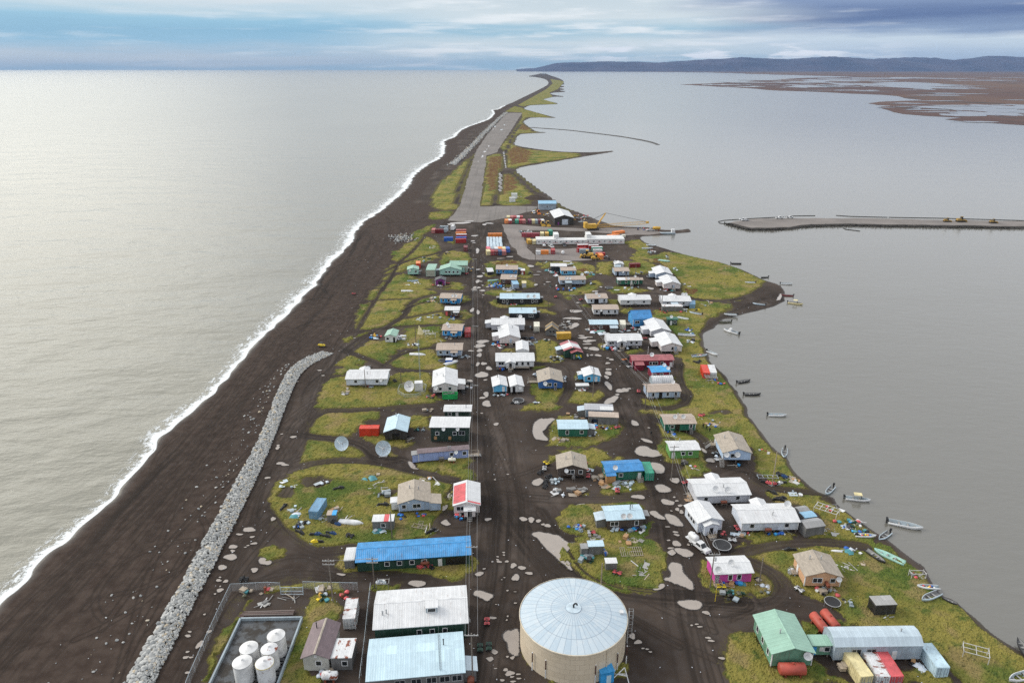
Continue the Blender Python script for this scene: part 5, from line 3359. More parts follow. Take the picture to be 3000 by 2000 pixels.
[-52.2,
232.3,
5,
0.9,
9,
'kwr',
'under the white vestibule house'],
[-28.2,
222.9,
1.8,
2.8,
12,
'kkr',
'left of the green dumpster'],
[-16.6,
231.6,
2.5,
3,
12,
'kwbk',
'right of the white house with dumpster'],
[-56.4,
249.1,
2.3,
1.3,
6,
'kwp',
'behind the white vestibule house'],
[-29.2,
198.8,
1.7,
1.8,
7,
'pgk',
'between the wooden warehouse and green building'],
[-22.1,
193.7,
1.6,
1.1,
5,
'wSk',
'below the two storey green building'],
[-32,
193.1,
0.5,
2.2,
6,
'pk',
'at the right side of the wooden warehouse'],
[-28.3,
212.8,
1.8,
2,
6,
'wws',
'at the white tarp on the track'],
[27.7,
549.2,
3.5,
10.4,
16,
'wykwr',
'in the machinery scrap left of the garage'],
[49.5,
536.6,
6.8,
15.1,
36,
'wkwSrwy',
'in the scrap field right of the garage'],
[57.5,
544.1,
4.4,
7.7,
14,
'rSrw',
'in the rusty scrap on the bank'],
[17.6,
562.3,
3,
8.1,
6,
'wy',
'by the trucks at the grey metal building'],
[6.1,
489.3,
0.9,
4.2,
3,
'kw',
'left of the office trailer'],
[57.1,
417.7,
2.3,
4.7,
8,
'wwk',
'right of the orange box container'],
[21.6,
454.5,
1.7,
7.3,
5,
'wwk',
'before the white camp left end'],
[92.5,
497.7,
5.5,
2.6,
10,
'kbrk',
'on the pier below the crane boom'],
[6.6,
630.9,
2.8,
5,
6,
'wwg',
'at the antenna boxes'],
[86.3,
431.3,
3.8,
5.3,
9,
'wkr',
'at the white trailer boat'],
[94,
416.2,
3.7,
5,
6,
'kw',
'on the red brown tundra'],
[-53.7,
124.4,
1.2,
1,
6,
'rrs',
'at the rusty engine behind the fuel yard'],
[-52.8,
120.7,
1.4,
0.7,
8,
'ppS',
'in the pipe and lumber store of the fuel yard'],
[-48,
122,
1.9,
0.5,
6,
'pp',
'in the steel bars of the fuel yard'],
[-41.4,
124.7,
1.7,
1.4,
12,
'wwsw',
'in the appliance row at the fuel yard fence'],
[-40.8,
122.3,
1.2,
1.4,
6,
'gy',
'below the appliance row'],
[-35.9,
123.4,
1.4,
1,
6,
'rr',
'at the rusty barrels by the container'],
[-58.3,
123.9,
1.7,
0.7,
5,
'gs',
'in the green boxes at the fence corner'],
[-34.9,
101.8,
1.6,
1,
8,
'wrs',
'at the rusty tank before the generator shed'],
[-20.5,
132.7,
2.2,
0.8,
6,
'rrk',
'at the rusty tank before the blue roofed building'],
[-28.9,
127.9,
1,
1.1,
6,
'wk',
'on the rack by the track']])
R=random.Random(7)
S=bpy.context.scene
COL=S.collection
PI=math.pi
# ------------------------------------------------------------------ materials
PAL=dict(white=(.68,.69,.70),palewhite=(.60,.66,.75),greywhite=(.52,.54,.59),greywhite2=(.42,.43,.46),pinkwhite=(.66,.61,.60),dgreen=(.013,.055,.036),dgreen2=(.014,.04,.028),
green=(.012,.125,.08),lime=(.11,.29,.075),mint=(.36,.60,.53),mint2=(.13,.29,.20),teal=(.30,.49,.39),blue=(.055,.29,.62),blue2=(.035,.31,.66),blue3=(.05,.25,.56),blue4=(.03,.125,.38),
cyan=(.12,.47,.76),greyblue=(.35,.44,.56),paleblue2=(.46,.60,.82),lavender=(.30,.38,.66),mauve=(.17,.125,.135),beige=(.37,.32,.26),tan=(.45,.365,.30),paleblue=(.50,.66,.76),
skyroof=(.28,.50,.68),skyblue=(.05,.36,.74),galv=(.36,.43,.50),galvroof=(.50,.60,.67),grey=(.17,.17,.17),greyroof=(.30,.30,.30),greywood=(.36,.36,.35),palegrey=(.50,.50,.46),brown=(.09,.042,.034),
brown2=(.075,.055,.045),darkwood=(.036,.033,.032),black=(.018,.020,.024),crimson=(.20,.010,.032),redwall=(.24,.02,.02),redroof=(.38,.12,.13),red=(.60,.10,.11),purple=(.20,.03,.20),pink=(.55,.06,.32),
peach=(.62,.37,.22),beigegrey=(.36,.37,.30),orange=(.80,.24,.06),orangered=(.62,.05,.022),orangec=(.80,.25,.05),cream=(.72,.62,.34),creamw=(.76,.73,.60),redc=(.38,.03,.03),redpale=(.48,.15,.13),
darkred=(.18,.015,.02),paleb=(.4,.55,.7),blueworn=(.16,.32,.48),greenc=(.03,.30,.19),yellowc=(.62,.37,.05),bluec=(.02,.12,.48),navy=(.01,.05,.16),pinkc=(.70,.15,.20),greyc=(.30,.36,.40),purplec=(.16,.03,.08),
wood=(.13,.10,.075),paleWood=(.40,.33,.25),steel=(.35,.36,.37),dark=(.016,.016,.018),rust=(.22,.06,.03),tankcream=(.66,.58,.45),tarp=(.06,.24,.27),yellow=(.85,.58,.02),glass=(.02,.025,.03),
rubber=(.02,.02,.02),gravel=(.12,.105,.095),redtank=(.42,.075,.05),skin=(.45,.28,.2),olive=(.10,.10,.06),chrome=(.5,.52,.55),board=(.45,.25,.10),maroonw=(.35,.06,.08),dustyellow=(.34,.21,.05),brass=(.3,.2,.08))
PAL['green2']=(.02,.38,.10);PAL['white2']=(.72,.72,.71)
ALIAS=dict(redwhite=('redc','white'),whiterust=('white','rust'),rusttop=('white','rust'),redstripe=('white','redroof'),redpatch=('white','red'),rustwhite=('white','rust'),patchblue=('tan','skyblue'),greentop=('greenc','white'),bluewhite=('bluec','white'),striped=('dark','white'))
class NT:
    def __init__(s,nt): s.nt=nt; s.L=nt.links.new
    def n(s,t,**k):
        x=s.nt.nodes.new('ShaderNode'+t)
        for a,b in k.items():
            if a[0]=='i' and a[1:].isdigit(): s.inp(x.inputs[int(a[1:])],b)
            elif hasattr(x,a): setattr(x,a,b)
            else: s.inp(x.inputs[a.replace('_',' ')],b)
        return x
    def inp(s,sock,v):
        if hasattr(v,'is_output'): s.L(v,sock)
        else: sock.default_value=v
    def math(s,op,a,b=0.,c=0.,clamp=False):
        x=s.n('Math',operation=op,use_clamp=clamp); s.inp(x.inputs[0],a); s.inp(x.inputs[1],b); s.inp(x.inputs[2],c); return x.outputs[0]
    def mix(s,f,a,b,bt='MIX'):
        x=s.n('Mix',data_type='RGBA',blend_type=bt); s.inp(x.inputs[0],f); s.inp(x.inputs[6],a); s.inp(x.inputs[7],b); return x.outputs[2]
    def noise(s,vec,scale,detail=3.,rough=.55,col=False):
        x=s.n('TexNoise',noise_dimensions='3D'); s.L(vec,x.inputs['Vector']); x.inputs['Scale'].default_value=scale; x.inputs['Detail'].default_value=detail; x.inputs['Roughness'].default_value=rough
        return x.outputs[1 if col else 0]
    def ramp(s,f,stops,interp='LINEAR'):
        x=s.n('ValToRGB'); s.L(f,x.inputs[0]); e=x.color_ramp.elements; x.color_ramp.interpolation=interp
        while len(e)<len(stops): e.new(.5)
        for i,(p,c) in enumerate(stops): e[i].position=p; e[i].color=c4(c) if not isinstance(c,float) else (c,c,c,1)
        return x.outputs[0]
    def smooth(s,v,a,b):
        x=s.n('MapRange',interpolation_type='SMOOTHSTEP'); s.inp(x.inputs[0],v); x.inputs[1].default_value=a; x.inputs[2].default_value=b; return x.outputs[0]
    def mapv(s,vec,sc):
        x=s.n('Mapping'); s.L(vec,x.inputs[0]); x.inputs['Scale'].default_value=sc; return x.outputs[0]
def c4(c): return (c[0],c[1],c[2],1.)
MC={}
def newmat(name):
    m=bpy.data.materials.new(name); m.use_nodes=True; nt=m.node_tree; nt.nodes.clear()
    N=NT(nt); o=N.n('OutputMaterial'); b=N.n('BsdfPrincipled'); N.L(b.outputs[0],o.inputs[0])
    return m,N,b,o
def mat(key,kind='paint',rough=.55):
    k=(key,kind)
    if k in MC: return MC[k]
    c2=None; kk=key
    if key in ALIAS: key,c2=ALIAS[key]
    c=PAL[key]; m,N,b,o=newmat('%s_%s'%(kk,kind)); MC[k]=m
    co=N.n('TexCoord').outputs['Object']; sx=N.n('SeparateXYZ'); N.L(co,sx.inputs[0]); X,Y,Z=sx.outputs
    oi=N.n('ObjectInfo').outputs['Random']
    off=N.n('VectorMath',operation='ADD'); N.L(co,off.inputs[0]); cx=N.n('CombineXYZ'); N.inp(cx.inputs[0],N.math('MULTIPLY',oi,37.)); N.inp(cx.inputs[1],N.math('MULTIPLY',oi,71.)); N.L(cx.outputs[0],off.inputs[1]); V=off.outputs[0]
    big=N.noise(V,.55,4.,.65); fine=N.noise(V,5.,3.)
    lo=tuple(v*.72 for v in c); hi=tuple(min(.9,v*1.16+.004) for v in c)
    if kind in('metal','siding','patchy') and min(c)>.2: lo=tuple(v*.90 for v in c); hi=tuple(min(.85,v*1.05) for v in c)
    base=N.mix(N.smooth(big,.3,.7),c4(lo),c4(hi))
    base=N.mix(.10 if kind in('metal','siding') else .25,base,N.mix(fine,c4(tuple(v*.5 for v in c)),c4(tuple(min(.95,v*1.4) for v in c))))
    bump=None
    dirt=c4((.10,.085,.07))
    if kind in('metal','patchy','corr'):
        pn=N.n('TexWhiteNoise',noise_dimensions='1D'); N.inp(pn.inputs['W'],N.math('ADD',N.math('FLOOR',N.math('MULTIPLY',X,1.1)),N.math('MULTIPLY',oi,50.)))
        if kind=='patchy':
            pv=N.n('TexWhiteNoise',noise_dimensions='2D'); cv=N.n('CombineXYZ'); N.inp(cv.inputs[0],N.math('FLOOR',N.math('MULTIPLY',X,.55))); N.inp(cv.inputs[1],N.math('FLOOR',N.math('MULTIPLY',Y,.4))); N.L(cv.outputs[0],pv.inputs[0]); w=pv.outputs[0]
            base=N.mix(N.math('MULTIPLY',N.smooth(w,.5,1.),.45),base,c4(tuple(min(.9,v*1.3) for v in c)))
        base=N.mix(N.math('MULTIPLY',pn.outputs[0],.16),base,c4(tuple(v*.55 for v in c)))
        st=N.noise(N.mapv(V,(2.2,.25,.25)),1.,3.)
        base=N.mix(N.math('MULTIPLY',N.smooth(st,.54,.8),.30 if kind!='metal' else .16),base,c4(tuple(v*.45+.06 for v in c)))
        jn=N.math('FRACT',N.math('MULTIPLY',X,1.1)); base=N.mix(N.math('MULTIPLY',N.math('LESS_THAN',jn,.10),.30),base,c4(tuple(v*.42 for v in c)))  # panel joints darkened in the colour, standing in for seam shadows
        base=N.mix(N.math('MULTIPLY',N.smooth(N.noise(N.mapv(V,(1.7,.3,.3)),1.3,4.,.7),.56,.70),N.math('MULTIPLY',N.smooth(oi,.45,.95),.40)),base,c4((.20,.10,.055)))
        fr=N.math('FRACT',N.math('MULTIPLY',N.math('ADD',X,0. if kind!='corr' else Y),2.2 if kind!='corr' else 3.))
        bump=N.math('SUBTRACT',1.,N.smooth(N.math('ABSOLUTE',N.math('SUBTRACT',fr,.5)),.0,.16)); bd=.05
    elif kind=='siding':
        bump=N.math('FRACT',N.math('MULTIPLY',Z,5.)); bd=.03
        st=N.noise(N.mapv(V,(1.5,1.5,.2)),1.,3.); base=N.mix(N.math('MULTIPLY',N.smooth(st,.48,.78),.38),base,dirt)
    elif kind in('ply','plank'):
        sc=.82 if kind=='ply' else 5.
        pn=N.n('TexWhiteNoise',noise_dimensions='1D'); N.inp(pn.inputs['W'],N.math('FLOOR',N.math('MULTIPLY',N.math('ADD',X,Y),sc)))
        base=N.mix(N.math('MULTIPLY',pn.outputs[0],.28 if kind=='ply' else .6),base,c4(tuple(v*.45+.01 for v in c)))
        st=N.noise(N.mapv(V,(3.5,3.5,.25)),1.,4.,.7)
        base=N.mix(N.math('MULTIPLY',N.smooth(st,.48,.72),.45),base,c4(tuple(v*.5+.10 for v in c)))
        bump=st; bd=.02
    elif kind=='shingle':
        br=N.n('TexBrick'); N.L(N.mapv(V,(1.,1.,1.)),br.inputs[0]); br.inputs['Scale'].default_value=1.; br.inputs['Brick Width'].default_value=.9; br.inputs['Row Height'].default_value=.3; br.inputs['Mortar Size'].default_value=.015
        br.inputs[1].default_value=c4(tuple(v*.8 for v in c)); br.inputs[2].default_value=c4(tuple(v*1.15 for v in c)); br.inputs[3].default_value=c4(tuple(v*.55 for v in c))
        base=N.mix(.7,base,br.outputs[0]); bump=fine; bd=.02
    elif kind=='cont':
        fr=N.math('FRACT',N.math('MULTIPLY',X,3.3)); bump=N.smooth(N.math('ABSOLUTE',N.math('SUBTRACT',fr,.5)),.1,.25); bd=.05
        rs=N.noise(V,1.3,5.,.7); base=N.mix(N.math('MULTIPLY',N.smooth(rs,.58,.72),.65),base,c4((.16,.06,.03)))
        st=N.noise(N.mapv(V,(2.5,2.5,.3)),1.,4.); base=N.mix(N.math('MULTIPLY',N.smooth(st,.55,.8),.3),base,dirt)
    elif kind=='rusty':
        rs=N.noise(V,1.6,5.,.7); base=N.mix(N.smooth(rs,.56,.72),base,c4((.19,.07,.03))); bump=rs; bd=.02
    elif kind=='wood':
        pn=oi; base=N.mix(N.math('MULTIPLY',pn,.5),base,c4((.25,.23,.21))); bump=fine; bd=.02
    elif kind=='striped':
        fr=N.math('FRACT',N.math('MULTIPLY',X,.9)); base=N.mix(N.smooth(fr,.86,.9),c4(c),c4((.5,.5,.52)))
    if c2:
        d=c4(PAL[c2])
        if c2=='rust': f=N.smooth(N.noise(N.mapv(V,(1.,.45,1.)),1.1,4.,.6),.56,.62)
        elif kk=='redpatch': f=N.math('MULTIPLY',N.math('GREATER_THAN',X,.2),N.math('LESS_THAN',X,1.4))
        elif kk=='redstripe': f=N.math('GREATER_THAN',N.math('ABSOLUTE',N.math('ADD',X,.3)),2.1)
        elif kk=='patchblue': f=N.math('GREATER_THAN',X,.1)
        elif kk in('redwhite','bluewhite','greentop'): f=N.smooth(N.n('NewGeometry').outputs['Normal'] and N.n('SeparateXYZ',i0=N.n('NewGeometry').outputs['Normal']).outputs[2],.7,.9)
        else: f=N.math('GREATER_THAN',N.noise(V,1.,2.),.55)
        base=N.mix(f,base,d)
    N.L(base,b.inputs['Base Color']); b.inputs['Roughness'].default_value=rough
    if kind in('metal','patchy','cont','corr'): b.inputs['Roughness'].default_value=.42
    if kind=='glass': b.inputs['Roughness'].default_value=.08
    if bump is not None:
        bp=N.n('Bump'); bp.inputs['Strength'].default_value=.6; bp.inputs['Distance'].default_value=bd; N.L(bump,bp.inputs['Height']); N.L(bp.outputs[0],b.inputs['Normal'])
    return m
# ------------------------------------------------------------------ mesh helpers
class MB:
    def __init__(s): s.v=[];s.f=[];s.m=[]
    def add(s,vs,fs,mi=0):
        o=len(s.v); s.v+=[tuple(a) for a in vs]
        for f in fs: s.f.append([o+i for i in f]); s.m.append(mi)
        return s
    def hexa(s,P,mi=0): return s.add(P,[(3,2,1,0),(4,5,6,7),(0,1,5,4),(1,2,6,5),(2,3,7,6),(3,0,4,7)],mi)
    def box(s,x0,x1,y0,y1,z0,z1,mi=0): return s.hexa([(x0,y0,z0),(x1,y0,z0),(x1,y1,z0),(x0,y1,z0),(x0,y0,z1),(x1,y0,z1),(x1,y1,z1),(x0,y1,z1)],mi)
    def tf(s,M):
        s.v=[tuple(M@Vector(a)) for a in s.v]; return s
    def join(s,o,M=None):
        n=len(s.v)
        s.v+=[tuple(M@Vector(a)) if M else a for a in o.v]
        s.f+=[[n+i for i in f] for f in o.f]; s.m+=o.m; return s
    def tube(s,p,q,r,n=6,mi=0,r2=None,cap=True):
        p=Vector(p);q=Vector(q);d=(q-p)
        if d.length<1e-6: return s
        d.normalize(); a=d.orthogonal().normalized(); b=d.cross(a); r2=r if r2 is None else r2
        vs=[p+(a*math.cos(2*PI*i/n)+b*math.sin(2*PI*i/n))*r for i in range(n)]+[q+(a*math.cos(2*PI*i/n)+b*math.sin(2*PI*i/n))*r2 for i in range(n)]
        fs=[(i,(i+1)%n,n+(i+1)%n,n+i) for i in range(n)]
        if cap: fs+=[tuple(range(n-1,-1,-1)),tuple(range(n,2*n))]
        return s.add(vs,fs,mi)
    def lathe(s,prof,n=24,mi=0,c=(0,0)):
        k=len(prof); vs=[(c[0]+r*math.cos(2*PI*i/n),c[1]+r*math.sin(2*PI*i/n),z) for r,z in prof for i in range(n)]
        fs=[(j*n+i,j*n+(i+1)%n,(j+1)*n+(i+1)%n,(j+1)*n+i) for j in range(k-1) for i in range(n)]
        return s.add(vs,fs,mi)
    def path(s,P,r,n=5,mi=0):
        for a,b in zip(P[:-1],P[1:]): s.tube(a,b,r,n,mi)
        return s
    def mesh(s,name,mats,smooth=False):
        me=bpy.data.meshes.new(name); me.from_pydata(s.v,[],s.f)
        for m in mats: me.materials.append(m)
        if len(mats)>1: me.polygons.foreach_set('material_index',s.m)
        if smooth: me.polygons.foreach_set('use_smooth',[True]*len(s.f))
        me.update(); return me
    def obj(s,name,mats,parent=None,smooth=False,loc=None,rz=None):
        return link(name,s.mesh(name,mats if isinstance(mats,(list,tuple)) else [mats],smooth),parent,loc,rz)
def link(name,me,parent=None,loc=None,rz=None):
    o=bpy.data.objects.new(name,me); COL.objects.link(o)
    if parent: o.parent=parent
    if loc: o.location=loc
    if rz is not None: o.rotation_euler=(0,0,rz)
    return o
def tag(o,label,cat,group=None):
    o['label']=label; o['category']=cat
    if group: o['group']=group
    return o
def thing(name,label,cat,loc=(0,0,0),rz=0.,group=None):
    o=bpy.data.objects.new(name,None); COL.objects.link(o); o.location=loc; o.rotation_euler=(0,0,rz); o.empty_display_size=.3
    return tag(o,label,cat,group)
def struct(o,kind='structure'): o['kind']=kind; return o
def copy_tree(o,parent=None):
    c=o.copy(); COL.objects.link(c)
    if parent: c.parent=parent
    for ch in list(o.children): copy_tree(ch,c)
    return c
def RZ(a): return Matrix.Rotation(a,4,'Z')
def TR(x,y,z): return Matrix.Translation((x,y,z))
# ------------------------------------------------------------------ numpy noise
def hsh(ix,iy,sd):
    h=(ix.astype(np.int64)*374761393+iy.astype(np.int64)*668265263+sd*982451653)&0xffffffff
    h=((h^(h>>13))*1274126177)&0xffffffff
    return ((h^(h>>16))&0xffff).astype(np.float32)/65535.
def vno(x,y,sd=0):
    ix=np.floor(x);iy=np.floor(y);fx=(x-ix).astype(np.float32);fy=(y-iy).astype(np.float32);fx=fx*fx*(3-2*fx);fy=fy*fy*(3-2*fy)
    a=hsh(ix,iy,sd);b=hsh(ix+1,iy,sd);c=hsh(ix,iy+1,sd);d=hsh(ix+1,iy+1,sd)
    return (a*(1-fx)+b*fx)*(1-fy)+(c*(1-fx)+d*fx)*fy
def fbm(x,y,sd=0,o=3):
    s=0.;a=.5;t=0.
    for i in range(o): s=s+a*vno(x*2**i,y*2**i,sd+i*17);t+=a;a*=.5
    return s/t
def inpoly(px,py,poly):
    P=np.array(poly,dtype=np.float64); r=np.zeros(px.shape,bool)
    bb=(px>=P[:,0].min())&(px<=P[:,0].max())&(py>=P[:,1].min())&(py<=P[:,1].max())
    if not bb.any(): return r
    x=px[bb];y=py[bb];c=np.zeros(x.shape,bool); n=len(P); j=n-1
    for i in range(n):
        xi,yi=P[i];xj,yj=P[j]
        if yi!=yj: c^=((yi>y)!=(yj>y))&(x<(xj-xi)*(y-yi)/(yj-yi)+xi)
        j=i
    r[bb]=c; return r
def segdist(px,py,line,maxd=1e9):
    """distance to a polyline, signed lateral offset and distance along"""
    d=np.full(px.shape,1e9,np.float32);lat=np.zeros(px.shape,np.float32);al=np.zeros(px.shape,np.float32);acc=0.
    for (x0,y0),(x1,y1) in zip(line[:-1],line[1:]):
        bb=(px>min(x0,x1)-maxd)&(px<max(x0,x1)+maxd)&(py>min(y0,y1)-maxd)&(py<max(y0,y1)+maxd)
        L=math.hypot(x1-x0,y1-y0)
        if L<1e-6: continue
        if bb.any():
            x=px[bb]-x0;y=py[bb]-y0;ux=(x1-x0)/L;uy=(y1-y0)/L
            t=np.clip(x*ux+y*uy,0,L);dx=x-ux*t;dy=y-uy*t;dd=np.hypot(dx,dy).astype(np.float32)
            s=np.sign(ux*y-uy*x);o=d[bb];b=dd<o
            o[b]=dd[b];d[bb]=o;q=lat[bb];q[b]=(dd*s)[b];lat[bb]=q;q=al[bb];q[b]=(acc+t)[b];al[bb]=q
        acc+=L
    return d,lat,al
def chaikin(P,n=2,closed=False):
    for _ in range(n):
        Q=[]
        if not closed: Q.append(P[0])
        for i in range(len(P) if closed else len(P)-1):
            a=P[i];b=P[(i+1)%len(P)]
            Q+=[(a[0]*.75+b[0]*.25,a[1]*.75+b[1]*.25),(a[0]*.25+b[0]*.75,a[1]*.25+b[1]*.75)]
        if not closed: Q.append(P[-1])
        P=Q
    return P

# ------------------------------------------------------------------ camera, sky, sun, air
PITCH=math.atan(800/2070.)
cam=bpy.data.objects.new('camera',bpy.data.cameras.new('camera')); COL.objects.link(cam); S.camera=cam
cam.location=(0,0,107.); cam.rotation_euler=(PI/2-PITCH,0,0); cam.data.lens=36*2070/3000.; cam.data.sensor_width=36.; cam.data.clip_end=400000.; cam.data.clip_start=.5
SUN_EL=math.radians(33); SUN_AZ=math.radians(-72)
def world():
    W=bpy.data.worlds.new('World'); S.world=W; W.use_nodes=True; nt=W.node_tree; nt.nodes.clear(); N=NT(nt)
    out=N.n('OutputWorld')
    sky=N.n('TexSky',sky_type='NISHITA',sun_disc=False,sun_elevation=SUN_EL,sun_rotation=SUN_AZ,altitude=100.,dust_density=2.)
    b1=N.n('Background'); N.L(sky.outputs[0],b1.inputs[0]); b1.inputs[1].default_value=.07
    co=N.n('TexCoord').outputs['Generated']; sx=N.n('SeparateXYZ'); N.L(co,sx.inputs[0]); X,Y,Z=sx.outputs
    az=N.math('ARCTAN2',X,Y)
    def vec(a,b,c=0.):
        v=N.n('CombineXYZ'); N.inp(v.inputs[0],N.math('MULTIPLY',az,a)); N.inp(v.inputs[1],N.math('MULTIPLY',Z,b)); v.inputs[2].default_value=c; return v.outputs[0]
    n1=N.noise(vec(3.2,42.),1.,5.,.55); n2=N.noise(vec(9.,110.,3.),1.,6.,.6); n3=N.noise(vec(1.6,20.,8.),1.,3.,.5); n4=N.noise(vec(7.,75.,5.),1.,5.,.56)
    e=N.math('ADD',Z,N.math('ADD',N.math('MULTIPLY',N.math('SUBTRACT',n1,.5),.034),N.math('MULTIPLY',N.math('SUBTRACT',n2,.5),.012)))
    # cloud deck by elevation: pale haze at the horizon, a bluish gap, then the grey white deck
    left=N.ramp(N.math('MULTIPLY',e,10.),[(0.,(.36,.50,.62)),(.08,(.54,.61,.67)),(.18,(.46,.56,.66)),(.30,(.26,.48,.66)),(.42,(.23,.45,.63)),(.56,(.28,.51,.68)),(.66,(.46,.61,.71)),(.78,(.64,.70,.75)),(1.,(.72,.76,.79))])
    mid=N.ramp(N.math('MULTIPLY',e,10.),[(0.,(.38,.56,.68)),(.15,(.44,.58,.69)),(.30,(.60,.69,.75)),(.45,(.34,.53,.66)),(.58,(.62,.70,.75)),(.80,(.55,.64,.70)),(1.,(.68,.73,.77))])
    mid=N.mix(N.smooth(n4,.46,.70),mid,c4((.80,.84,.87)))
    right=N.ramp(N.math('MULTIPLY',e,10.),[(0.,(.36,.47,.64)),(.12,(.42,.53,.68)),(.30,(.56,.66,.76)),(.42,(.24,.33,.50)),(.58,(.10,.16,.33)),(.80,(.22,.30,.48)),(1.,(.34,.43,.57))])
    azn=N.math('ADD',az,N.math('MULTIPLY',N.math('SUBTRACT',n3,.5),.5))
    c=N.mix(N.smooth(azn,-.28,.02),left,mid); c=N.mix(N.smooth(azn,.20,.42),c,right); c=N.mix(N.math('MULTIPLY',N.smooth(n4,.52,.74),.45),c,c4((.72,.78,.84)))
    # cumulus over the hills
    cu=N.noise(vec(9.,70.,11.),1.,7.,.6)
    band=N.math('MULTIPLY',N.smooth(Z,.009,.013),N.math('SUBTRACT',1.,N.smooth(Z,.020,.034)))
    azb=N.math('MULTIPLY',N.smooth(az,.03,.16),N.math('SUBTRACT',1.,N.smooth(az,.36,.52)))
    c=N.mix(N.math('MULTIPLY',N.smooth(cu,.46,.56),N.math('MULTIPLY',band,azb)),c,c4((.80,.84,.92)))
    # overhead: even grey white overcast, brightened above the view to lighten the water reflections
    sd=Vector((math.sin(-.76)*math.cos(.24),math.cos(-.76)*math.cos(.24),math.sin(.24)))
    dt=N.n('VectorMath',operation='DOT_PRODUCT'); N.L(co,dt.inputs[0]); dt.inputs[1].default_value=sd
    glow=N.smooth(dt.outputs['Value'],.88,1.)  # warm glow added to brighten the sea, aimed apart from the sun
    hn=N.noise(N.mapv(co,(2.,2.,4.)),1.5,4.)
    high=N.mix(hn,c4((.80,.84,.90)),c4((1.02,1.04,1.06)))
    high=N.mix(N.smooth(Z,.10,.35),high,N.mix(.5,high,c4((.82,.84,.87))))
    g2=N.n('Mix',data_type='RGBA',blend_type='ADD'); N.inp(g2.inputs[0],N.math('MULTIPLY',glow,1.)); N.L(high,g2.inputs[6]); g2.inputs[7].default_value=(1.3,1.22,.98,1); high=g2.outputs[2]
    c=N.mix(N.smooth(Z,.078,.105),c,high)
    c=N.mix(N.smooth(Z,-.02,0.),c4((.25,.27,.28)),c)
    b2=N.n('Background'); N.L(c,b2.inputs[0]); b2.inputs[1].default_value=.98
    mx=N.n('MixShader'); mx.inputs[0].default_value=.9; N.L(b1.outputs[0],mx.inputs[1]); N.L(b2.outputs[0],mx.inputs[2]); N.L(mx.outputs[0],out.inputs[0])
world()
sl=bpy.data.lights.new('sun','SUN'); sl.energy=2.1; sl.angle=math.radians(28); sl.color=(1.,.95,.86)
so=bpy.data.objects.new('sun',sl); COL.objects.link(so)
so.rotation_euler=Vector((-math.sin(SUN_AZ)*math.cos(SUN_EL),-math.cos(SUN_AZ)*math.cos(SUN_EL),-math.sin(SUN_EL))).to_track_quat('-Z','Y').to_euler()
S.view_settings.view_transform='Standard'; S.view_settings.look='None'; S.view_settings.exposure=.28; S.view_settings.gamma=1.
S.render.engine='CYCLES'; S.cycles.max_bounces=5; S.cycles.diffuse_bounces=2; S.cycles.glossy_bounces=2; S.cycles.transparent_max_bounces=6; S.cycles.volume_bounces=0; S.cycles.use_denoising=False
S.cycles.caustics_reflective=False; S.cycles.caustics_refractive=False
hz=MB().box(-45500,45500,-1500,45500,-1.6,470.)
hm=bpy.data.materials.new('haze_air'); hm.use_nodes=True; hm.node_tree.nodes.clear(); N=NT(hm.node_tree); o=N.n('OutputMaterial'); v=N.n('VolumePrincipled'); v.inputs['Color'].default_value=(.29,.47,.76,1); v.inputs['Density'].default_value=1.7e-5; v.inputs['Anisotropy'].default_value=.1; N.L(v.outputs[0],o.inputs['Volume'])
struct(hz.obj('haze',hm),'stuff')
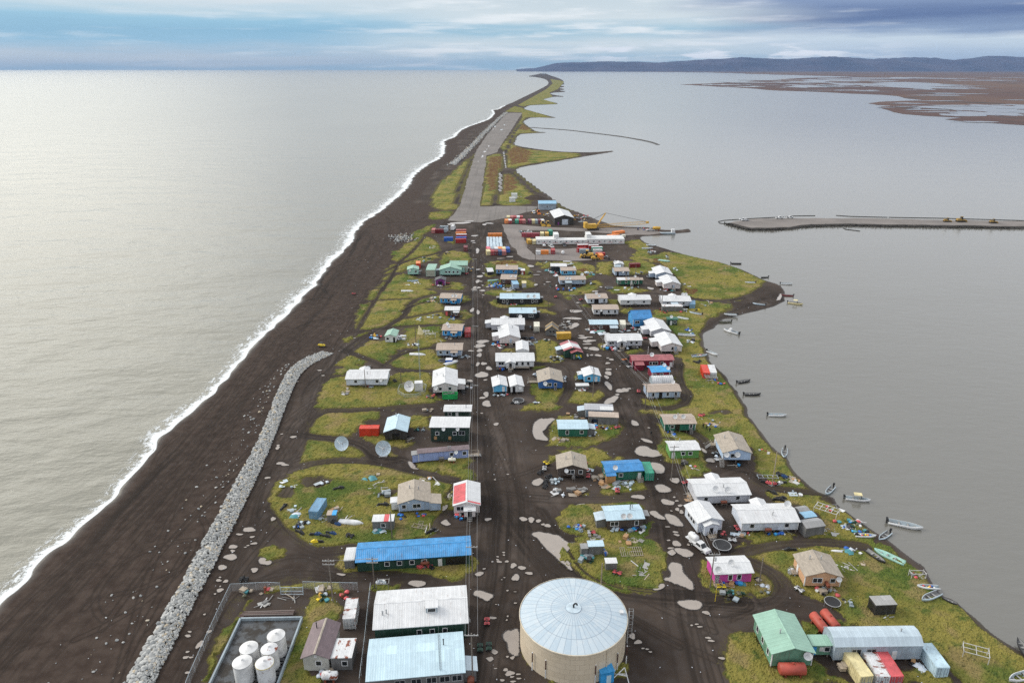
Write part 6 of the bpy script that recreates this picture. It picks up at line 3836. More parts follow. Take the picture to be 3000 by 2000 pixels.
# ------------------------------------------------------------------ land
OC=[tuple(p) for p in DATA['oc']]; LG=[tuple(p) for p in DATA['lg']]
def rough_line(P,amp,step,ymax=2300):
    out=[]
    for a,b in zip(P[:-1],P[1:]):
        L=math.dist(a,b); n=max(1,int(L/step)) if a[1]<ymax else 1
        for k in range(n): t=k/n; out.append((a[0]+(b[0]-a[0])*t,a[1]+(b[1]-a[1])*t))
    out.append(P[-1])
    A=np.array(out); w=np.clip(A[:,1]/300.,.5,3.)*amp
    A[:,0]+=(fbm(A[:,0]*.18,A[:,1]*.18,3)-.5)*w*2
    return [tuple(p) for p in A]
OC=rough_line(chaikin(OC,1),1.0,2.); LG=rough_line(chaikin(LG,1),.7,1.5)
LAND=OC+LG
def ground_mat():
    m,N,b,o=newmat('dark_gravel'); co=N.n('TexCoord').outputs['Object']
    trk=N.n('Attribute',attribute_name='trk').outputs['Fac']; wet=N.n('Attribute',attribute_name='wet').outputs['Fac']; gm=N.n('Attribute',attribute_name='under').outputs['Fac']; bea=N.n('Attribute',attribute_name='beach').outputs['Fac']
    n1=N.noise(co,.035,4.,.6); n2=N.noise(co,.35,4.,.6); n3=N.noise(co,3.2,3.,.7)
    n0=N.noise(N.mapv(co,(.09,.035,1.)),1.,4.,.6); c=N.mix(N.smooth(n1,.35,.68),c4((.041,.0305,.0245)),c4((.074,.057,.0465))); c=N.mix(N.math('MULTIPLY',N.smooth(n0,.5,.72),.6),c,c4((.125,.102,.088)))
    c=N.mix(N.math('MULTIPLY',N.smooth(n2,.4,.7),.5),c,c4((.066,.057,.053)))
    c=N.mix(bea,c,N.mix(N.smooth(n2,.3,.7),c4((.039,.027,.0215)),c4((.066,.049,.040))))
    c=N.mix(N.math('MULTIPLY',N.smooth(n3,.62,.8),.30),c,c4((.15,.135,.125)))
    c=N.mix(N.math('MULTIPLY',N.smooth(n3,.2,.4),.0),c,c4((.02,.018,.017)))
    c=N.mix(N.math('MULTIPLY',N.math('MAXIMUM',trk,0.),.72,clamp=True),c,c4((.017,.0135,.0112)))
    c=N.mix(N.math('MULTIPLY',N.math('MAXIMUM',N.math('MULTIPLY',trk,-1.),0.),.6,clamp=True),c,c4((.085,.070,.062)))
    c=N.mix(N.math('MULTIPLY',wet,.55),c,c4((.026,.022,.020))); c=N.mix(N.smooth(wet,.50,.85),c,c4((.20,.185,.155)))
    c=N.mix(N.smooth(N.math('ADD',gm,N.math('MULTIPLY',N.math('SUBTRACT',n3,.5),1.3)),.45,.75),c,N.mix(n2,c4((.060,.062,.018)),c4((.115,.095,.035))))
    N.L(c,b.inputs['Base Color']); N.L(N.math('SUBTRACT',.92,N.math('MULTIPLY',wet,.62)),b.inputs['Roughness']); N.L(N.math('ADD',.12,N.math('MULTIPLY',wet,.4)),b.inputs['Specular IOR Level'])
    bp=N.n('Bump'); bp.inputs['Strength'].default_value=.7; bp.inputs['Distance'].default_value=.12
    N.L(N.math('ADD',N.math('MULTIPLY',n3,.5),N.math('SUBTRACT',n2,N.math('MULTIPLY',trk,.5))),bp.inputs['Height']); N.L(bp.outputs[0],b.inputs['Normal'])
    return m
def grass_mat():
    m,N,b,o=newmat('tundra_grass'); co=N.n('TexCoord').outputs['Object']
    red=N.n('Attribute',attribute_name='red').outputs['Fac']; gh=N.n('Attribute',attribute_name='tuft').outputs['Fac']
    n1=N.noise(co,.05,4.,.6); n2=N.noise(co,.28,4.,.65); n3=N.noise(co,2.2,5.,.8); n4=N.noise(N.mapv(co,(1.,1.,1.)),.13,3.)
    c=N.mix(N.smooth(n1,.33,.58),c4((.078,.120,.022)),c4((.230,.200,.048)))
    c=N.mix(N.math('MULTIPLY',N.smooth(n2,.50,.70),.9),c,c4((.060,.098,.020)))
    c=N.mix(N.math('MULTIPLY',N.smooth(n4,.52,.66),.8),c,c4((.26,.195,.085)))
    c=N.mix(N.math('MULTIPLY',N.smooth(n3,.50,.66),.85),c,c4((.022,.034,.010)))
    c=N.mix(N.math('MULTIPLY',N.smooth(n3,.50,.25),.4),c,c4((.25,.22,.09)))
    c=N.mix(N.math('MULTIPLY',red,N.smooth(n2,.30,.55)),c,c4((.12,.058,.026)))
    N.L(c,b.inputs['Base Color']); b.inputs['Roughness'].default_value=.9; b.inputs['Specular IOR Level'].default_value=.15
    bp=N.n('Bump'); bp.inputs['Strength'].default_value=.9; bp.inputs['Distance'].default_value=.25; N.L(n3,bp.inputs['Height']); N.L(bp.outputs[0],b.inputs['Normal'])
    return m
GM=ground_mat(); GRM=grass_mat()
def trackfield(x,y):
    t=np.zeros(x.shape,np.float32)
    for r in DATA['rd']:
        w,k=r[0],r[1]; L=chaikin([tuple(p) for p in r[2:]],2); sc=1. if abs(w)>2.6 else 1.
        d,lat,al=segdist(x,y,L,w*1.3+2)
        a=np.clip(1.25-d/(w*.62),0,1); near=d<w*1.3
        wob=lat+ (vno(al*.06,al*0+w,5)-.5)*2.2
        st=vno(wob*1.5+50,al*.02+w*3,11)*.6+vno(wob*3.6,al*.035,23)*.5
        st=np.clip((st-.38)*2.4,-.25,1.)
        st=st+ (vno(al*.03+w,lat*.25,41)-.5)*.35
        t+=np.where(near,a*st*k,0)
    return np.clip(t,-1,1.2)
def arcs():
    rr=random.Random(12); A=[]
    def arc(x,y,a,n,st,k):
        P=[(x,y)]
        for i in range(n): a+=k+rr.gauss(0,.012); x+=math.cos(a)*st;y+=math.sin(a)*st; P.append((x,y))
        A.append(P)
    for i in range(46):
        y=90+380*rr.random()**1.3; x=rr.uniform(-104,-60) if y<260 else rr.uniform(-100,-66); arc(x,y,1.57+rr.gauss(.02,.10),rr.randrange(10,34),4.,rr.gauss(0,.012))
    for i in range(16): y=rr.uniform(100,420); arc(rr.uniform(-98,-70),y,rr.uniform(0,3.1),rr.randrange(8,16),3.,rr.choice((-1,1))*rr.uniform(.08,.22))
    for r in DATA['rd'][:2]+DATA['rd'][7:9]:
        for i in range(7):
            k=rr.randrange(2,len(r)-1); p=r[k];q_=r[k+1]; arc(p[0]+rr.uniform(-7,7),p[1],math.atan2(q_[1]-p[1],q_[0]-p[0])+rr.gauss(0,.12),rr.randrange(8,20),3.,rr.gauss(0,.03))
    return A
ARCS=arcs()
def tyres(x,y):
    t=np.zeros(x.shape,np.float32)
    for P in ARCS:
        d,_,_=segdist(x,y,P,2.); m=d<2; t[m]=np.maximum(t[m],np.exp(-((d[m]-.72)/.24)**2)*.85)
    return t
HOLES=DATA['hole']
def grow(P):
    A=np.array(P); ar=sum(P[i][0]*P[(i+1)%len(P)][1]-P[(i+1)%len(P)][0]*P[i][1] for i in range(len(P))); T=np.roll(A,-1,0)-np.roll(A,1,0); T/=np.maximum(1e-6,np.linalg.norm(T,axis=1))[:,None]; w=min(1.1,math.sqrt(abs(ar)/2)*.12)
    Nn=np.stack([T[:,1],-T[:,0]],1)*(1 if ar>0 else -1); return [tuple(p) for p in A+Nn*np.array([.9,1.4])*w]
GROW=[grow(P) for P in DATA['gr']]
def ground_band(idx,y0,y1,h):
    ys=np.arange(y0,y1+h*.5,h); ys[-1]=y1
    sel=[p[0] for p in LAND if y0-30<p[1]<y1+30]
    xa=max(min(sel)-5,-.78*y1-15); xb=min(max(sel)+4,.78*y1+15)
    xs=np.arange(xa,xb+h,h); nx,ny=len(xs),len(ys)
    gx,gy=np.meshgrid(xs,ys); x=gx.ravel();y=gy.ravel()
    ins=inpoly(x,y,LAND)
    near=[p for p in OC if y0-40<p[1]<y1+40]; nl=[p for p in LG if y0-40<p[1]<y1+40]
    do,_,_=segdist(x,y,near,18.); dl,_,_=segdist(x,y,nl,6.)
    so=np.where(ins,do,-do); sl=np.where(ins,dl,-dl)
    keep=ins|(do<4)|(dl<3)
    z=np.minimum(np.clip(so/14.,-.3,1)*.55-.4,np.clip(sl/2.2,-.4,1)*.5-.4); z=np.minimum(z,.0)
    z=z+ (fbm(x*.12,y*.12,2)-.5)*.10*(z>-.25)
    trk=trackfield(x,y); cut=trk.copy(); trk=np.maximum(trk,tyres(x,y))
    for P in DATA['pu']:
        A=np.array(P); c=A.mean(0); ex=max(.8,np.ptp(A[:,0])*.62);ey=max(.8,np.ptp(A[:,1])*.62); bb=(abs(x-c[0])<ex*2)&(abs(y-c[1])<ey*2)
        if bb.any(): trk[bb]=np.maximum(trk[bb],np.clip(1.25-np.hypot((x[bb]-c[0])/ex,(y[bb]-c[1])/ey)*.75,0,.8))
    for px0,py0,ex,ey in DATA['pe']:
        ex=ex*1.5+.5;ey=ey*1.5+.6; bb=(abs(x-px0)<ex*1.6)&(abs(y-py0)<ey*1.6)
        if bb.any(): trk[bb]=np.maximum(trk[bb],np.clip(1.3-np.hypot((x[bb]-px0)/ex,(y[bb]-py0)/ey)*.8,0,.8))
    beach=np.clip(1.-(x-np.interp(y,[80,120,170,240,300,400,470,560],[-62,-66,-74,-80,-72,-62,-58,-60]))/8.,0,1)*(y<600)
    beach=np.maximum(beach,(np.clip(1-do/60,0,1)>.2)*1.)
    wet=np.clip(1-do/3.2,0,1)*ins*1.; wet=np.maximum(wet,np.clip(1-dl/1.5,0,1)*ins*.7)
    wx=x+(fbm(x*.45,y*.45,31)-.5)*2.6*min(1.6,h*2+.5); wy=y+(fbm(x*.45,y*.45,47)-.5)*3.2*min(1.6,h*2+.5)
    g=np.zeros(x.shape,bool)
    for P in GROW: g|=inpoly(wx,wy,P)
    g&=ins&(dl>.5+1.5*vno(x*.2,y*.2,9))
    for cx,cy,rx,ry in HOLES: g&=~((((wx-cx)/rx)**2+((wy-cy)/ry)**2)<1)
    # tyre lines cut through the grass
    for r in DATA['rd']:
        if r[0]<6:
            dd,_,_=segdist(x,y,chaikin([tuple(p) for p in r[2:]],2),6.); g&=~(dd<r[0]*.40*(.75+.5*vno(x*.3,y*.3,12)))
    g&=~((cut>.8)&(vno(x*.8,y*.8,77)<.75))
    wide=np.zeros(x.shape,np.float32); vx=x+(fbm(x*.22,y*.22,61)-.5)*7; vy=y+(fbm(x*.22,y*.22,67)-.5)*9
    for P in GROW: wide[inpoly(vx,vy,P)]=.48
    wide*=ins*(cut<.55)*(y<900); under=np.maximum(wide,g*1.)
    red=np.zeros(x.shape,np.float32)
    for P in DATA['red']: red=np.maximum(red,inpoly(x+(fbm(x*.1,y*.1,5)-.5)*12,y+(fbm(x*.1,y*.1,6)-.5)*16,P)*1.)
    def build(name,mk,zz,mt,attrs,drop):
        q=mk.reshape(ny,nx); f=(q[:-1,:-1]&q[:-1,1:]&q[1:,1:]&q[1:,:-1])
        iy,ix=np.nonzero(f); a=iy*nx+ix; quads=np.stack([a,a+1,a+nx+1,a+nx],1)
        if not len(quads): return
        used=np.unique(quads); rm=np.full(x.shape,-1,np.int64); rm[used]=np.arange(len(used)); quads=rm[quads]
        v=np.stack([x[used],y[used],zz[used]],1)
        if drop is not None:
            cnt=np.bincount(quads.ravel(),minlength=len(used)); v[cnt<4,2]=drop
            jit=(cnt==4)&True; v[:,0]+=np.where(jit,(hsh(used,used*0,3)-.5)*h*.7,0); v[:,1]+=np.where(jit,(hsh(used,used*0,4)-.5)*h*.7,0)
        me=bpy.data.meshes.new(name); n=len(quads)
        me.vertices.add(len(v)); me.vertices.foreach_set('co',v.astype(np.float32).ravel())
        me.loops.add(n*4); me.loops.foreach_set('vertex_index',quads.astype(np.int32).ravel())
        me.polygons.add(n); me.polygons.foreach_set('loop_start',np.arange(n,dtype=np.int32)*4); me.polygons.foreach_set('loop_total',np.full(n,4,np.int32))
        for an,av in attrs.items():
            at=me.attributes.new(an,'FLOAT','POINT'); at.data.foreach_set('value',np.ascontiguousarray(av[used],dtype=np.float32))
        me.polygons.foreach_set('use_smooth',np.full(n,drop is None)); me.materials.append(mt); me.update(calc_edges=True); me.validate()
        return me
    gme=build('ground',keep,z,GM,dict(trk=trk,wet=wet,under=under,beach=beach),None)
    th=hsh(np.arange(len(x)),np.arange(len(x))*0,idx)*.6+vno(x*1.1,y*1.1,8)*.9+fbm(x*.25,y*.25,19)*.6
    zz=np.maximum(z,-.2)+.05+ (.04+.34*np.clip(th-.55,0,2))*min(1.4,.7+h*.6)
    gr=build('grass',g,zz,GRM,dict(red=red),-.1)
    return gme,gr
# ground built in bands, near bands finer; joined into one ground sheet and one grass sheet
import bmesh
def joined(name,ms,mt):
    bm=bmesh.new()
    for m in ms: bm.from_mesh(m)
    me=bpy.data.meshes.new(name); bm.to_mesh(me); bm.free(); me.materials.append(mt)
    for m in ms: bpy.data.meshes.remove(m)
    return link(name,me)
BANDS=[(78.,170.,.27),(170.,300.,.42),(300.,560.,.75),(560.,2300.,3.)]
gm,gg=zip(*[ground_band(i,*b) for i,b in enumerate(BANDS)])
def ngon(P,z,name='p'):
    V=[Vector((a,b,z)) for a,b in P]; t=tessellate_polygon([V]); me=bpy.data.meshes.new(name); me.from_pydata([tuple(a) for a in V],[],[tuple(f) for f in t]); me.update()
    if me.polygons and sum(p.normal.z for p in me.polygons)<0: me.flip_normals()
    return me
def clipy(P,ymin):
    out=[]
    for i in range(len(P)):
        a=P[i];b=P[(i+1)%len(P)]
        if a[1]>=ymin: out.append(a)
        if (a[1]>=ymin)!=(b[1]>=ymin): t=(ymin-a[1])/(b[1]-a[1]); out.append((a[0]+(b[0]-a[0])*t,ymin))
    return out
far=clipy(LAND,2297.)
struct(joined('ground',list(gm)+[ngon(far,-.06)],GM))
fg=[ngon(clipy([tuple(p) for p in P],2290.),.12) for P in DATA['gr'] if max(p[1] for p in P)>2320]
struct(joined('grass',[g for g in gg if g]+fg,GRM),'stuff')
# ------------------------------------------------------------------ water
def water_mat(name,body,rough,sc,stren,shal=None):
    m,N,b,o=newmat(name); co=N.n('TexCoord').outputs['Object']
    n0=N.noise(N.mapv(co,(.004,.0022,1.)),1.,3.); c=N.mix(n0,c4(tuple(v*.86 for v in body)),c4(tuple(v*1.14 for v in body)))
    N.L(c,b.inputs['Base Color']); b.inputs['Roughness'].default_value=rough; b.inputs['IOR'].default_value=1.88 if name[0]=='l' else 1.40
    w1=N.noise(N.mapv(co,sc),1.,3.,.6); w2=N.noise(N.mapv(co,(sc[0]*.23,sc[1]*.23,1.)),1.,3.,.5); w3=N.noise(N.mapv(co,(.02,.035,1.)),1.,3.,.5)
    bp=N.n('Bump'); bp.inputs['Distance'].default_value=1.; fy=N.n('SeparateXYZ',i0=co).outputs[1]; N.inp(bp.inputs['Strength'],N.math('DIVIDE',stren,N.math('ADD',1.,N.math('POWER',N.math('MULTIPLY',N.math('MAXIMUM',fy,0.),1/520.),1.4))))
    N.L(N.math('ADD',N.math('MULTIPLY',w1,.20),N.math('ADD',N.math('MULTIPLY',w2,.60),N.math('MULTIPLY',w3,2.4 if name[0]=='o' else 1.1))),bp.inputs['Height']); N.L(bp.outputs[0],b.inputs['Normal'])
    return m
mid=[tuple(p) for p in DATA['mid']]; mid=[(mid[0][0],-400)]+mid+[(1300,45000)]
midx=lambda y:0
ocean=[(-45000,-400)]+mid+[(-45000,45000)]
lag=[(45000,-400),(45000,45000)]+mid[::-1]
def sheet(name,P,z,mt,kind='structure'):
    me=ngon(P,z,name); me.materials.append(mt); return struct(link(name,me),kind)
sheet('ocean',ocean,-.40,water_mat('ocean_water',(.212,.206,.170),.24,(.40,.7,1.),1.25))
sheet('lagoon',lag,-.40,water_mat('lagoon_water',(.126,.121,.104),.17,(.7,1.3,1.),.32))
def foam():
    P=chaikin([p for p in OC if p[1]<2300],1); Q=[P[0]]
    for p in P[1:]:
        if math.dist(p,Q[-1])>max(.7,p[1]*.004): Q.append(p)
    A=np.array(Q); T=np.gradient(A,axis=0); T/=np.linalg.norm(T,axis=1)[:,None]; Nn=np.stack([-T[:,1],T[:,0]],1)
    if Nn[:,0].mean()>0: Nn=-Nn
    wd=(3.+9.*fbm(A[:,0]*.05,A[:,1]*.05,71)**1.3)*np.clip(A[:,1]/260.,.85,2.4)
    k=9; v=[];fo=[];f=[]
    for i in range(len(A)):
        for j in range(k):
            t=j/(k-1); off=-1.5*(.4+vno(A[i:i+1,0]*.15,A[i:i+1,1]*.15,3)[0])*(1-t)+wd[i]*t
            v.append((A[i,0]+Nn[i,0]*off,A[i,1]+Nn[i,1]*off,-.36 if t>.12 else -.29)); fo.append(1-t)
    for i in range(len(A)-1):
        for j in range(k-1): a=i*k+j; f.append((a,a+1,a+k+1,a+k))
    me=bpy.data.meshes.new('surf'); me.from_pydata(v,[],f); at=me.attributes.new('foam','FLOAT','POINT'); at.data.foreach_set('value',np.array(fo,np.float32))
    m,N,b,o=newmat('surf_foam'); co=N.n('TexCoord').outputs['Object']; fa=N.n('Attribute',attribute_name='foam').outputs['Fac']
    n=N.math('ADD',N.math('MULTIPLY',N.noise(co,.9,4.,.7),.6),N.math('MULTIPLY',N.noise(co,.2,3.),.5))
    a=N.smooth(N.math('SUBTRACT',N.math('ADD',n,N.math('MULTIPLY',fa,.75)),1.0),-.06,.10)
    lace=N.math('MULTIPLY',N.smooth(N.noise(N.mapv(co,(1.,.5,1.)),.8,5.,.75),.50,.60),N.math('MULTIPLY',N.smooth(fa,.04,.40),.85))
    a=N.math('MAXIMUM',a,lace)
    a=N.math('MULTIPLY',a,N.math('SUBTRACT',1.,N.smooth(fa,.92,1.)))
    b.inputs['Base Color'].default_value=(.72,.75,.76,1); b.inputs['Roughness'].default_value=.6; tr=N.n('BsdfTransparent'); mx=N.n('MixShader'); N.L(a,mx.inputs[0]); N.L(tr.outputs[0],mx.inputs[1]); N.L(b.outputs[0],mx.inputs[2]); N.L(mx.outputs[0],o.inputs[0])
    me.materials.append(m); struct(link('surf_foam',me))
foam()
def pm():
    m,N,b,o=newmat('muddy_water'); co=N.n('TexCoord').outputs['Object']; n=N.noise(co,.4,3.); e=N.n('Attribute',attribute_name='edge').outputs['Fac']; e=N.math('ADD',e,N.math('MULTIPLY',N.math('SUBTRACT',N.noise(co,2.2,4.,.65),.5),.9))
    wl=N.smooth(e,.48,.66); N.L(N.mix(wl,c4((.030,.023,.019)),N.mix(n,c4((.27,.235,.205)),c4((.37,.325,.285)))),b.inputs['Base Color']); N.L(N.math('SUBTRACT',.45,N.math('MULTIPLY',wl,.40)),b.inputs['Roughness']); b.inputs['IOR'].default_value=1.6
    tr=N.n('BsdfTransparent'); mx=N.n('MixShader'); N.L(N.smooth(e,.12,.34),mx.inputs[0]); N.L(tr.outputs[0],mx.inputs[1]); N.L(b.outputs[0],mx.inputs[2]); N.L(mx.outputs[0],o.inputs[0]); return m
PM=pm()
def puddle(P):
    P=chaikin([tuple(p) for p in P],2,True); A=np.array(P); sz=math.sqrt(max(.1,(np.ptp(A[:,0]))*(np.ptp(A[:,1])))); c=A.mean(0)
    ex,ey=np.ptp(A[:,0]),np.ptp(A[:,1]); A[:,0]+=(fbm(A[:,0]*2.5/ex,A[:,1]*2.5/ey,5)-.5)*ex*.2; A[:,1]+=(fbm(A[:,0]*2.5/ex,A[:,1]*2.5/ey,6)-.5)*ey*.25
    A=A-c; n=len(A); ar=sum(A[i][0]*A[(i+1)%n][1]-A[(i+1)%n][0]*A[i][1] for i in range(n)); T=np.roll(A,-1,0)-np.roll(A,1,0); T/=np.maximum(1e-6,np.linalg.norm(T,axis=1))[:,None]; Nn=np.stack([T[:,1],-T[:,0]],1)*(1 if ar>0 else -1); w=min(.55,sz*.13)
    I_=A-Nn*w*.5; O_=A+Nn*w; me=bpy.data.meshes.new('puddle'); tri=tessellate_polygon([[Vector((p[0],p[1],0)) for p in I_]])
    me.from_pydata([(p[0],p[1],.012) for p in I_]+[(p[0],p[1],0.) for p in O_],[],[tuple(f) for f in tri]+[(i,(i+1)%n,n+(i+1)%n,n+i) for i in range(n)]); at=me.attributes.new('edge','FLOAT','POINT'); at.data.foreach_set('value',[1.]*n+[0.]*n); me.materials.append(PM); o=link('puddle',me,None,(c[0],c[1],.075+R.random()*.03)); struct(o)
for P in DATA['pu']: puddle(P)
for x,y,rx,ry in DATA['pe']:
    puddle([(x+rx*(1+.2*math.sin(2*a+x)+.14*math.sin(3*a+y))*math.cos(a),y+ry*(1+.2*math.sin(2*a+x)+.14*math.sin(3*a+y))*math.sin(a)) for a in [2*PI*k/12 for k in range(12)]])
for k in range(34): # the many small pools of the main streets
    r=R.choice((DATA['rd'][0],DATA['rd'][0],DATA['rd'][1],DATA['rd'][2])); i=R.randrange(2,len(r)-2); t=R.random(); px0=r[i][0]+(r[i+1][0]-r[i][0])*t+R.gauss(0,2.); py0=r[i][1]+(r[i+1][1]-r[i][1])*t; ex=R.uniform(.2,.75)*(1+py0/450);ey=ex*R.uniform(.5,1.)
    if 88<py0<430: puddle([(px0+ex*(1+.25*math.sin(2*a+k)+.2*math.sin(3*a+2*k))*math.cos(a),py0+ey*(1+.25*math.sin(2*a+2*k))*math.sin(a)) for a in [2*PI*j/10 for j in range(10)]])
# ------------------------------------------------------------------ runway, yard, causeway, tundra, hills
def gravel_mat(name,c,streak=0.):
    m,N,b,o=newmat(name); co=N.n('TexCoord').outputs['Object']; n1=N.noise(co,.05,4.,.6); n2=N.noise(co,1.2,4.,.7); n3=N.noise(N.mapv(co,(.5,.012,1.)),1.,3.)
    k=N.mix(N.smooth(n1,.3,.7),c4(tuple(v*.82 for v in c)),c4(tuple(v*1.15 for v in c))); k=N.mix(N.math('MULTIPLY',N.smooth(n2,.5,.7),.4),k,c4(tuple(v*.5 for v in c))); k=N.mix(N.math('MULTIPLY',N.smooth(n3,.5,.7),streak),k,c4(tuple(v*.6 for v in c)))
    N.L(k,b.inputs['Base Color']); b.inputs['Roughness'].default_value=.9; bp=N.n('Bump'); bp.inputs['Strength'].default_value=.5; bp.inputs['Distance'].default_value=.1; N.L(n2,bp.inputs['Height']); N.L(bp.outputs[0],b.inputs['Normal']); return m
def wob(P,a):
    Q=[]
    for p,q in zip(P,P[1:]+P[:1]):
        n=max(1,int(math.dist(p,q)/6))
        for k in range(n): Q.append((p[0]+(q[0]-p[0])*k/n,p[1]+(q[1]-p[1])*k/n))
    A=np.array(Q); A[:,0]+=(fbm(A[:,0]*.1,A[:,1]*.1,4)-.5)*a; A[:,1]+=(fbm(A[:,0]*.1,A[:,1]*.1,5)-.5)*a*2; return [tuple(p) for p in A]
sheet('runway',wob([tuple(p) for p in DATA['run']],3.),.055,gravel_mat('runway_gravel',(.175,.158,.146),.5))
sheet('gravel_yard',wob([tuple(p) for p in DATA['pad']],4.),.06,gravel_mat('yard_gravel',(.20,.176,.164),.25))
def slab(P,h,inset,mt,name):
    P=wob(P,2.5); A=np.array(P); cx=A.mean(0); n=len(P); ar=sum(P[i][0]*P[(i+1)%n][1]-P[(i+1)%n][0]*P[i][1] for i in range(n)); sg=1 if ar>0 else -1
    T=np.roll(A,-1,0)-np.roll(A,1,0); T/=np.linalg.norm(T,axis=1)[:,None]; Nn=np.stack([-T[:,1],T[:,0]],1)*sg; B=A+Nn*inset
    top=ngon([tuple(p) for p in B],h); mb=MB(); mb.add([tuple(v.co) for v in top.vertices],[tuple(p.vertices) for p in top.polygons])
    o=len(mb.v); mb.v+=[(p[0],p[1],-.9) for p in A]
    for i in range(n): j=(i+1)%n; mb.f.append([o+i,o+j,j,i] if sg>0 else [o+j,o+i,i,j]); mb.m.append(1)
    return mb
CG=gravel_mat('causeway_gravel',(.19,.17,.158)); CR=gravel_mat('causeway_rock',(.06,.055,.05))
struct(slab([tuple(p) for p in DATA['caus']],1.05,2.4,None,'c').obj('causeway',[CG,CR]))
sp=[tuple(p) for p in DATA['spit']]; A=np.array(chaikin(sp,2)); T=np.gradient(A,axis=0); T/=np.linalg.norm(T,axis=1)[:,None]; w=(1.6+4*fbm(A[:,0]*.05,A[:,1]*.05,3))[:,None]*np.linspace(1.5,.8,len(A))[:,None]
Nn=np.stack([-T[:,1],T[:,0]],1)*w
sheet('gravel_bar',[tuple(p) for p in A+Nn]+[tuple(p) for p in (A-Nn)[::-1]],-.2,CR)
def tundra_mat():
    m,N,b,o=newmat('tundra_plain'); co=N.n('TexCoord').outputs['Object']; n1=N.noise(N.mapv(co,(.0006,.0003,1.)),1.,6.,.65); n2=N.noise(N.mapv(co,(.006,.003,1.)),1.,5.,.7)
    c=N.mix(N.smooth(n1,.35,.65),c4((.062,.026,.022)),c4((.108,.056,.034))); c=N.mix(N.smooth(n2,.52,.7),c,c4((.025,.02,.02))); N.L(c,b.inputs['Base Color']); b.inputs['Roughness'].default_value=.95; return m
TM=tundra_mat()
tp=[tuple(p) for p in DATA['tun']]
def frac(P,amp,ymax=26000):
    Q=[]
    for p,q in zip(P[:-1],P[1:]):
        L=math.dist(p,q); n=max(1,int(L/(15+p[1]*.01)))
        for k in range(n): Q.append((p[0]+(q[0]-p[0])*k/n,p[1]+(q[1]-p[1])*k/n))
    Q.append(P[-1]); A=np.array(Q); s=np.clip(A[:,1]/3000.,.6,4.)
    A[:,1]+=(fbm(A[:,0]*.010/s,A[:,1]*.006/s,7,4)-.5)*amp*s; A[:,0]+=(fbm(A[:,0]*.010/s,A[:,1]*.006/s,8,4)-.5)*amp*s*.7; return [tuple(p) for p in A]
sheet('tundra',frac(tp,130)+[(44000,1600),(44000,40000),(1500,40000)],-.15,TM)
for P in DATA['pnd']:
    A=np.array(chaikin([tuple(p) for p in P],2,True)); cc=A.mean(0); s=max(40.,np.ptp(A[:,0])*.12); A[:,1]+=(fbm(A[:,0]/s,A[:,1]/s,3,3)-.5)*np.ptp(A[:,1])*1.1
    sheet('pond',[tuple(p) for p in A],.1+R.random()*.2,bpy.data.materials['lagoon_water'])
for k in range(70):  # small melt pools scattered on the plain
    y=1900+R.random()**2*9000; x=y*(.28+.5*R.random())+300; a=R.uniform(20,110)*y/3000; b=a*R.uniform(.2,.5)
    if inpoly(np.array([x]),np.array([y]),tp+[(44000,1600),(44000,40000),(1500,40000)])[0]: sheet('pond',[(x+a*math.cos(t)*(1+.3*math.sin(3*t+k)),y+b*math.sin(t)*(1+.3*math.sin(2*t+k))) for t in [2*PI*i/16 for i in range(16)]],.35+R.random()*.2,bpy.data.materials['lagoon_water'])
def hills():
    H=DATA['hil']; hx=[-600]+[p[0] for p in H]+[60000]; hh=[0]+[p[1] for p in H]+[330]
    xs=np.arange(200,32000,130.); ys=np.concatenate([np.arange(23800,30500,160.),np.arange(30500,42000,600.)]); gx,gy=np.meshgrid(xs,ys); x=gx.ravel();y=gy.ravel()
    prof=np.interp(x*27000./y,hx,hh); r=np.clip((y-24200)/3000,0,1); r=r*r*(3-2*r); back=np.clip((y-27000)/6000,0,1)
    rid=1-np.abs(2*fbm(x/2600.,y/2600.,13,5)-1); z=prof*r*(.50+.75*rid**1.3)+ prof*back*.12-6+ (fbm(x/700.,y/700.,3,3)-.5)*50*r
    z=np.minimum(z,prof*1.5*np.clip(y/27000.,.5,1.6)); nx=len(xs);ny=len(ys); a=(np.arange(ny-1)[:,None]*nx+np.arange(nx-1)[None,:]).ravel()
    me=bpy.data.meshes.new('hills'); me.from_pydata(np.stack([x,y,z],1).tolist(),[],np.stack([a,a+1,a+nx+1,a+nx],1).tolist()); me.polygons.foreach_set('use_smooth',[True]*len(me.polygons))
    m,N,b,o=newmat('hill_tundra_hazed'); co=N.n('TexCoord').outputs['Object']; n=N.noise(N.mapv(co,(1.,.5,1.5)),.0008,6.,.7); N.L(N.mix(N.smooth(n,.4,.65),c4((.016,.022,.066)),c4((.050,.045,.088))),b.inputs['Base Color']); b.inputs['Roughness'].default_value=1.; me.materials.append(m); struct(link('hills',me))  # blue of the distant haze is put into the hill colour
hills()

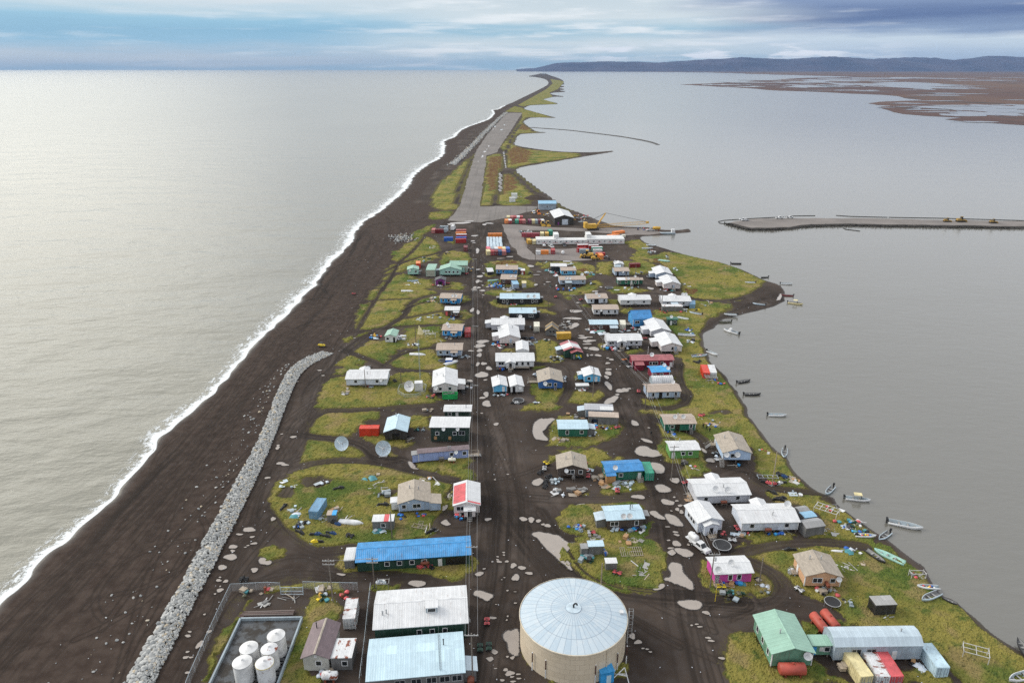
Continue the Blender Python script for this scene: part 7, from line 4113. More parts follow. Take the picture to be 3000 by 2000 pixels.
# ------------------------------------------------------------------ houses
for h in DATA['hs']:
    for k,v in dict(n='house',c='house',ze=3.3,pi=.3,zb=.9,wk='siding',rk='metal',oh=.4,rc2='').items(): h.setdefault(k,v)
def dish_mb(r=.6):
    mb=MB(); n=16
    prof=[(.02,0.),(r*.5,r*.08),(r*.85,r*.24),(r,r*.34)]
    mb.lathe(prof,n); mb.lathe([(a,b-.03) for a,b in prof[::-1]],n)
    mb.tube((0,0,.0),(0,0,r*.75),.025,4); mb.tube((r*.7,0,.2*r),(0,0,r*.75),.02,4); mb.tube((-r*.7,0,.2*r),(0,0,r*.75),.02,4); mb.box(-.07,.07,-.07,.07,r*.68,r*.85)
    return mb
MESH={}
def cached(k,fn):
    if k not in MESH: MESH[k]=fn()
    return MESH[k]
def dish(parent,p,r=.62,mast=.8,az=None,name='satellite_dish'):
    """dish on a short mast facing the low southern sky (toward the viewer's lower left)"""
    me=cached(('dish',round(r,2)),lambda:dish_mb(r).mesh('dish',[mat('white','paint',.4)],True))
    o=link(name,me,parent); az=-1.9 if az is None else az
    o.rotation_euler=(Matrix.Rotation(az-(parent.rotation_euler.z if parent else 0)-PI/2,4,'Z')@Matrix.Rotation(-1.15,4,'X')).to_euler(); o.location=(p[0],p[1],p[2]+mast)
    m=MB().tube((p[0],p[1],p[2]),(p[0],p[1],p[2]+mast),.04,5); m.obj('mast',mat('steel'),parent)
    return o
def stairs(parent,o,ud,nd,z,w=1.,name='stairs',steep=False):
    mb=MB(); n=max(2,int(z/.25)); run=(.12 if steep else .30)
    P=lambda a,b,c:(o[0]+ud[0]*a+nd[0]*b,o[1]+ud[1]*a+nd[1]*b,c)
    for k in range(n):
        zz=z*(1-(k+.6)/n); b0=.05+k*run; mb.hexa([P(-w/2,b0,zz),P(w/2,b0,zz),P(w/2,b0+.26,zz),P(-w/2,b0+.26,zz),P(-w/2,b0,zz+.06),P(w/2,b0,zz+.06),P(w/2,b0+.26,zz+.06),P(-w/2,b0+.26,zz+.06)])
    for s in(-1,1):
        mb.tube(P(s*w/2,.05,z),P(s*w/2,.05+n*run,.05),.05,4)
        if not steep:
            mb.tube(P(s*w/2,.05,z+.9),P(s*w/2,.05+n*run,.95),.04,4); mb.tube(P(s*w/2,.05+n*run,0),P(s*w/2,.05+n*run,.95),.04,4)
    return mb.obj(name,mat('greyroof','wood'),parent)
def deck(parent,o,ud,nd,w,d,z,name='deck',rail=True):
    mb=MB(); P=lambda a,b,c:(o[0]+ud[0]*a+nd[0]*b,o[1]+ud[1]*a+nd[1]*b,c)
    k=int(d/.3)+1
    for i in range(k): b=d*i/k; mb.hexa([P(-w/2,b,z-.06),P(w/2,b,z-.06),P(w/2,b+d/k*.85,z-.06),P(-w/2,b+d/k*.85,z-.06),P(-w/2,b,z),P(w/2,b,z),P(w/2,b+d/k*.85,z),P(-w/2,b+d/k*.85,z)])
    for a in(-w/2,w/2):
        for b in (.1,d-.05):
            mb.tube(P(a,b,0),P(a,b,z+(1. if rail else 0)),.05,4)
        if rail: mb.tube(P(a,.1,z+1.),P(a,d,z+1.),.04,4); mb.tube(P(a,.1,z+.5),P(a,d,z+.5),.03,4)
    if rail: mb.tube(P(-w/2,d,z+1.),P(w/2,d,z+1.),.04,4); mb.tube(P(-w/2,d,z+.5),P(w/2,d,z+.5),.03,4)
    return mb.obj(name,mat('paleWood','wood'),parent)
def gable_walls(L,W,z0,ze,pi):
    zr=ze+pi*W/2; x0,x1,y0,y1=-L/2,L/2,-W/2,W/2; mb=MB()
    v=[(x0,y0,z0),(x1,y0,z0),(x1,y1,z0),(x0,y1,z0),(x0,y0,ze),(x1,y0,ze),(x1,y1,ze),(x0,y1,ze),(x0,0,zr),(x1,0,zr)]
    mb.add(v,[(3,2,1,0),(0,1,5,4),(2,3,7,6),(1,2,6,9,5),(3,0,4,8,7),(4,5,9,8),(6,7,8,9)]); return mb
def gable_roof(L,W,ze,pi,oh,t=.14,m2=0):
    mb=MB(); x0,x1=-L/2-oh,L/2+oh; zr=ze+pi*W/2+.02; ye=W/2+oh; zl=zr-pi*ye
    for s,mi in((-1,0),(1,m2)):
        a=[(x0,s*ye,zl),(x1,s*ye,zl),(x1,0,zr),(x0,0,zr)]; b=[(p[0],p[1],p[2]+t) for p in a]
        P=a+b
        if s>0: P=[a[1],a[0],a[3],a[2],b[1],b[0],b[3],b[2]]
        mb.hexa(P,mi)
    return mb
def window(parent,F,u,z,w,h,name='window',frame='white',pane='glass'):
    o,ud,nd,Ln=F; c=(o[0]+ud[0]*u,o[1]+ud[1]*u)
    def bx(a0,a1,b0,b1,z0,z1,mb):
        P=lambda a,b,zz:(c[0]+ud[0]*a+nd[0]*b,c[1]+ud[1]*a+nd[1]*b,zz)
        mb.hexa([P(a0,b1,z0),P(a1,b1,z0),P(a1,b0,z0),P(a0,b0,z0),P(a0,b1,z1),P(a1,b1,z1),P(a1,b0,z1),P(a0,b0,z1)])
    f=.13; m=MB(); bx(-w/2-f,-w/2,-.03,.07,z-h/2-f,z+h/2+f,m); bx(w/2,w/2+f,-.03,.07,z-h/2-f,z+h/2+f,m); bx(-w/2,w/2,-.03,.071,z+h/2,z+h/2+f,m); bx(-w/2,w/2,-.03,.071,z-h/2-f,z-h/2,m)
    if w>1.5: bx(-.05,.05,-.03,.066,z-h/2,z+h/2,m)
    fo=m.obj(name,mat(frame),parent)
    g=MB(); bx(-w/2,w/2,-.03,.03,z-h/2,z+h/2,g); g.obj('pane',mat(pane,'glass'),fo)
    return fo
def panel(parent,F,u,z0,z1,w,name,m,d=.06):
    o,ud,nd,Ln=F; c=(o[0]+ud[0]*u,o[1]+ud[1]*u); P=lambda a,b,zz:(c[0]+ud[0]*a+nd[0]*b,c[1]+ud[1]*a+nd[1]*b,zz)
    return MB().hexa([P(-w/2,d,z0),P(w/2,d,z0),P(w/2,-.03,z0),P(-w/2,-.03,z0),P(-w/2,d,z1),P(w/2,d,z1),P(w/2,-.03,z1),P(-w/2,-.03,z1)]).obj(name,m,parent)
def annex(parent,F,u,w,d,z0,ze,wm,rm,gable=False,name='porch',drop=.35):
    o,ud,nd,Ln=F; c=(o[0]+ud[0]*u,o[1]+ud[1]*u); P=lambda a,b,zz:(c[0]+ud[0]*a+nd[0]*b,c[1]+ud[1]*a+nd[1]*b,zz)
    m=MB(); zh=ze+ (w*.16 if gable else 0)
    m.hexa([P(-w/2,d,z0),P(w/2,d,z0),P(w/2,-.02,z0),P(-w/2,-.02,z0),P(-w/2,d,ze-(0 if gable else drop)),P(w/2,d,ze-(0 if gable else drop)),P(w/2,-.02,ze),P(-w/2,-.02,ze)])
    if gable: m.add([P(-w/2,d,ze),P(w/2,d,ze),P(0,d,zh)],[(0,1,2)])
    wo=m.obj(name,wm,parent); r=MB(); e=.3
    if gable:
        bk=-min(2.4,w*.55)
        for s in(-1,1):
            a=[P(s*(w/2+e),d+e,ze-e*.32),P(0,d+e,zh+.05),P(0,bk,zh+.05),P(s*(w/2+e),-.02,ze-e*.32)]; b=[(p[0],p[1],p[2]+.12) for p in a]
            if s<0: a=a[::-1];b=b[::-1]
            r.hexa(a+b)
    else:
        a=[P(-w/2-e*.5,d+e,ze-drop-.02),P(w/2+e*.5,d+e,ze-drop-.02),P(w/2+e*.5,-.02,ze+.03),P(-w/2-e*.5,-.02,ze+.03)]; r.hexa(a+[(p[0],p[1],p[2]+.12) for p in a])
    r.obj(name+'_roof',rm,parent)
    return ((P(-w/2,d,0)[0],P(-w/2,d,0)[1]),ud,nd,w)
def pipe(parent,p,h=.9,r=.12,col='steel'):
    m=MB().tube((p[0],p[1],p[2]-.25),(p[0],p[1],p[2]+h),r,8); m.tube((p[0],p[1],p[2]+h),(p[0],p[1],p[2]+h+.14),r*1.7,8,0,r*.8); return m.obj('stovepipe',mat(col),parent)
def house(h):
    t=thing(h['n'],h['l'],h['c'],(h['x'],h['y'],0),h['r']); L,W,ze,pi,zb,oh=h['L'],h['W'],h['ze'],h['pi'],h['zb'],h['oh']
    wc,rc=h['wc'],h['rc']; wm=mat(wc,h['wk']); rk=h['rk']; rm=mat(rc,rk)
    mats=[rm]
    walls=gable_walls(L,W,zb,ze,pi)
    if 'galvroof'==rc: # rounded shoulder roof in three facets a side
        walls=MB(); prof=[(-W/2,zb),(W/2,zb),(W/2,ze),(W*.27,ze+1.05),(0,ze+1.3),(-W*.27,ze+1.05),(-W/2,ze)]
        n=len(prof); walls.add([(x,y,z) for x in(-L/2,L/2) for y,z in prof],[(i,i+n,(i+1)%n+n,(i+1)%n) for i in range(n)]+[tuple(range(n)),tuple(range(2*n-1,n-1,-1))])
    walls.obj('wall',wm,t)
    m2=0
    if h['rc2'] in('red','half'): mats.append(mat('red','metal') if h['rc2']=='red' else mat('white','metal'))
    if 'galvroof'==rc:
        r=MB(); pr=[(-W/2-.12,ze-.08),(-W*.27,ze+1.07),(0,ze+1.33),(W*.27,ze+1.07),(W/2+.12,ze-.08)]
        for (y0,z0),(y1,z1) in zip(pr[:-1],pr[1:]): a=[(-L/2-.1,y0,z0),(L/2+.1,y0,z0),(L/2+.1,y1,z1),(-L/2-.1,y1,z1)]; r.hexa(a+[(p[0],p[1],p[2]+.1) for p in a])
        r.obj('roof',rm,t)
    else:
        if h['rc2']=='redstripe': mats=[mat('redstripe','metal')]
        r=gable_roof(L,W,ze,pi,oh)
        if h['rc2']=='red': # left slope red with white rim
            r.m=[0]*len(r.m); r.join(MB().add([(-L/2+.3,W/2+oh-.15,ze-pi*(oh-.15)+.20),(L/2-.9,W/2+oh-.15,ze-pi*(oh-.15)+.20),(L/2-.9,.3,ze+pi*(W/2-.3)+.20),(-L/2+.3,.3,ze+pi*(W/2-.3)+.20)],[(3,2,1,0)],1)); r.join(MB().add([(-L/2-.2,-W/2-oh+.1,ze-pi*(oh-.1)+.2),(-L/2+.5,-W/2-oh+.1,ze-pi*(oh-.1)+.2),(-L/2+.5,-.3,ze+pi*(W/2-.3)+.2),(-L/2-.2,-.3,ze+pi*(W/2-.3)+.2)],[(0,1,2,3)],1))
        if h['rc2']=='half': x=L*(-.14 if rc=='tan' else .04); sg=-1; r.join(MB().add([(-L/2-oh if rc=='tan' else x,-W/2-oh,ze-pi*oh+.19),(x if rc=='tan' else L/2+oh,-W/2-oh,ze-pi*oh+.19),(x if rc=='tan' else L/2+oh,0,ze+pi*W/2+.19),(-L/2-oh if rc=='tan' else x,0,ze+pi*W/2+.19)],[(0,1,2,3)],1))
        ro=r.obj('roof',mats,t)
        if rk in('metal','shingle') and pi>.12 and L>4: # ridge cap
            zr=ze+pi*W/2+.17; MB().hexa([(-L/2-oh,-.22,zr-.04),(L/2+oh,-.22,zr-.04),(L/2+oh,.22,zr-.04),(-L/2-oh,.22,zr-.04),(-L/2-oh,-.03,zr+.03),(L/2+oh,-.03,zr+.03),(L/2+oh,.03,zr+.03),(-L/2-oh,.03,zr+.03)]).obj('ridge_cap',mat('beige' if rk=='shingle' else ('white' if rc=='white' else rc)),ro)
    if zb>=.25:
        f=MB(); nx=max(2,int(L/2.4)+1)
        for i in range(nx):
            x=-L/2+.3+(L-.6)*i/(nx-1)
            for y in(-W/2+.25,0,W/2-.25): f.box(x-.13,x+.13,y-.13,y+.13,-.05,zb-.17)
        for y in(-W/2+.25,0,W/2-.25): f.box(-L/2+.1,L/2-.1,y-.1,y+.1,zb-.17,zb-.004)
        f.obj('foundation',mat('wood','wood'),t)
    g=h['t']=='g'; zc=zb+(ze-zb)*.56
    if g: FR=dict(f=((-L/2,W/2),(0,-1),(-1,0),W),l=((L/2,W/2),(-1,0),(0,1),L),r=((-L/2,-W/2),(1,0),(0,-1),L),b=((L/2,-W/2),(0,1),(1,0),W))
    else: FR=dict(f=((-L/2,-W/2),(1,0),(0,-1),L),l=((-L/2,W/2),(0,-1),(-1,0),W),r=((L/2,-W/2),(0,1),(1,0),W),b=((L/2,W/2),(-1,0),(0,1),L))
    if h['wk']=='siding' and L>4: # white corner boards
        for x in(-L/2,L/2):
            for y in((-W/2,) if not g else (-W/2,W/2)):
                if not g or x<0: MB().box(x-.09,x+.09,y-.09,y+.09,zb,ze-.03).obj('corner_trim',mat('white' if wc not in('mint','beigegrey') else 'mint'),t)
    rz=lambda v:ze+pi*W/2*(1-abs(v))+.14
    def rp(u,v): return (u*L,-v*W/2,rz(v)) if not g else (u*L,v*W/2,rz(v))
    for tok in h['f'].split():
        w0=tok[0]
        if w0 in 'pPDU':
            a=[float(q) for q in tok[1:].split(',') if q]+[0.,0.]; a[0]=max(-.48,min(.48,a[0])) if w0!='P' else a[0]-(.0 if abs(a[0])<=.48 else .3)
            q=rp(a[0],a[1])
            if w0=='p': pipe(t,q)
            elif w0=='P': pipe(t,q,1.3,.10,'dark' if 'rust' not in rc else 'rust')
            elif w0=='D': dish(t,q,.85 if L>12 else .7,.7)
            elif w0=='U':
                x,y,z=q; m=MB().box(x-1.1,x+1.1,y-.75,y+.75,z-.7,z+1.1); cu=m.obj('roof_cupola',mat('greyc'),t); MB().hexa([(x-1.3,y-.95,z+1.1),(x+1.3,y-.95,z+1.1),(x+1.3,y+.95,z+1.35),(x-1.3,y+.95,z+1.35),(x-1.3,y-.95,z+1.2),(x+1.3,y-.95,z+1.2),(x+1.3,y+.95,z+1.45),(x-1.3,y+.95,z+1.45)]).obj('cap',mat('white','metal'),cu); window(cu,((x-1.1,y-.75),(1,0),(0,-1),2.2),1.1,z+.45,1.5,.8)
            continue
        F=FR[w0.lower()]; k=tok[1]; a=tok[2:].split(',') if len(tok)>2 else ['.5']
        try: u=float(a[0])
        except ValueError: u=.5
        n2=u; u=u-math.floor(u) if u>1 else u; um=u*F[3]; o=(F[0][0]+F[1][0]*um,F[0][1]+F[1][1]*um)
        arg=a[1] if len(a)>1 else None
        dm=mat('white' if wc not in('white','greywhite','palewhite','pinkwhite') else 'greyblue')
        if k=='w': window(t,F,um,zc,.95,1.)
        elif k=='W': window(t,F,um,zc,1.9,1.1)
        elif k=='t': window(t,F,um,zc-.1,.8,1.3)
        elif k=='x': window(t,F,um,zc-.2,1.,1.,frame=wc if wc in PAL else 'grey',pane='dark')
        elif k in 'gG': window(t,F,um,zc+.1,1.7,1.2,frame='steel')
        elif k=='d': panel(t,F,um,zb+.02,zb+2.,.95,'door',mat(arg) if arg in('red','blue','purple') else mat('white'))
        elif k=='k': panel(t,F,um,zb+.02,zb+2.05,float(arg) if arg else 2.2,'open_door',mat('dark','glass'),.03)
        elif k=='r': panel(t,F,um,.02,4.,4.4,'roller_door',mat('palewhite','siding'))
        elif k=='h': panel(t,F,um,zb+.1,zb+2.1,4.6,'open_bay',mat('dark','glass'),.03)
        elif k=='o': panel(t,F,um,zb+.6 if ze>4.5 else zc-.5,zb+1.7 if ze>4.5 else zc+.5,.85,'boarded_window',mat('board' if ze>4.5 else 'white','wood'))
        elif k=='s': panel(t,F,um,zb+.02,zb+2.,.95,'door',dm); deck(t,o,F[1],F[2],1.6,1.3,zb,'landing'); stairs(t,(o[0]+F[2][0]*1.3,o[1]+F[2][1]*1.3),F[1],F[2],zb,1.2)
        elif k=='S': window(t,F,um,zc,.8,1.1); stairs(t,o,F[1],F[2],zb+1.,.9,'escape_ladder',True)
        elif k=='z': stairs(t,(F[0][0]+F[1][0]*-.6,F[0][1]+F[1][1]*-.6),F[1],F[2],zb+.6,1.1)
        elif k=='V':
            b=annex(t,F,um,3.4,2.2 if w0 not in 'fF' else 1.5,zb,ze-.15,wm,rm,True,'vestibule')
            if w0 in 'fF': panel(t,b,1.7,zb+.02,zb+2.,.95,'door',mat('dark','glass')); q=(b[0][0]+b[1][0]*1.7,b[0][1]+b[1][1]*1.7); deck(t,q,F[1],F[2],1.9,1.2,zb,'landing'); stairs(t,(q[0]+F[2][0]*1.2-F[1][0]*0.2,q[1]+F[2][1]*1.2-F[1][1]*.2),F[1],F[2],zb,1.3)
        elif k=='A':
            b=annex(t,F,um,2.8,1.8,zb,ze-.25,wm,rm,False,'porch'); panel(t,b,1.4,zb+.02,zb+2.,.95,'door',mat('dark','glass')); q=(b[0][0]+b[1][0]*1.4,b[0][1]+b[1][1]*1.4); stairs(t,q,F[1],F[2],zb,1.1)
        elif k=='R':
            b=annex(t,F,um,2.6,1.4,zb+.1,ze-.3,wm,rm,False,'bay'); window(t,b,1.3,zc-.2,.9,.9); stairs(t,(o[0]+F[1][0]*2.2,o[1]+F[1][1]*2.2),F[1],F[2],zb,1.)
        elif k=='B': annex(t,F,um,3.2,2.4,.1,ze-.4,mat('grey','plank') if wc not in('crimson',) else wm,mat('galvroof' if wc!='crimson' else 'redroof','metal'),False,'lean_to',.5)
        elif k=='Y': annex(t,F,um,2.2,1.8,.1,ze-.5,mat(wc,h['wk']),mat('greyroof','metal'),False,'end_porch',.1)
        elif k=='X': annex(t,F,um,4.2,2.8,zb,ze-.1,wm,rm,False,'side_wing',.4); 
        elif k=='Q': b=annex(t,F,um,2.4,2.,.6,ze-.5,mat('white'),mat('white','metal'),False,'side_porch',.1); 
        elif k=='Z': b=annex(t,F,um,2.6,1.3,.1,ze-.1,mat('board','ply'),rm,False,'plywood_porch',.35)
        elif k=='L': deck(t,o,F[1],F[2],3.,2.2,zb if zb>.3 else .5); stairs(t,(o[0]+F[2][0]*2.2,o[1]+F[2][1]*2.2),F[1],F[2],max(.6,zb),1.)
        elif k=='K':
            if w0 in 'fF': deck(t,(o[0],o[1]),F[1],F[2],6.5,1.4,zb,'ramp'); stairs(t,(o[0]+F[1][0]*-4,o[1]+F[1][1]*-4+0),F[1],F[2],zb,1.3)
            else: deck(t,o,F[1],F[2],1.9,3.2,max(.45,zb*.6),'ramp'); stairs(t,(o[0]+F[2][0]*3.2,o[1]+F[2][1]*3.2),F[1],F[2],max(.45,zb*.6),1.4)
        elif k=='F': panel(t,F,um,ze-.1,ze+.45,.5,'vent',mat('white'))
        elif k=='D':
            r=.8 if h['L']>9 and g else .6
            dish(t,(o[0]+F[2][0]*.5,o[1]+F[2][1]*.5,ze-.9),r,.5)
        elif k=='G' : pass
        elif k=='E':
            b=annex(t,F,um,4.4,2.2,zb,ze-.35,wm,mat('redroof','metal'),True,'store_entry')
            for i,(x,z,c) in enumerate([(2.,1.6,'yellow'),(2.8,1.7,'lime'),(3.6,1.6,'yellow'),(2.1,1.,'lime'),(3.,.9,'skyblue'),(3.8,1.,'yellow'),(3.4,.5,'skyblue'),(2.7,1.2,'white')]): panel(t,b,x,z-.28,z+.32,.62,'mural_panel',mat(c),.04+.004*i)
            panel(t,b,1.,.25,2.1,.9,'door',mat('grey'))
        elif k in 'fy': # oil tank on a wooden stand
            z=1.3 if k=='y' else .9; q=(o[0]+F[2][0]*.9,o[1]+F[2][1]*.9); m=MB(); s=.6
            for i in(-1,1):
                for j in(-1,1): m.box(q[0]+i*s-.05,q[0]+i*s+.05,q[1]+j*.35-.05,q[1]+j*.35+.05,0,z)
            m.box(q[0]-s-.1,q[0]+s+.1,q[1]-.45,q[1]+.45,z,z+.06); so=m.obj('tank_stand',mat('wood','wood'),t); MB().tube((q[0]-.75,q[1],z+.45),(q[0]+.75,q[1],z+.45),.38,12).obj('oil_tank',mat('rust' if k=='y' else 'grey','rusty'),so)
    return t
for h in DATA['hs']: house(h)

# ------------------------------------------------------------------ containers
def container(x,y,z,rz,L,H,col,label,name='shipping_container',cat='container',group=None):
    t=thing(name,label,cat,(x,y,z),rz,group or None); W=2.44
    def body():
        mb=MB(); mb.box(-L/2,L/2,-W/2,W/2,.12,H-.05)
        for a in(-L/2+.06,L/2-.06):
            for b in(-W/2+.06,W/2-.06): mb.box(a-.07,a+.07,b-.07,b+.07,0,H)
        for b in(-W/2,W/2): mb.box(-L/2+.13,L/2-.13,b-.05,b+.05,H-.14,H+.002); mb.box(-L/2+.13,L/2-.13,b-.05,b+.05,0,.16)
        n=int(L/.55)
        for i in range(n):
            xx=-L/2+.3+(L-.6)*i/max(1,n-1)
            for b in(-1,1): mb.box(xx-.12,xx+.12,b*W/2-.035,b*W/2+.035,.17,H-.16)
        return mb.mesh('body',[mat(col,'cont')])
    link('body',cached(('cb',L,H,col),body),t)
    if name=='shipping_container':
        def dr():
            mb=MB().box(-L/2-.045,-L/2,-W/2+.13,-.012,.2,H-.18)
            return mb.mesh('door',[mat(col,'cont')])
        def bar():
            mb=MB()
            for yy in(-W/2+.35,-W/2+.85): mb.tube((-L/2-.08,yy,.2),(-L/2-.08,yy,H-.18),.035,5)
            mb.box(-L/2-.09,-L/2-.05,-W/2+.3,-.2,1.05,1.15)
            return mb.mesh('lock_rod',[mat('greyc')])
        for s in(1,-1):
            d=link('door',cached(('cd',L,H,col),dr),t); r=link('lock_rods',cached(('cl',L,H),bar),d); d.scale=(1,s,1)
    return t
for c in DATA['ct']: container(*c)
# ------------------------------------------------------------------ boats
BCOL=dict(w='white',g='galvroof',k='dark',t='mint',r='darkred',c='cream',o='olive',b='paleb',gp='galvroof')
def hull(L,Bm,H,inner=True):
    mb=MB(); n=14; st=[]
    for i in range(n+1):
        t=i/n; b=Bm/2*(1-max(0,(t-.5)/.5)**2.3)*(.9+.1*min(1,t*4)); b=max(b,.02); gz=H*(1+.35*t*t); kz=.0+H*.55*max(0,(t-.7)/.3)**2; x=-L/2+L*t
        st.append([(x,0,kz),(x,b*.72,kz+H*.10),(x+.05*t,b*.94,kz*.7+H*.5*(1+.2*t)),(x+.1*t,b,gz),(x+.1*t,max(.005,b-.13),gz+.03),(x,max(.004,b-.17),kz+H*.28+.1*t),(x,0,kz+H*.24+.1*t)])
    m=len(st[0])
    for s in(1,-1):
        V=[(p[0],p[1]*s,p[2]) for r in st for p in r]; F=[]
        for i in range(n):
            for j in range(m-1):
                q=(i*m+j,(i+1)*m+j,(i+1)*m+j+1,i*m+j+1); F.append(q if s<0 else q[::-1])
        F.append(tuple(range(m)) if s<0 else tuple(range(m-1,-1,-1)))
        mi=[1 if (k%(m-1))>=4 and k<n*(m-1) else 0 for k in range(len(F))]
        o=len(mb.v); mb.v+=V; mb.f+=[[o+i for i in f] for f in F]; mb.m+=mi
    return mb
def outboard():
    mb=MB().box(-.55,-.12,-.22,.22,.42,.95).box(-.42,-.2,-.12,.12,-.35,.42).box(-.5,-.1,-.2,.2,-.05,.0); mb.box(-.1,.08,-.2,.2,.3,.6)
    return mb
def boat(x,y,a,L,st,label):
    fl=st.split(); L=L*.9; col=BCOL[fl[0]]; t=thing('boat' if L>4 else 'skiff',label,'boat',(x,y,0),a); Bm=L*.285; H=L*.105+.12; lag=inpoly(np.array([x]),np.array([y]),LAND)[0]
    t.location.z=.02 if lag else -.40-H*.28
    inner='grey' if fl[0]!='w' else 'greyc'
    hb=link('hull',cached(('hull',L,col,inner),lambda:hull(L,Bm,H).mesh('hull',[mat(col),mat(inner if fl[0]!='t' else 'mint')],True)),t)
    if 'x' in fl:
        t.rotation_euler=(PI-.12,0,a); t.location.z=H*1.18; return t
    for k in(-.18,.08,.28):
        if 'h' in fl and k>0: continue
        w=Bm*.42*(1 if k<.2 else .7); MB().box(L*k-.16,L*k+.16,-w,w,H*.62,H*.70).obj('bench',mat('greywood' if 'r' not in fl else 'red','wood'),t)
    if 'm' in fl:
        for s in ((0,) if L<7 else (-.35,.35)): o=link('outboard_motor',cached('ob',lambda:outboard().mesh('outboard',[mat('dark')])),t,(-L/2,s,H*.62))
    if 'h' in fl:
        MB().hexa([(-.2,-Bm*.36,H*.8),(L*.24,-Bm*.3,H*.9),(L*.24,Bm*.3,H*.9),(-.2,Bm*.36,H*.8),(-.2,-Bm*.30,H+1.1),(L*.12,-Bm*.26,H+1.1),(L*.12,Bm*.26,H+1.1),(-.2,Bm*.30,H+1.1)]).obj('cabin',mat('white'),t)
        MB().hexa([(L*.215,-Bm*.27,H*1.15),(L*.245,-Bm*.27,H*1.15),(L*.245,Bm*.27,H*1.15),(L*.215,Bm*.27,H*1.15),(L*.14,-Bm*.24,H+.98),(L*.165,-Bm*.24,H+.98),(L*.165,Bm*.24,H+.98),(L*.14,Bm*.24,H+.98)]).obj('windshield',mat('glass','glass'),t)
    if 'c' in fl:
        cm=MB()
        for i in(-1,1):
            for xx in(-.9,.7): cm.tube((xx,i*Bm*.42,H),(xx*.9,i*Bm*.36,H+1.35),.03,4)
        cm.obj('canopy_frame',mat('steel'),t); MB().hexa([(-1.1,-Bm*.42,H+1.28),(.9,-Bm*.42,H+1.36),(.9,Bm*.42,H+1.36),(-1.1,Bm*.42,H+1.28),(-1.,-Bm*.3,H+1.48),(.8,-Bm*.3,H+1.52),(.8,Bm*.3,H+1.52),(-1.,Bm*.3,H+1.48)]).obj('canopy',mat('cream'),t)
        MB().hexa([(.9,-Bm*.4,H),(1.,-Bm*.4,H),(1.,Bm*.4,H),(.9,Bm*.4,H),(.7,-Bm*.4,H+1.),(.78,-Bm*.4,H+1.),(.78,Bm*.4,H+1.),(.7,Bm*.4,H+1.)]).obj('windshield',mat('glass','glass'),t)
    if 'l' in fl:
        for i in range(6):
            c=['red','bluec','white','yellow','dark','orange'][i]; px=R.uniform(-L*.35,L*.25);py=R.uniform(-Bm*.2,Bm*.2); m=MB().lathe([(.01,-.25),(.2,-.17),(.27,0),(.2,.17),(.01,.25)],8,0); o=m.obj('float',mat(c),None,True,(x+math.cos(a)*px-math.sin(a)*py,y+math.sin(a)*px+math.cos(a)*py,t.location.z+H*.75)); tag(o,'%s round float lying in the %s'%(['red','blue','white','yellow','black','orange'][i],'littered white skiff' if 'floats' in label else ('small loaded skiff' if 'small' in label else 'grey cargo boat')),'float','floats lying in boats')
    return t
for b in DATA['bo']: boat(*b)
# ------------------------------------------------------------------ quads and snowmachines
def wheel(r,w): return MB().tube((0,-w/2,0),(0,w/2,0),r,12).tube((0,-w/2-.01,0),(0,w/2+.01,0),r*.45,8,1)
def quad_proto(col):
    t=bpy.data.objects.new('quad',None); COL.objects.link(t); c={'redw':'red'}.get(col,col); c='dgreen' if c=='green' else ('dark' if c=='black' else c)
    b=MB(); b.hexa([(-.85,-.30,.48),(.9,-.26,.48),(.9,.26,.48),(-.85,.30,.48),(-.8,-.22,.72),(.75,-.2,.80),(.75,.2,.80),(-.8,.22,.72)]); b.obj('body',mat(c),t)
    for x in(-.62,.62):
        f=MB(); s=1 if x>0 else -1
        for y in(-1,1): f.hexa([(x-.42,y*.27,.66),(x+.38,y*.27,.66),(x+.38,y*.58,.60),(x-.42,y*.58,.60),(x-.36,y*.27,.74),(x+.30,y*.27,.74),(x+.30,y*.55,.68),(x-.36,y*.55,.68)][:: (1 if y>0 else 1)])
        f.box(x-.30,x+.26,-.27,.27,.76,.80)
        f.obj('fender',mat('white' if col=='redw' and x<0 else c),t)
        rk=MB()
        for yy in(-.4,-.13,.13,.4): rk.tube((x-.34,yy,.86),(x+.3,yy,.86),.022,4)
        for xx in(x-.34,x+.3): rk.tube((xx,-.4,.86),(xx,.4,.86),.022,4)
        rk.obj('rack',mat('dark'),t)
        for y in(-.46,.46):
            w=link('wheel',cached('qw',lambda:wheel(.31,.26).mesh('wheel',[mat('rubber'),mat('steel')])),t,(x,y,.31))
    MB().hexa([(-.5,-.17,.74),(.12,-.13,.78),(.12,.13,.78),(-.5,.17,.74),(-.48,-.14,.92),(.08,-.1,.88),(.08,.1,.88),(-.48,.14,.92)]).obj('seat',mat('rubber'),t)
    hb=MB().tube((.32,0,.78),(.22,0,1.08),.035,5).tube((.18,-.40,1.12),(.22,0,1.08),.025,5).tube((.22,0,1.08),(.18,.40,1.12),.025,5); hb.obj('handlebar',mat('dark'),t)
    return t
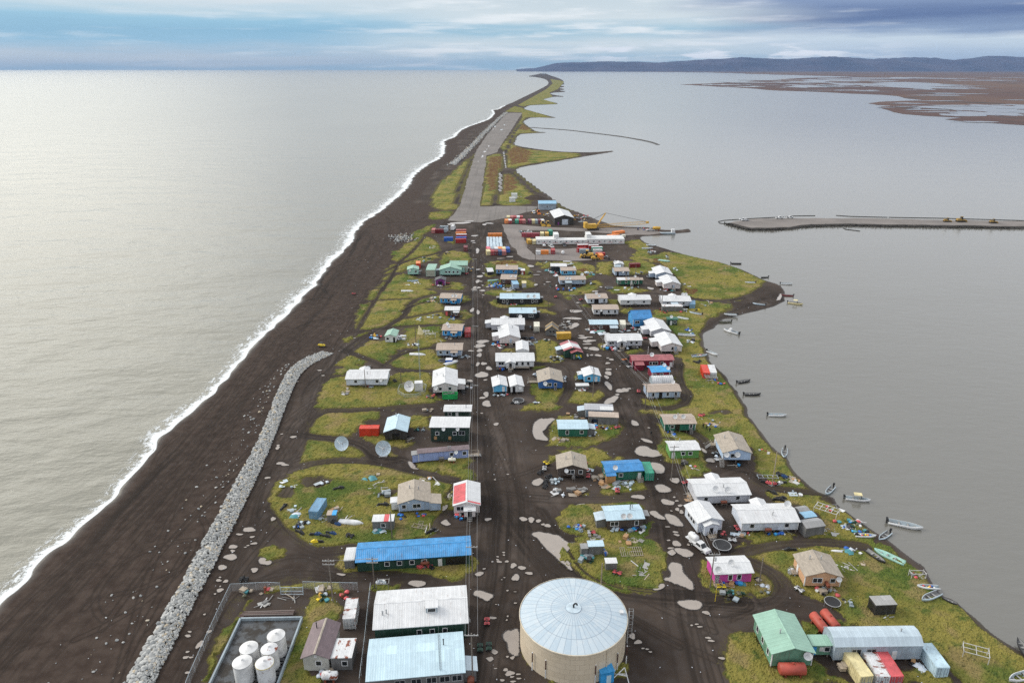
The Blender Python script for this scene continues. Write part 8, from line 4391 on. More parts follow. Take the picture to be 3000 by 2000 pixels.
def sled_proto(col):
    t=bpy.data.objects.new('snowmachine',None); COL.objects.link(t); c={'black':'dark','grey':'greyc','green':'dgreen2','blue':'navy'}.get(col,col)
    b=MB(); xs=[(-.35,.28,.30,.62),(.25,.40,.25,.88),(.75,.44,.25,.85),(1.25,.34,.28,.58),(1.5,.16,.32,.42)]
    for i,(x,w,z0,z1) in enumerate(xs): b.v+=[(x,-w,z0),(x,w,z0),(x,w*.7,z1),(x,-w*.7,z1)]
    for i in range(4):
        o=i*4
        for j in range(4): b.f.append([o+j,o+4+j,o+4+(j+1)%4,o+(j+1)%4][::-1]); b.m.append(0)
    b.f+=[[0,1,2,3],[19,18,17,16]]; b.m+=[0,0]; b.obj('cowl',mat(c),t)
    MB().hexa([(-1.5,-.2,.42),(.1,-.2,.42),(.1,.2,.42),(-1.5,.2,.42),(-1.45,-.16,.68),(.0,-.14,.74),(.0,.14,.74),(-1.45,.16,.68)]).obj('seat',mat('rubber'),t)
    MB().hexa([(-1.6,-.24,.02),(.2,-.24,.02),(.2,.24,.02),(-1.6,.24,.02),(-1.75,-.24,.3),(.3,-.24,.40),(.3,.24,.40),(-1.75,.24,.3)]).obj('track',mat('rubber'),t)
    for y in(-.5,.5): MB().box(.5,1.5,y-.08,y+.08,.02,.07).hexa([(1.5,y-.08,.02),(1.75,y-.06,.16),(1.75,y+.06,.16),(1.5,y+.08,.02),(1.5,y-.08,.07),(1.75,y-.06,.2),(1.75,y+.06,.2),(1.5,y+.08,.07)]).tube((.95,y*.9,.07),(.95,y*.5,.4),.04,5).obj('ski',mat('steel'),t)
    MB().hexa([(.45,-.26,.84),(.5,-.26,.84),(.5,.26,.84),(.45,.26,.84),(.22,-.22,1.16),(.26,-.22,1.16),(.26,.22,1.16),(.22,.22,1.16)]).obj('windshield',mat('glass','glass'),t)
    return t
PROTO={}
def placed(kind,fn,col,x,y,a,label,cat,group):
    k=(kind,col)
    if k not in PROTO: o=PROTO[k]=fn(col)
    else: o=copy_tree(PROTO[k])
    o.location=(x,y,.05); o.rotation_euler=(0,0,a); tag(o,label,cat,group); return o
QUADS=[]
for x,y,a,col,label,rd_ in DATA['qd']: QUADS.append((placed('quad',quad_proto,col,x,y,a,label,'quad bike','quad bikes about the village'),rd_))
for x,y,a,col,label in DATA['sm']: placed('snowmachine',sled_proto,col,x,y,a,label,'snowmachine','snowmachines parked on the ground')
# ------------------------------------------------------------------ people
def person_mesh(seated=False):
    J=[((0,0,.95),.15),((0,0,1.2),.16),((0,0,1.42),.15),((0,0,1.55),.07),((.02,0,1.66),.10),((.02,0,1.76),.085),
       ((0,.2,1.4),.075),((.03,.27,1.13),.055),((.12,.25,.9),.042),((0,-.2,1.4),.075),((-.02,-.27,1.13),.055),((-.06,-.26,.88),.042),
       ((.02,.1,.9),.11),((.1,.1,.5),.075),((.05,.1,.1),.05),((.2,.1,.05),.045),((0,-.1,.9),.11),((-.05,-.1,.5),.075),((-.2,-.1,.12),.05),((-.06,-.1,.05),.045)]
    if seated:
        for i,p in {7:(.2,.27,1.2),8:(.42,.3,1.1),10:(.2,-.27,1.2),11:(.42,-.3,1.1),13:(.4,.24,.85),14:(.3,.3,.45),15:(.42,.3,.4),17:(.4,-.24,.85),18:(.3,-.3,.45),19:(.42,-.3,.4)}.items(): J[i]=(p,J[i][1])
    E=[(0,1),(1,2),(2,3),(3,4),(4,5),(2,6),(6,7),(7,8),(2,9),(9,10),(10,11),(0,12),(12,13),(13,14),(14,15),(0,16),(16,17),(17,18),(18,19)]
    me=bpy.data.meshes.new('person'); me.from_pydata([j[0] for j in J],E,[]); o=bpy.data.objects.new('figure',me); COL.objects.link(o)
    m=o.modifiers.new('skin','SKIN'); sv=me.skin_vertices[0].data
    for i,j in enumerate(J): sv[i].radius=(j[1],j[1])
    sv[0].use_root=True
    s=o.modifiers.new('sub','SUBSURF'); s.levels=1
    dg=bpy.context.evaluated_depsgraph_get(); out=bpy.data.meshes.new_from_object(o.evaluated_get(dg)); bpy.data.objects.remove(o)
    out.materials.append(mat('black')); out.materials.append(mat('skin'))
    for p in out.polygons:
        p.use_smooth=True
        if p.center.z>1.58 and p.center.x>.03: p.material_index=1
    return out
PW=person_mesh(); PS=person_mesh(True)
for x,y,a,l in DATA['peo']: tag(link('person',PW,None,(x,y,.04),a),l,'person')
for q,r in QUADS:
    if r: o=link('person',PS,None,(q.location.x-.15*math.cos(q.rotation_euler.z),q.location.y-.15*math.sin(q.rotation_euler.z),.02),q.rotation_euler.z); tag(o,'person in dark clothes riding the black quad by the rock revetment','person')
# ------------------------------------------------------------------ poles, wires, masts
TOPS=[]
for x,y,h,arms,label,col,r in DATA['po']:
    t=thing('utility_pole' if arms else ('pole' if col=='wood' else 'marker_pole'),label,'pole',(x,y,0)); MB().tube((0,0,-.3),(0,0,h),r,8,0,r*.7).obj('shaft',mat('wood' if 'tan' not in label else 'paleWood','wood') if col=='wood' else mat(col),t); pts_=[]
    for k in range(arms):
        z=h-.35-k*.9; MB().box(-1.25,1.25,-.26,-.12,z-.08,z+.08).obj('crossarm',mat('greywood','wood'),t)
        for i in(-1.15,-.5,.5,1.15):
            MB().tube((i,-.19,z+.08),(i,-.19,z+.28),.06,6).obj('insulator',mat('white'),t)
            if k==0: pts_.append((x+i,y-.19,z+.26))
    if arms==1 and 'transformer' in label: MB().tube((.35,-.1,h-2.),(.35,-.1,h-1.1),.28,10).obj('transformer',mat('white'),t)
    TOPS.append(pts_ or [(x,y,h)])
wm_=mat('steel')
n=0
for a,b in DATA['wp']:
    for i in range(min(3,len(TOPS[a]),len(TOPS[b])) if len(TOPS[a])>1 and len(TOPS[b])>1 else 1):
        p=Vector(TOPS[a][i+ (0 if i<2 else 1)] if len(TOPS[a])>1 else TOPS[a][0]);q=Vector(TOPS[b][i+(0 if i<2 else 1)] if len(TOPS[b])>1 else TOPS[b][0]); L=(q-p).length
        P=[p.lerp(q,k/8)-Vector((0,0,L*.022*4*(k/8)*(1-k/8))) for k in range(9)]
        o=MB().path(P,.022,4).obj('power_line',wm_); tag(o,'thin overhead power line strung between village utility poles','power line','power lines between poles')
for x,y,h,label in DATA['lat']:
    t=thing('lattice_mast',label,'mast',(x,y,0)); w=.22; C3=[(w*math.cos(a),w*math.sin(a)) for a in(0.5,2.6,4.7)]; m=MB(); k=int(h/.7)
    for cx,cy in C3: m.tube((cx,cy,0),(cx,cy,h),.035,5)
    for i in range(k):
        for j in range(3): a=C3[j];b=C3[(j+1)%3]; m.tube((a[0],a[1],h*i/k),(b[0],b[1],h*(i+1)/k),.018,4)
    m.obj('lattice',mat('greyc'),t); MB().tube((0,0,h),(0,0,h+1.8),.02,4).obj('whip_antenna',mat('steel'),t)

# ------------------------------------------------------------------ clutter: every piece its own object
CK={}
def base(kind,i,col):
    k=(kind,i,col)
    if k in CK: return CK[k]
    r=random.Random(i*13+sum(map(ord,kind))); m=MB(); mt=mat(col)
    if kind=='plank': L=r.uniform(1.8,4.2); m.box(-L/2,L/2,-.11,.11,.02,.08); mt=mat(col,'wood')
    elif kind=='pallet':
        for q in range(5): m.box(-.6,.6,-.5+q*.22,-.36+q*.22,.12,.15)
        for q in(-.5,0,.45): m.box(q-.05,q+.05,-.5,.55,0,.12)
        mt=mat(col,'wood')
    elif kind=='sheet': a=r.uniform(.7,1.3); b=r.uniform(.5,.9); m.hexa([(-a,-b,.05),(a,-b,.02),(a,b,.10),(-a,b,.12),(-a,-b,.09),(a,-b,.06),(a,b,.14),(-a,b,.16)]); mt=mat(col,'wood')
    elif kind=='drum':
        m.lathe([(0.001,.0),(.29,0.),(.29,.28),(.31,.30),(.29,.32),(.29,.58),(.31,.6),(.29,.62),(.29,.88),(.001,.88)],10)
        if i%2: m.tf(TR(0,0,.3)@Matrix.Rotation(PI/2,4,'X')@TR(0,0,-.44))
    elif kind=='tote': a=r.uniform(.3,.55);b=r.uniform(.25,.45);h=r.uniform(.35,.8); m.hexa([(-a*.85,-b*.85,0),(a*.85,-b*.85,0),(a*.85,b*.85,0),(-a*.85,b*.85,0),(-a,-b,h),(a,-b,h),(a,b,h),(-a,b,h)]); m.box(-a-.04,a+.04,-b-.04,b+.04,h,h+.06)
    elif kind=='crate': a=r.uniform(.4,.75);b=r.uniform(.35,.6);h=r.uniform(.4,.9); m.box(-a,a,-b,b,.02,h); [m.box(-a-.03,a+.03,-b-.03,b+.03,z-.05,z+.05) for z in(.1,h-.08)]; mt=mat(col,'wood')
    elif kind=='tarp':
        n=7; V=[((x/(n-1)-.5)*2.6,(y/(n-1)-.5)*1.9,.05+.55*max(0,1-((x-3)**2+(y-3)**2)/9.)*r.uniform(.5,1.)) for y in range(n) for x in range(n)]; m.add(V,[(y*n+x,y*n+x+1,(y+1)*n+x+1,(y+1)*n+x) for y in range(n-1) for x in range(n-1)])
    elif kind=='tyre': m.lathe([(.2,.02),(.36,.02),(.4,.1),(.36,.22),(.2,.22),(.2,.02)],12)
    elif kind=='engine': # wrecked machine: block, frame, bent bars
        m.box(-.5,.3,-.3,.3,.1,.55).box(-.9,.8,-.05,.05,.2,.3).tube((-.7,-.4,.25),(-.7,.4,.3),.2,8).tube((.6,-.4,.2),(.6,.4,.3),.18,8).hexa([(-.3,-.25,.55),(.2,-.22,.55),(.2,.22,.55),(-.3,.25,.55),(-.5,-.2,.9),(-.1,-.15,.85),(-.1,.15,.85),(-.5,.2,.9)])
    elif kind=='frame':
        for y in(-.5,.5): m.tube((-1.5,y,.2),(1.5,y,.25),.05,4); m.tube((-1.5,y,.2),(-1.2,y,.8),.05,4)
        for q in range(5): m.tube((-1.4+q*.7,-.5,.22),(-1.4+q*.7,.5,.22),.045,4)
        mt=mat(col,'wood')
    elif kind=='bucket': m.lathe([(.001,0),(.15,0),(.19,.38),(.16,.38),(.13,.05)],9)
    elif kind=='bundle': m.lathe([(.01,0),(.45,.05),(.55,.25),(.35,.5),(.01,.6)],9); m.v=[(a*(1+.25*math.sin(b*5)),b*(1+.2*math.cos(a*4)),c) for a,b,c in m.v]
    me=m.mesh(kind,[mt],kind in('tarp','bundle')); CK[k]=me; return me
MIX=dict(w=[('tote','white','white plastic tub'),('sheet','white','white panel sheet'),('bundle','palewhite','white tarp bundle'),('bucket','white','white bucket'),('tote','greyc','pale grey tub'),('sheet','galvroof','pale metal sheet')],
 p=[('plank','greywood','weathered grey plank'),('plank','paleWood','pale wooden plank'),('plank','white','white painted board'),('plank','grey','dark grey plank')],
 P=[('sheet','board','tan plywood sheet'),('sheet','paleWood','pale plywood sheet'),('crate','board','tan wooden crate')],S=[('sheet','greywood','grey wooden sheet'),('pallet','greywood','grey wooden pallet'),('crate','grey','grey wooden crate')],
 t=[('tarp','tarp','turquoise tarp'),('tarp','palewhite','pale tarp')],k=[('engine','dark','black wrecked machine'),('tyre','rubber','black tyre'),('bundle','dark','black bundle'),('crate','dark','black crate'),('engine','greyc','grey wrecked machine')],
 c=[('crate','greyc','grey crate'),('tote','galvroof','silver bin')],b=[('drum','bluec','blue plastic drum'),('tote','skyblue','blue tub'),('bundle','bluec','blue tarp bundle')],r=[('tote','red','red fuel tub'),('drum','rust','rusty drum'),('bundle','red','red bundle'),('bucket','red','red bucket')],
 s=[('pallet','paleWood','pale wooden pallet'),('crate','paleWood','pale wooden crate')],f=[('frame','paleWood','wooden sled frame')],g=[('bundle','olive','dark green bundle'),('tote','tarp','green tub'),('engine','dgreen','green wrecked machine')],y=[('tote','yellow','yellow tub'),('engine','yellowc','yellow machine part')],d=[('drum','bluec','blue drum')])
CNAME=dict(plank='plank',pallet='pallet',sheet='board_sheet',drum='drum',tote='tub',crate='crate',tarp='tarp',tyre='tyre',engine='wrecked_machine',frame='sled_frame',bucket='bucket',bundle='bundle')
HB=[(h['x'],h['y'],h['r'],h['L']/2+.1,h['W']/2+.1) for h in DATA['hs']]+[(c[0],c[1],c[3],c[4]/2+.1,1.3) for c in DATA['ct']]
RAW=[tuple(p) for p in DATA['oc']+DATA['lg']]
def onland(x,y):
    c=False; xj,yj=RAW[-1]
    for xi,yi in RAW:
        if (yi>y)!=(yj>y) and x<(xj-xi)*(y-yi)/(yj-yi)+xi: c=not c
        xj,yj=xi,yi
    return c
def free(x,y):
    for a,b,r,l,w in HB:
        dx,dy=x-a,y-b
        if abs(dx)<12 and abs(dy)<12:
            u=dx*math.cos(r)+dy*math.sin(r);v=-dx*math.sin(r)+dy*math.cos(r)
            if abs(u)<l and abs(v)<w: return False
    return onland(x,y)
for cx,cy,rx,ry,n,mix,anchor in DATA['cl']:
    rx=max(1.,rx);ry=max(1.2,ry)
    for k in range(n):
        kind,col,ph=R.choice(MIX[R.choice(mix)])
        for _ in range(8):
            a=R.uniform(0,2*PI);d=math.sqrt(R.random()); x=cx+rx*d*math.cos(a);y=cy+ry*d*math.sin(a)
            if free(x,y): break
        else: continue
        o=link(CNAME[kind],base(kind,R.randrange(4),col),None,(x,y,.12+R.choice((0,0,0,.12))),R.uniform(0,2*PI)); s=R.uniform(.62,1.1)*(1.15 if cy>260 else 1.); o.scale=(s,s,s)
        if kind in('plank','sheet') : o.rotation_euler=(R.uniform(-.12,.12),R.uniform(-.12,.12),R.uniform(0,2*PI))
        lab='%s lying %s'%(ph,anchor); tag(o,lab,CNAME[kind].replace('_',' '),lab)
# tiny unnumbered litter
lm=MB()
for k in range(1500):
    y=90+R.random()**1.3*390; x=R.uniform(-70,100)*(.8+y/900)
    if not free(x,y) or R.random()<.25: continue
    s=R.uniform(.05,.17)*(1+y/400); a=R.uniform(0,PI); c,q=math.cos(a)*s,math.sin(a)*s; z=.16
    lm.add([(x-c,y-q,z),(x+q*.6,y-c*.6,z),(x+c,y+q,z+.06),(x-q*.6,y+c*.6,z+.03)],[(0,1,2,3)])
struct(lm.obj('litter',mat('greywhite')),'stuff')
# ------------------------------------------------------------------ boulders
def rock_mesh(i,sub=2):
    bm=bmesh.new(); bmesh.ops.create_icosphere(bm,subdivisions=sub,radius=1.)
    r=random.Random(i); sx,sy,sz=r.uniform(.8,1.3),r.uniform(.65,1.),r.uniform(.5,.8); pl=[Vector((r.gauss(0,1),r.gauss(0,1),r.gauss(0,1))).normalized() for _ in range(9)]
    for v in bm.verts:
        p=v.co.copy()
        for n_ in pl:
            d=p.dot(n_)-.74
            if d>0: p-=n_*d*.9
        v.co=(p.x*sx,p.y*sy,p.z*sz)
    me=bpy.data.meshes.new('rock'); bm.to_mesh(me); bm.free(); return me
def rock_mat():
    m,N,b,o=newmat('grey_boulder'); co=N.n('TexCoord').outputs['Object']; g_=N.n('NewGeometry').outputs['Random Per Island']; oi=N.n('ObjectInfo').outputs['Random']; n1=N.noise(co,1.2,4.,.65)
    rn=N.math('FRACT',N.math('ADD',g_,oi)); c=N.mix(rn,c4((.24,.25,.25)),c4((.52,.52,.50))); c=N.mix(N.smooth(rn,.88,.95),c,c4((.50,.42,.30))); c=N.mix(N.math('MULTIPLY',N.smooth(n1,.45,.7),.45),c,c4((.24,.24,.235))); N.L(c,b.inputs['Base Color']); b.inputs['Roughness'].default_value=.85
    bp=N.n('Bump'); bp.inputs['Strength'].default_value=.6; bp.inputs['Distance'].default_value=.15; N.L(n1,bp.inputs['Height']); N.L(bp.outputs[0],b.inputs['Normal']); return m
RM=rock_mat(); RK=[rock_mesh(i) for i in range(10)]
for m in RK: m.materials.append(RM)
LOW=[]
for i in range(8):
    me=rock_mesh(50+i,1); LOW.append((np.array([v.co[:] for v in me.vertices]),np.array([p.vertices[:] for p in me.polygons])))
def rock_field(items,name,kind='stuff'):
    V=[];F=[];o=0; rg=np.random.RandomState(5)
    for x,y,z,s in items:
        v,f=LOW[rg.randint(8)]; q=Matrix.Rotation(rg.uniform(0,6.28),3,Vector(rg.normal(size=3)).normalized()); V.append(v@np.array(q).T*s+np.array([x,y,z])); F.append(f+o); o+=len(v)
    V=np.concatenate(V);F=np.concatenate(F); me=bpy.data.meshes.new(name); me.from_pydata(V.tolist(),[],F.tolist()); me.materials.append(RM); ob=link(name,me); return struct(ob,kind) if kind else ob
RL=chaikin([tuple(p) for p in DATA['revl']],2); RR=chaikin([tuple(p) for p in DATA['revr']],2)
def along(P,t):
    d=[0]
    for a,b in zip(P[:-1],P[1:]): d.append(d[-1]+math.dist(a,b))
    s=t*d[-1]
    for i in range(len(P)-1):
        if s<=d[i+1] or i==len(P)-2: k=(s-d[i])/(d[i+1]-d[i]); return (P[i][0]+(P[i+1][0]-P[i][0])*k,P[i][1]+(P[i+1][1]-P[i][1])*k)
big=[];small=[]; q=random.Random(3)
for k in range(15000):
    t=q.random(); a=along(RL,t);b=along(RR,t); u=q.uniform(.10,.90); x=a[0]+(b[0]-a[0])*u;y=a[1]+(b[1]-a[1])*u; hgt=1.*math.sin(PI*min(1,max(0,u*.9+.08)))**.8; tail=min(1,(1-t)*9)
    if u<.60:
        if q.random()<.52: s=q.uniform(.30,.66)*(1.12-.25*u); big.append((x,y,hgt*tail*q.uniform(.75,1.05)-.1,s))
    else: small.append((x,y,hgt*tail*q.uniform(.8,1.05)-.05,q.uniform(.16,.42)))
big.sort(key=lambda r:r[1]-r[3]*60); ok=[]
for r in big:
    if r[1]<92: continue
    ok.append(r)
# thin out overlaps on a coarse grid
G_={};B2=[]
for r in ok:
    k=(int(r[0]/.56),int(r[1]/.56))
    if k in G_: continue
    G_[k]=1;B2.append(r)
lone=[]
for k in range(230):
    t=q.random(); a=along(RL,t*.93); w=abs(q.gauss(0,1)); x=a[0]-1.5-w*6.*(1.15-t); y=a[1]+q.uniform(-2,2); lone.append((x,y,.08,q.choice((.12,.15,.2,.25,.3,.42))*(.8+.3*q.random())))
lone.sort(key=lambda r:-r[3])
def boulder(r,label,grp):
    o=link('boulder',RK[q.randrange(10)],None,(r[0],r[1],r[2])); o.rotation_euler=(q.uniform(-.5,.5),q.uniform(-.5,.5),q.uniform(0,6.28)); o.scale=(r[3],)*3; tag(o,label,'boulder',grp)
for r in B2[:210]: boulder(r,'grey boulder in the near end of the long rock revetment','revetment boulders')
for r in lone[:85]: boulder(r,'loose pale boulder lying on the dark beach beside the revetment','loose beach boulders')
rock_field(B2[210:]+[r for r in small if r[1]>90],'riprap'); rock_field(lone[85:],'loose_stones')
px_,py_=DATA['pile']
rock_field([(px_+q.gauss(0,4.2),py_+q.gauss(0,5.5),q.uniform(.1,1.2),q.uniform(.4,.8)) for _ in range(170)],'rock_pile')
rp=[tuple(p) for p in DATA['rip']]; it=[]
for k in range(2600):
    p=along(rp,q.random()**1.5); it.append((p[0]+q.gauss(0,2.2),p[1]+q.gauss(0,3),q.uniform(.1,1.),q.uniform(.7,1.5)))
rock_field(it,'runway_riprap')
cs=[tuple(p) for p in DATA['caus']]; near_edge=cs[9:]+cs[:1]; it=[]
for k in range(1500):
    p=along(near_edge[2:],q.random()); it.append((p[0]+q.gauss(0,1.),p[1]+q.uniform(-.5,3.5),q.uniform(-.4,.8),q.uniform(.3,.75)))
ob=rock_field(it,'causeway_rocks'); ob.data.materials.clear(); ob.data.materials.append(CR)

# ------------------------------------------------------------------ particular objects
P_=DATA['m']
def V3(k,z=0): return (P_[k][0],P_[k][1],z)
tx,ty=DATA['tank']; TRD=10.4
def tank_mats():
    m,N,b,o=newmat('tank_roof_panels'); co=N.n('TexCoord').outputs['Object']; sx=N.n('SeparateXYZ',i0=co); X,Y,Z=sx.outputs; an=N.math('MULTIPLY',N.math('ARCTAN2',X,Y),48/(2*PI)); r=N.math('SQRT',N.math('ADD',N.math('MULTIPLY',X,X),N.math('MULTIPLY',Y,Y)))
    ring=N.math('ADD',N.math('GREATER_THAN',r,4.4),N.math('MULTIPLY',N.math('GREATER_THAN',r,7.35),3.)); w=N.n('TexWhiteNoise',noise_dimensions='2D'); cv=N.n('CombineXYZ'); N.inp(cv.inputs[0],N.math('FLOOR',an)); N.inp(cv.inputs[1],ring); N.L(cv.outputs[0],w.inputs[0])
    n=N.noise(co,1.1,5.,.7); c=N.mix(w.outputs[0],c4((.40,.495,.57)),c4((.49,.57,.625))); c=N.mix(N.math('MULTIPLY',N.smooth(n,.45,.7),.4),c,c4((.62,.64,.64)))
    fr=N.math('ABSOLUTE',N.math('SUBTRACT',N.math('FRACT',an),.5)); ln=N.math('GREATER_THAN',N.math('MULTIPLY',fr,r),N.math('SUBTRACT',N.math('MULTIPLY',r,.5),.30))
    for q in(1.55,4.4,7.35): ln=N.math('MAXIMUM',ln,N.math('LESS_THAN',N.math('ABSOLUTE',N.math('SUBTRACT',r,q)),.055))
    c=N.mix(N.math('MULTIPLY',ln,.55),c,c4((.14,.18,.24))); N.L(c,b.inputs['Base Color']); b.inputs['Roughness'].default_value=.45
    m2,N,b,o=newmat('tank_wall_blocks'); co=N.n('TexCoord').outputs['Object']; sx=N.n('SeparateXYZ',i0=co); X,Y,Z=sx.outputs; cv=N.n('CombineXYZ'); N.inp(cv.inputs[0],N.math('MULTIPLY',N.math('ARCTAN2',X,Y),TRD)); N.L(Z,cv.inputs[1])
    br=N.n('TexBrick'); N.L(cv.outputs[0],br.inputs[0]); br.inputs['Scale'].default_value=1.; br.inputs['Brick Width'].default_value=1.9; br.inputs['Row Height'].default_value=1.2; br.inputs['Mortar Size'].default_value=.025; br.inputs[1].default_value=c4((.60,.51,.38)); br.inputs[2].default_value=c4((.66,.565,.43)); br.inputs[3].default_value=c4((.40,.33,.25))
    st=N.noise(N.mapv(co,(.8,.8,.12)),1.,4.); N.L(N.mix(N.math('MULTIPLY',N.smooth(st,.5,.75),.2),br.outputs[0],c4((.42,.35,.27))),b.inputs['Base Color']); b.inputs['Roughness'].default_value=.6
    return m,m2
tr_,tw_=tank_mats()
t=thing('water_tank','huge round cream water tank with pale blue segmented roof','tank',(tx,ty,0))
MB().lathe([(TRD,-.2),(TRD,7.2)],96).obj('wall',tw_,t,True); MB().lathe([(TRD+.15,7.2),(TRD*.8,7.75),(TRD*.5,8.35),(TRD*.2,8.72),(.01,8.8)],96).obj('roof',tr_,t,True); MB().lathe([(TRD,7.05),(TRD+.22,7.05),(TRD+.22,7.28),(TRD+.1,7.32)],96).obj('rim',mat('tankcream'),t)
MB().path([(0,0,8.7),(0,0,9.5),(.2,0,9.8),(.55,0,9.8),(.7,0,9.45)],.17,8).obj('vent_pipe',mat('dark'),t); MB().lathe([(1.5,8.75),(1.5,8.84),(.01,8.9)],24).obj('hatch_plate',mat('galvroof'),t)
a=-.02; lx,ly=math.cos(a)*(TRD+.5),math.sin(a)*(TRD+.5); l=MB()
for s in(-.35,.35): l.tube((lx,ly+s,0),(lx,ly+s,8.6),.05,5); l.tube((lx+.8,ly+s,2),(lx+.8,ly+s,8.6),.04,5)
for k in range(20): l.tube((lx,ly-.35,.4*k+.3),(lx,ly+.35,.4*k+.3),.03,4)
for k in range(5): l.tube((lx,ly-.35,2+1.6*k),(lx+.8,ly-.35,2+1.6*k),.03,4).tube((lx,ly+.35,2+1.6*k),(lx+.8,ly+.35,2+1.6*k),.03,4).tube((lx+.8,ly-.35,2+1.6*k),(lx+.8,ly+.35,2+1.6*k),.03,4)
l.obj('caged_ladder',mat('steel'),t); MB().box(TRD-1.3,TRD-.6,-.4,.4,7.3,7.9).obj('roof_box',mat('white'),t); MB().tube((5.6,-8.9,.2),(5.6,-8.9,7.1),.09,6).obj('drain_pipe',mat('tankcream'),t)
for i,(x,y) in enumerate(DATA['posts']):
    t=thing('marker_post','thin guard post, white below and dark above, ringed around the cream water tank','post',(x,y,0),0,'guard posts around the water tank'); MB().tube((0,0,-.1),(0,0,2.1),.11,8).obj('shaft',mat('white'),t); MB().tube((0,0,2.1),(0,0,4.3),.112,8).obj('upper_shaft',mat('brown'),t); MB().tube((0,0,4.3),(0,0,4.45),.12,8).obj('cap',mat('white'),t)
for x,y,r,l in DATA['ft']:
    t=thing('fuel_tank',l,'tank',(x,y,0)); wm2=mat('white','rusty') if 'streaked' in l else mat('white2'); MB().lathe([(r,.3),(r,4.6)],32).obj('wall',wm2,t,True); MB().lathe([(r+.04,4.55),(r+.04,4.62),(r*.5,4.95),(.01,5.15)],32).obj('roof',mat('white2') if 'rust' not in l else mat('whiterust'),t); MB().lathe([(.22,5.0),(.22,5.4),(.01,5.42)],10).obj('vent',mat('white2'),t); MB().lathe([(r+.01,4.5),(r+.06,4.5),(r+.06,4.6),(r,4.6)],32).obj('rim',mat('yellow' if 'yellow' in l else 'steel'),t)
    b=MB()
    for k in(-1.2,-.4,.4,1.2): b.box(-1.9,1.9,k-.15,k+.15,.08,.3)
    b.obj('skid',mat('wood','wood'),t)
pit=[tuple(p) for p in DATA['pit']]; pit=pit[:2]+[pit[3],pit[6]]; t=thing('containment_pit','dark lined fuel pit with low teal walls around the white tanks','pit',(0,0,0))
def wallrun(P,h,w,closed=True):
    mb=MB()
    for a,b in zip(P,P[1:]+(P[:1] if closed else [])):
        d=Vector((b[0]-a[0],b[1]-a[1])).normalized(); n_=Vector((-d.y,d.x))*w/2; mb.hexa([(a[0]-n_.x,a[1]-n_.y,0),(b[0]-n_.x,b[1]-n_.y,0),(b[0]+n_.x,b[1]+n_.y,0),(a[0]+n_.x,a[1]+n_.y,0),(a[0]-n_.x,a[1]-n_.y,h),(b[0]-n_.x,b[1]-n_.y,h),(b[0]+n_.x,b[1]+n_.y,h),(a[0]+n_.x,a[1]+n_.y,h)])
    return mb
pit=[pit[0],pit[1],(pit[2][0],90.),(pit[3][0],90.)]
for a,b in zip(pit,pit[1:]+pit[:1]): wallrun([a,b],1.,.35,False).obj('pit_wall',mat('greyc'),t)
fm=ngon(pit,.30,'liner'); m,N,b,o=newmat('wet_liner'); co=N.n('TexCoord').outputs['Object']; n=N.noise(co,.45,5.,.65); N.L(N.mix(N.smooth(n,.42,.6),c4((.075,.08,.085)),c4((.035,.03,.025))),b.inputs['Base Color']); N.L(N.mix(N.smooth(n,.42,.5),c4((.12,.12,.12)),c4((.9,.9,.9))),b.inputs['Roughness']); fm.materials.append(m); link('liner',fm,t)
def mesh_mat():
    m,N,b,o=newmat('chain_link'); tr=N.n('BsdfTransparent'); mx=N.n('MixShader'); co=N.n('TexCoord').outputs['Object']; n=N.noise(co,30.,0.); mx.inputs[0].default_value=.2; N.inp(mx.inputs[0],N.math('MULTIPLY',N.math('GREATER_THAN',n,.5),.45)); b.inputs['Base Color'].default_value=(.5,.53,.55,1); N.L(tr.outputs[0],mx.inputs[1]); N.L(b.outputs[0],mx.inputs[2]); N.L(mx.outputs[0],o.inputs[0]); return m
CL_=mesh_mat()
def fence(P,label,h=2.1):
    t=thing('chain_link_fence',label,'fence',(0,0,0)); Q=[P[0]]
    for a,b in zip(P[:-1],P[1:]):
        n=max(1,round(math.dist(a,b)/2.8)); Q+=[(a[0]+(b[0]-a[0])*k/n,a[1]+(b[1]-a[1])*k/n) for k in range(1,n+1)]
    for a in Q: MB().tube((a[0],a[1],0),(a[0],a[1],h+.15),.06,6).obj('post',mat('steel'),t)
    MB().path([(a[0],a[1],h) for a in Q],.035,5).obj('top_rail',mat('galvroof'),t)
    for a,b in zip(Q[:-1],Q[1:]): MB().add([(a[0],a[1],.1),(b[0],b[1],.1),(b[0],b[1],h),(a[0],a[1],h)],[(0,1,2,3)]).obj('mesh_panel',CL_,t)
for P,l in zip(DATA['fen'],['chain link fence running up the left side of the fuel yard','chain link fence section left of the fuel yard gate','chain link fence section right of the fuel yard gate','chain link fence between fuel yard alley and the green hall']): fence([tuple(p) for p in P],l)
g_=[tuple(p) for p in DATA['gate']]; t=thing('fence_gate','double leaf chain link gate of the fuel yard','gate',(0,0,0))
for a,b in zip(g_[:-1],g_[1:]):
    m=MB()
    for z in(.2,1.1,2.1): m.tube((a[0],a[1],z),(b[0],b[1],z),.05,5)
    for c in(a,b): m.tube((c[0],c[1],.1),(c[0],c[1],2.3),.07,6)
    m.obj('gate_leaf',mat('galvroof'),t); MB().add([(a[0],a[1],.2),(b[0],b[1],.2),(b[0],b[1],2.1),(a[0],a[1],2.1)],[(0,1,2,3)]).obj('mesh_panel',CL_,t)
def shed2(x,y,rz,L,W,H,wall,roof,name,label,cat='shed',door=True):
    t=thing(name,label,cat,(x,y,0),rz); MB().box(-L/2,L/2,-W/2,W/2,.05,H).obj('wall',wall,t); gable_roof(L,W,H,.12,.1,.1).obj('roof',roof,t)
    if door: panel(t,((-L/2,-W/2),(1,0),(0,-1),L),L*.6,.1,2.,.9,'door',mat('paleblue'))
    return t
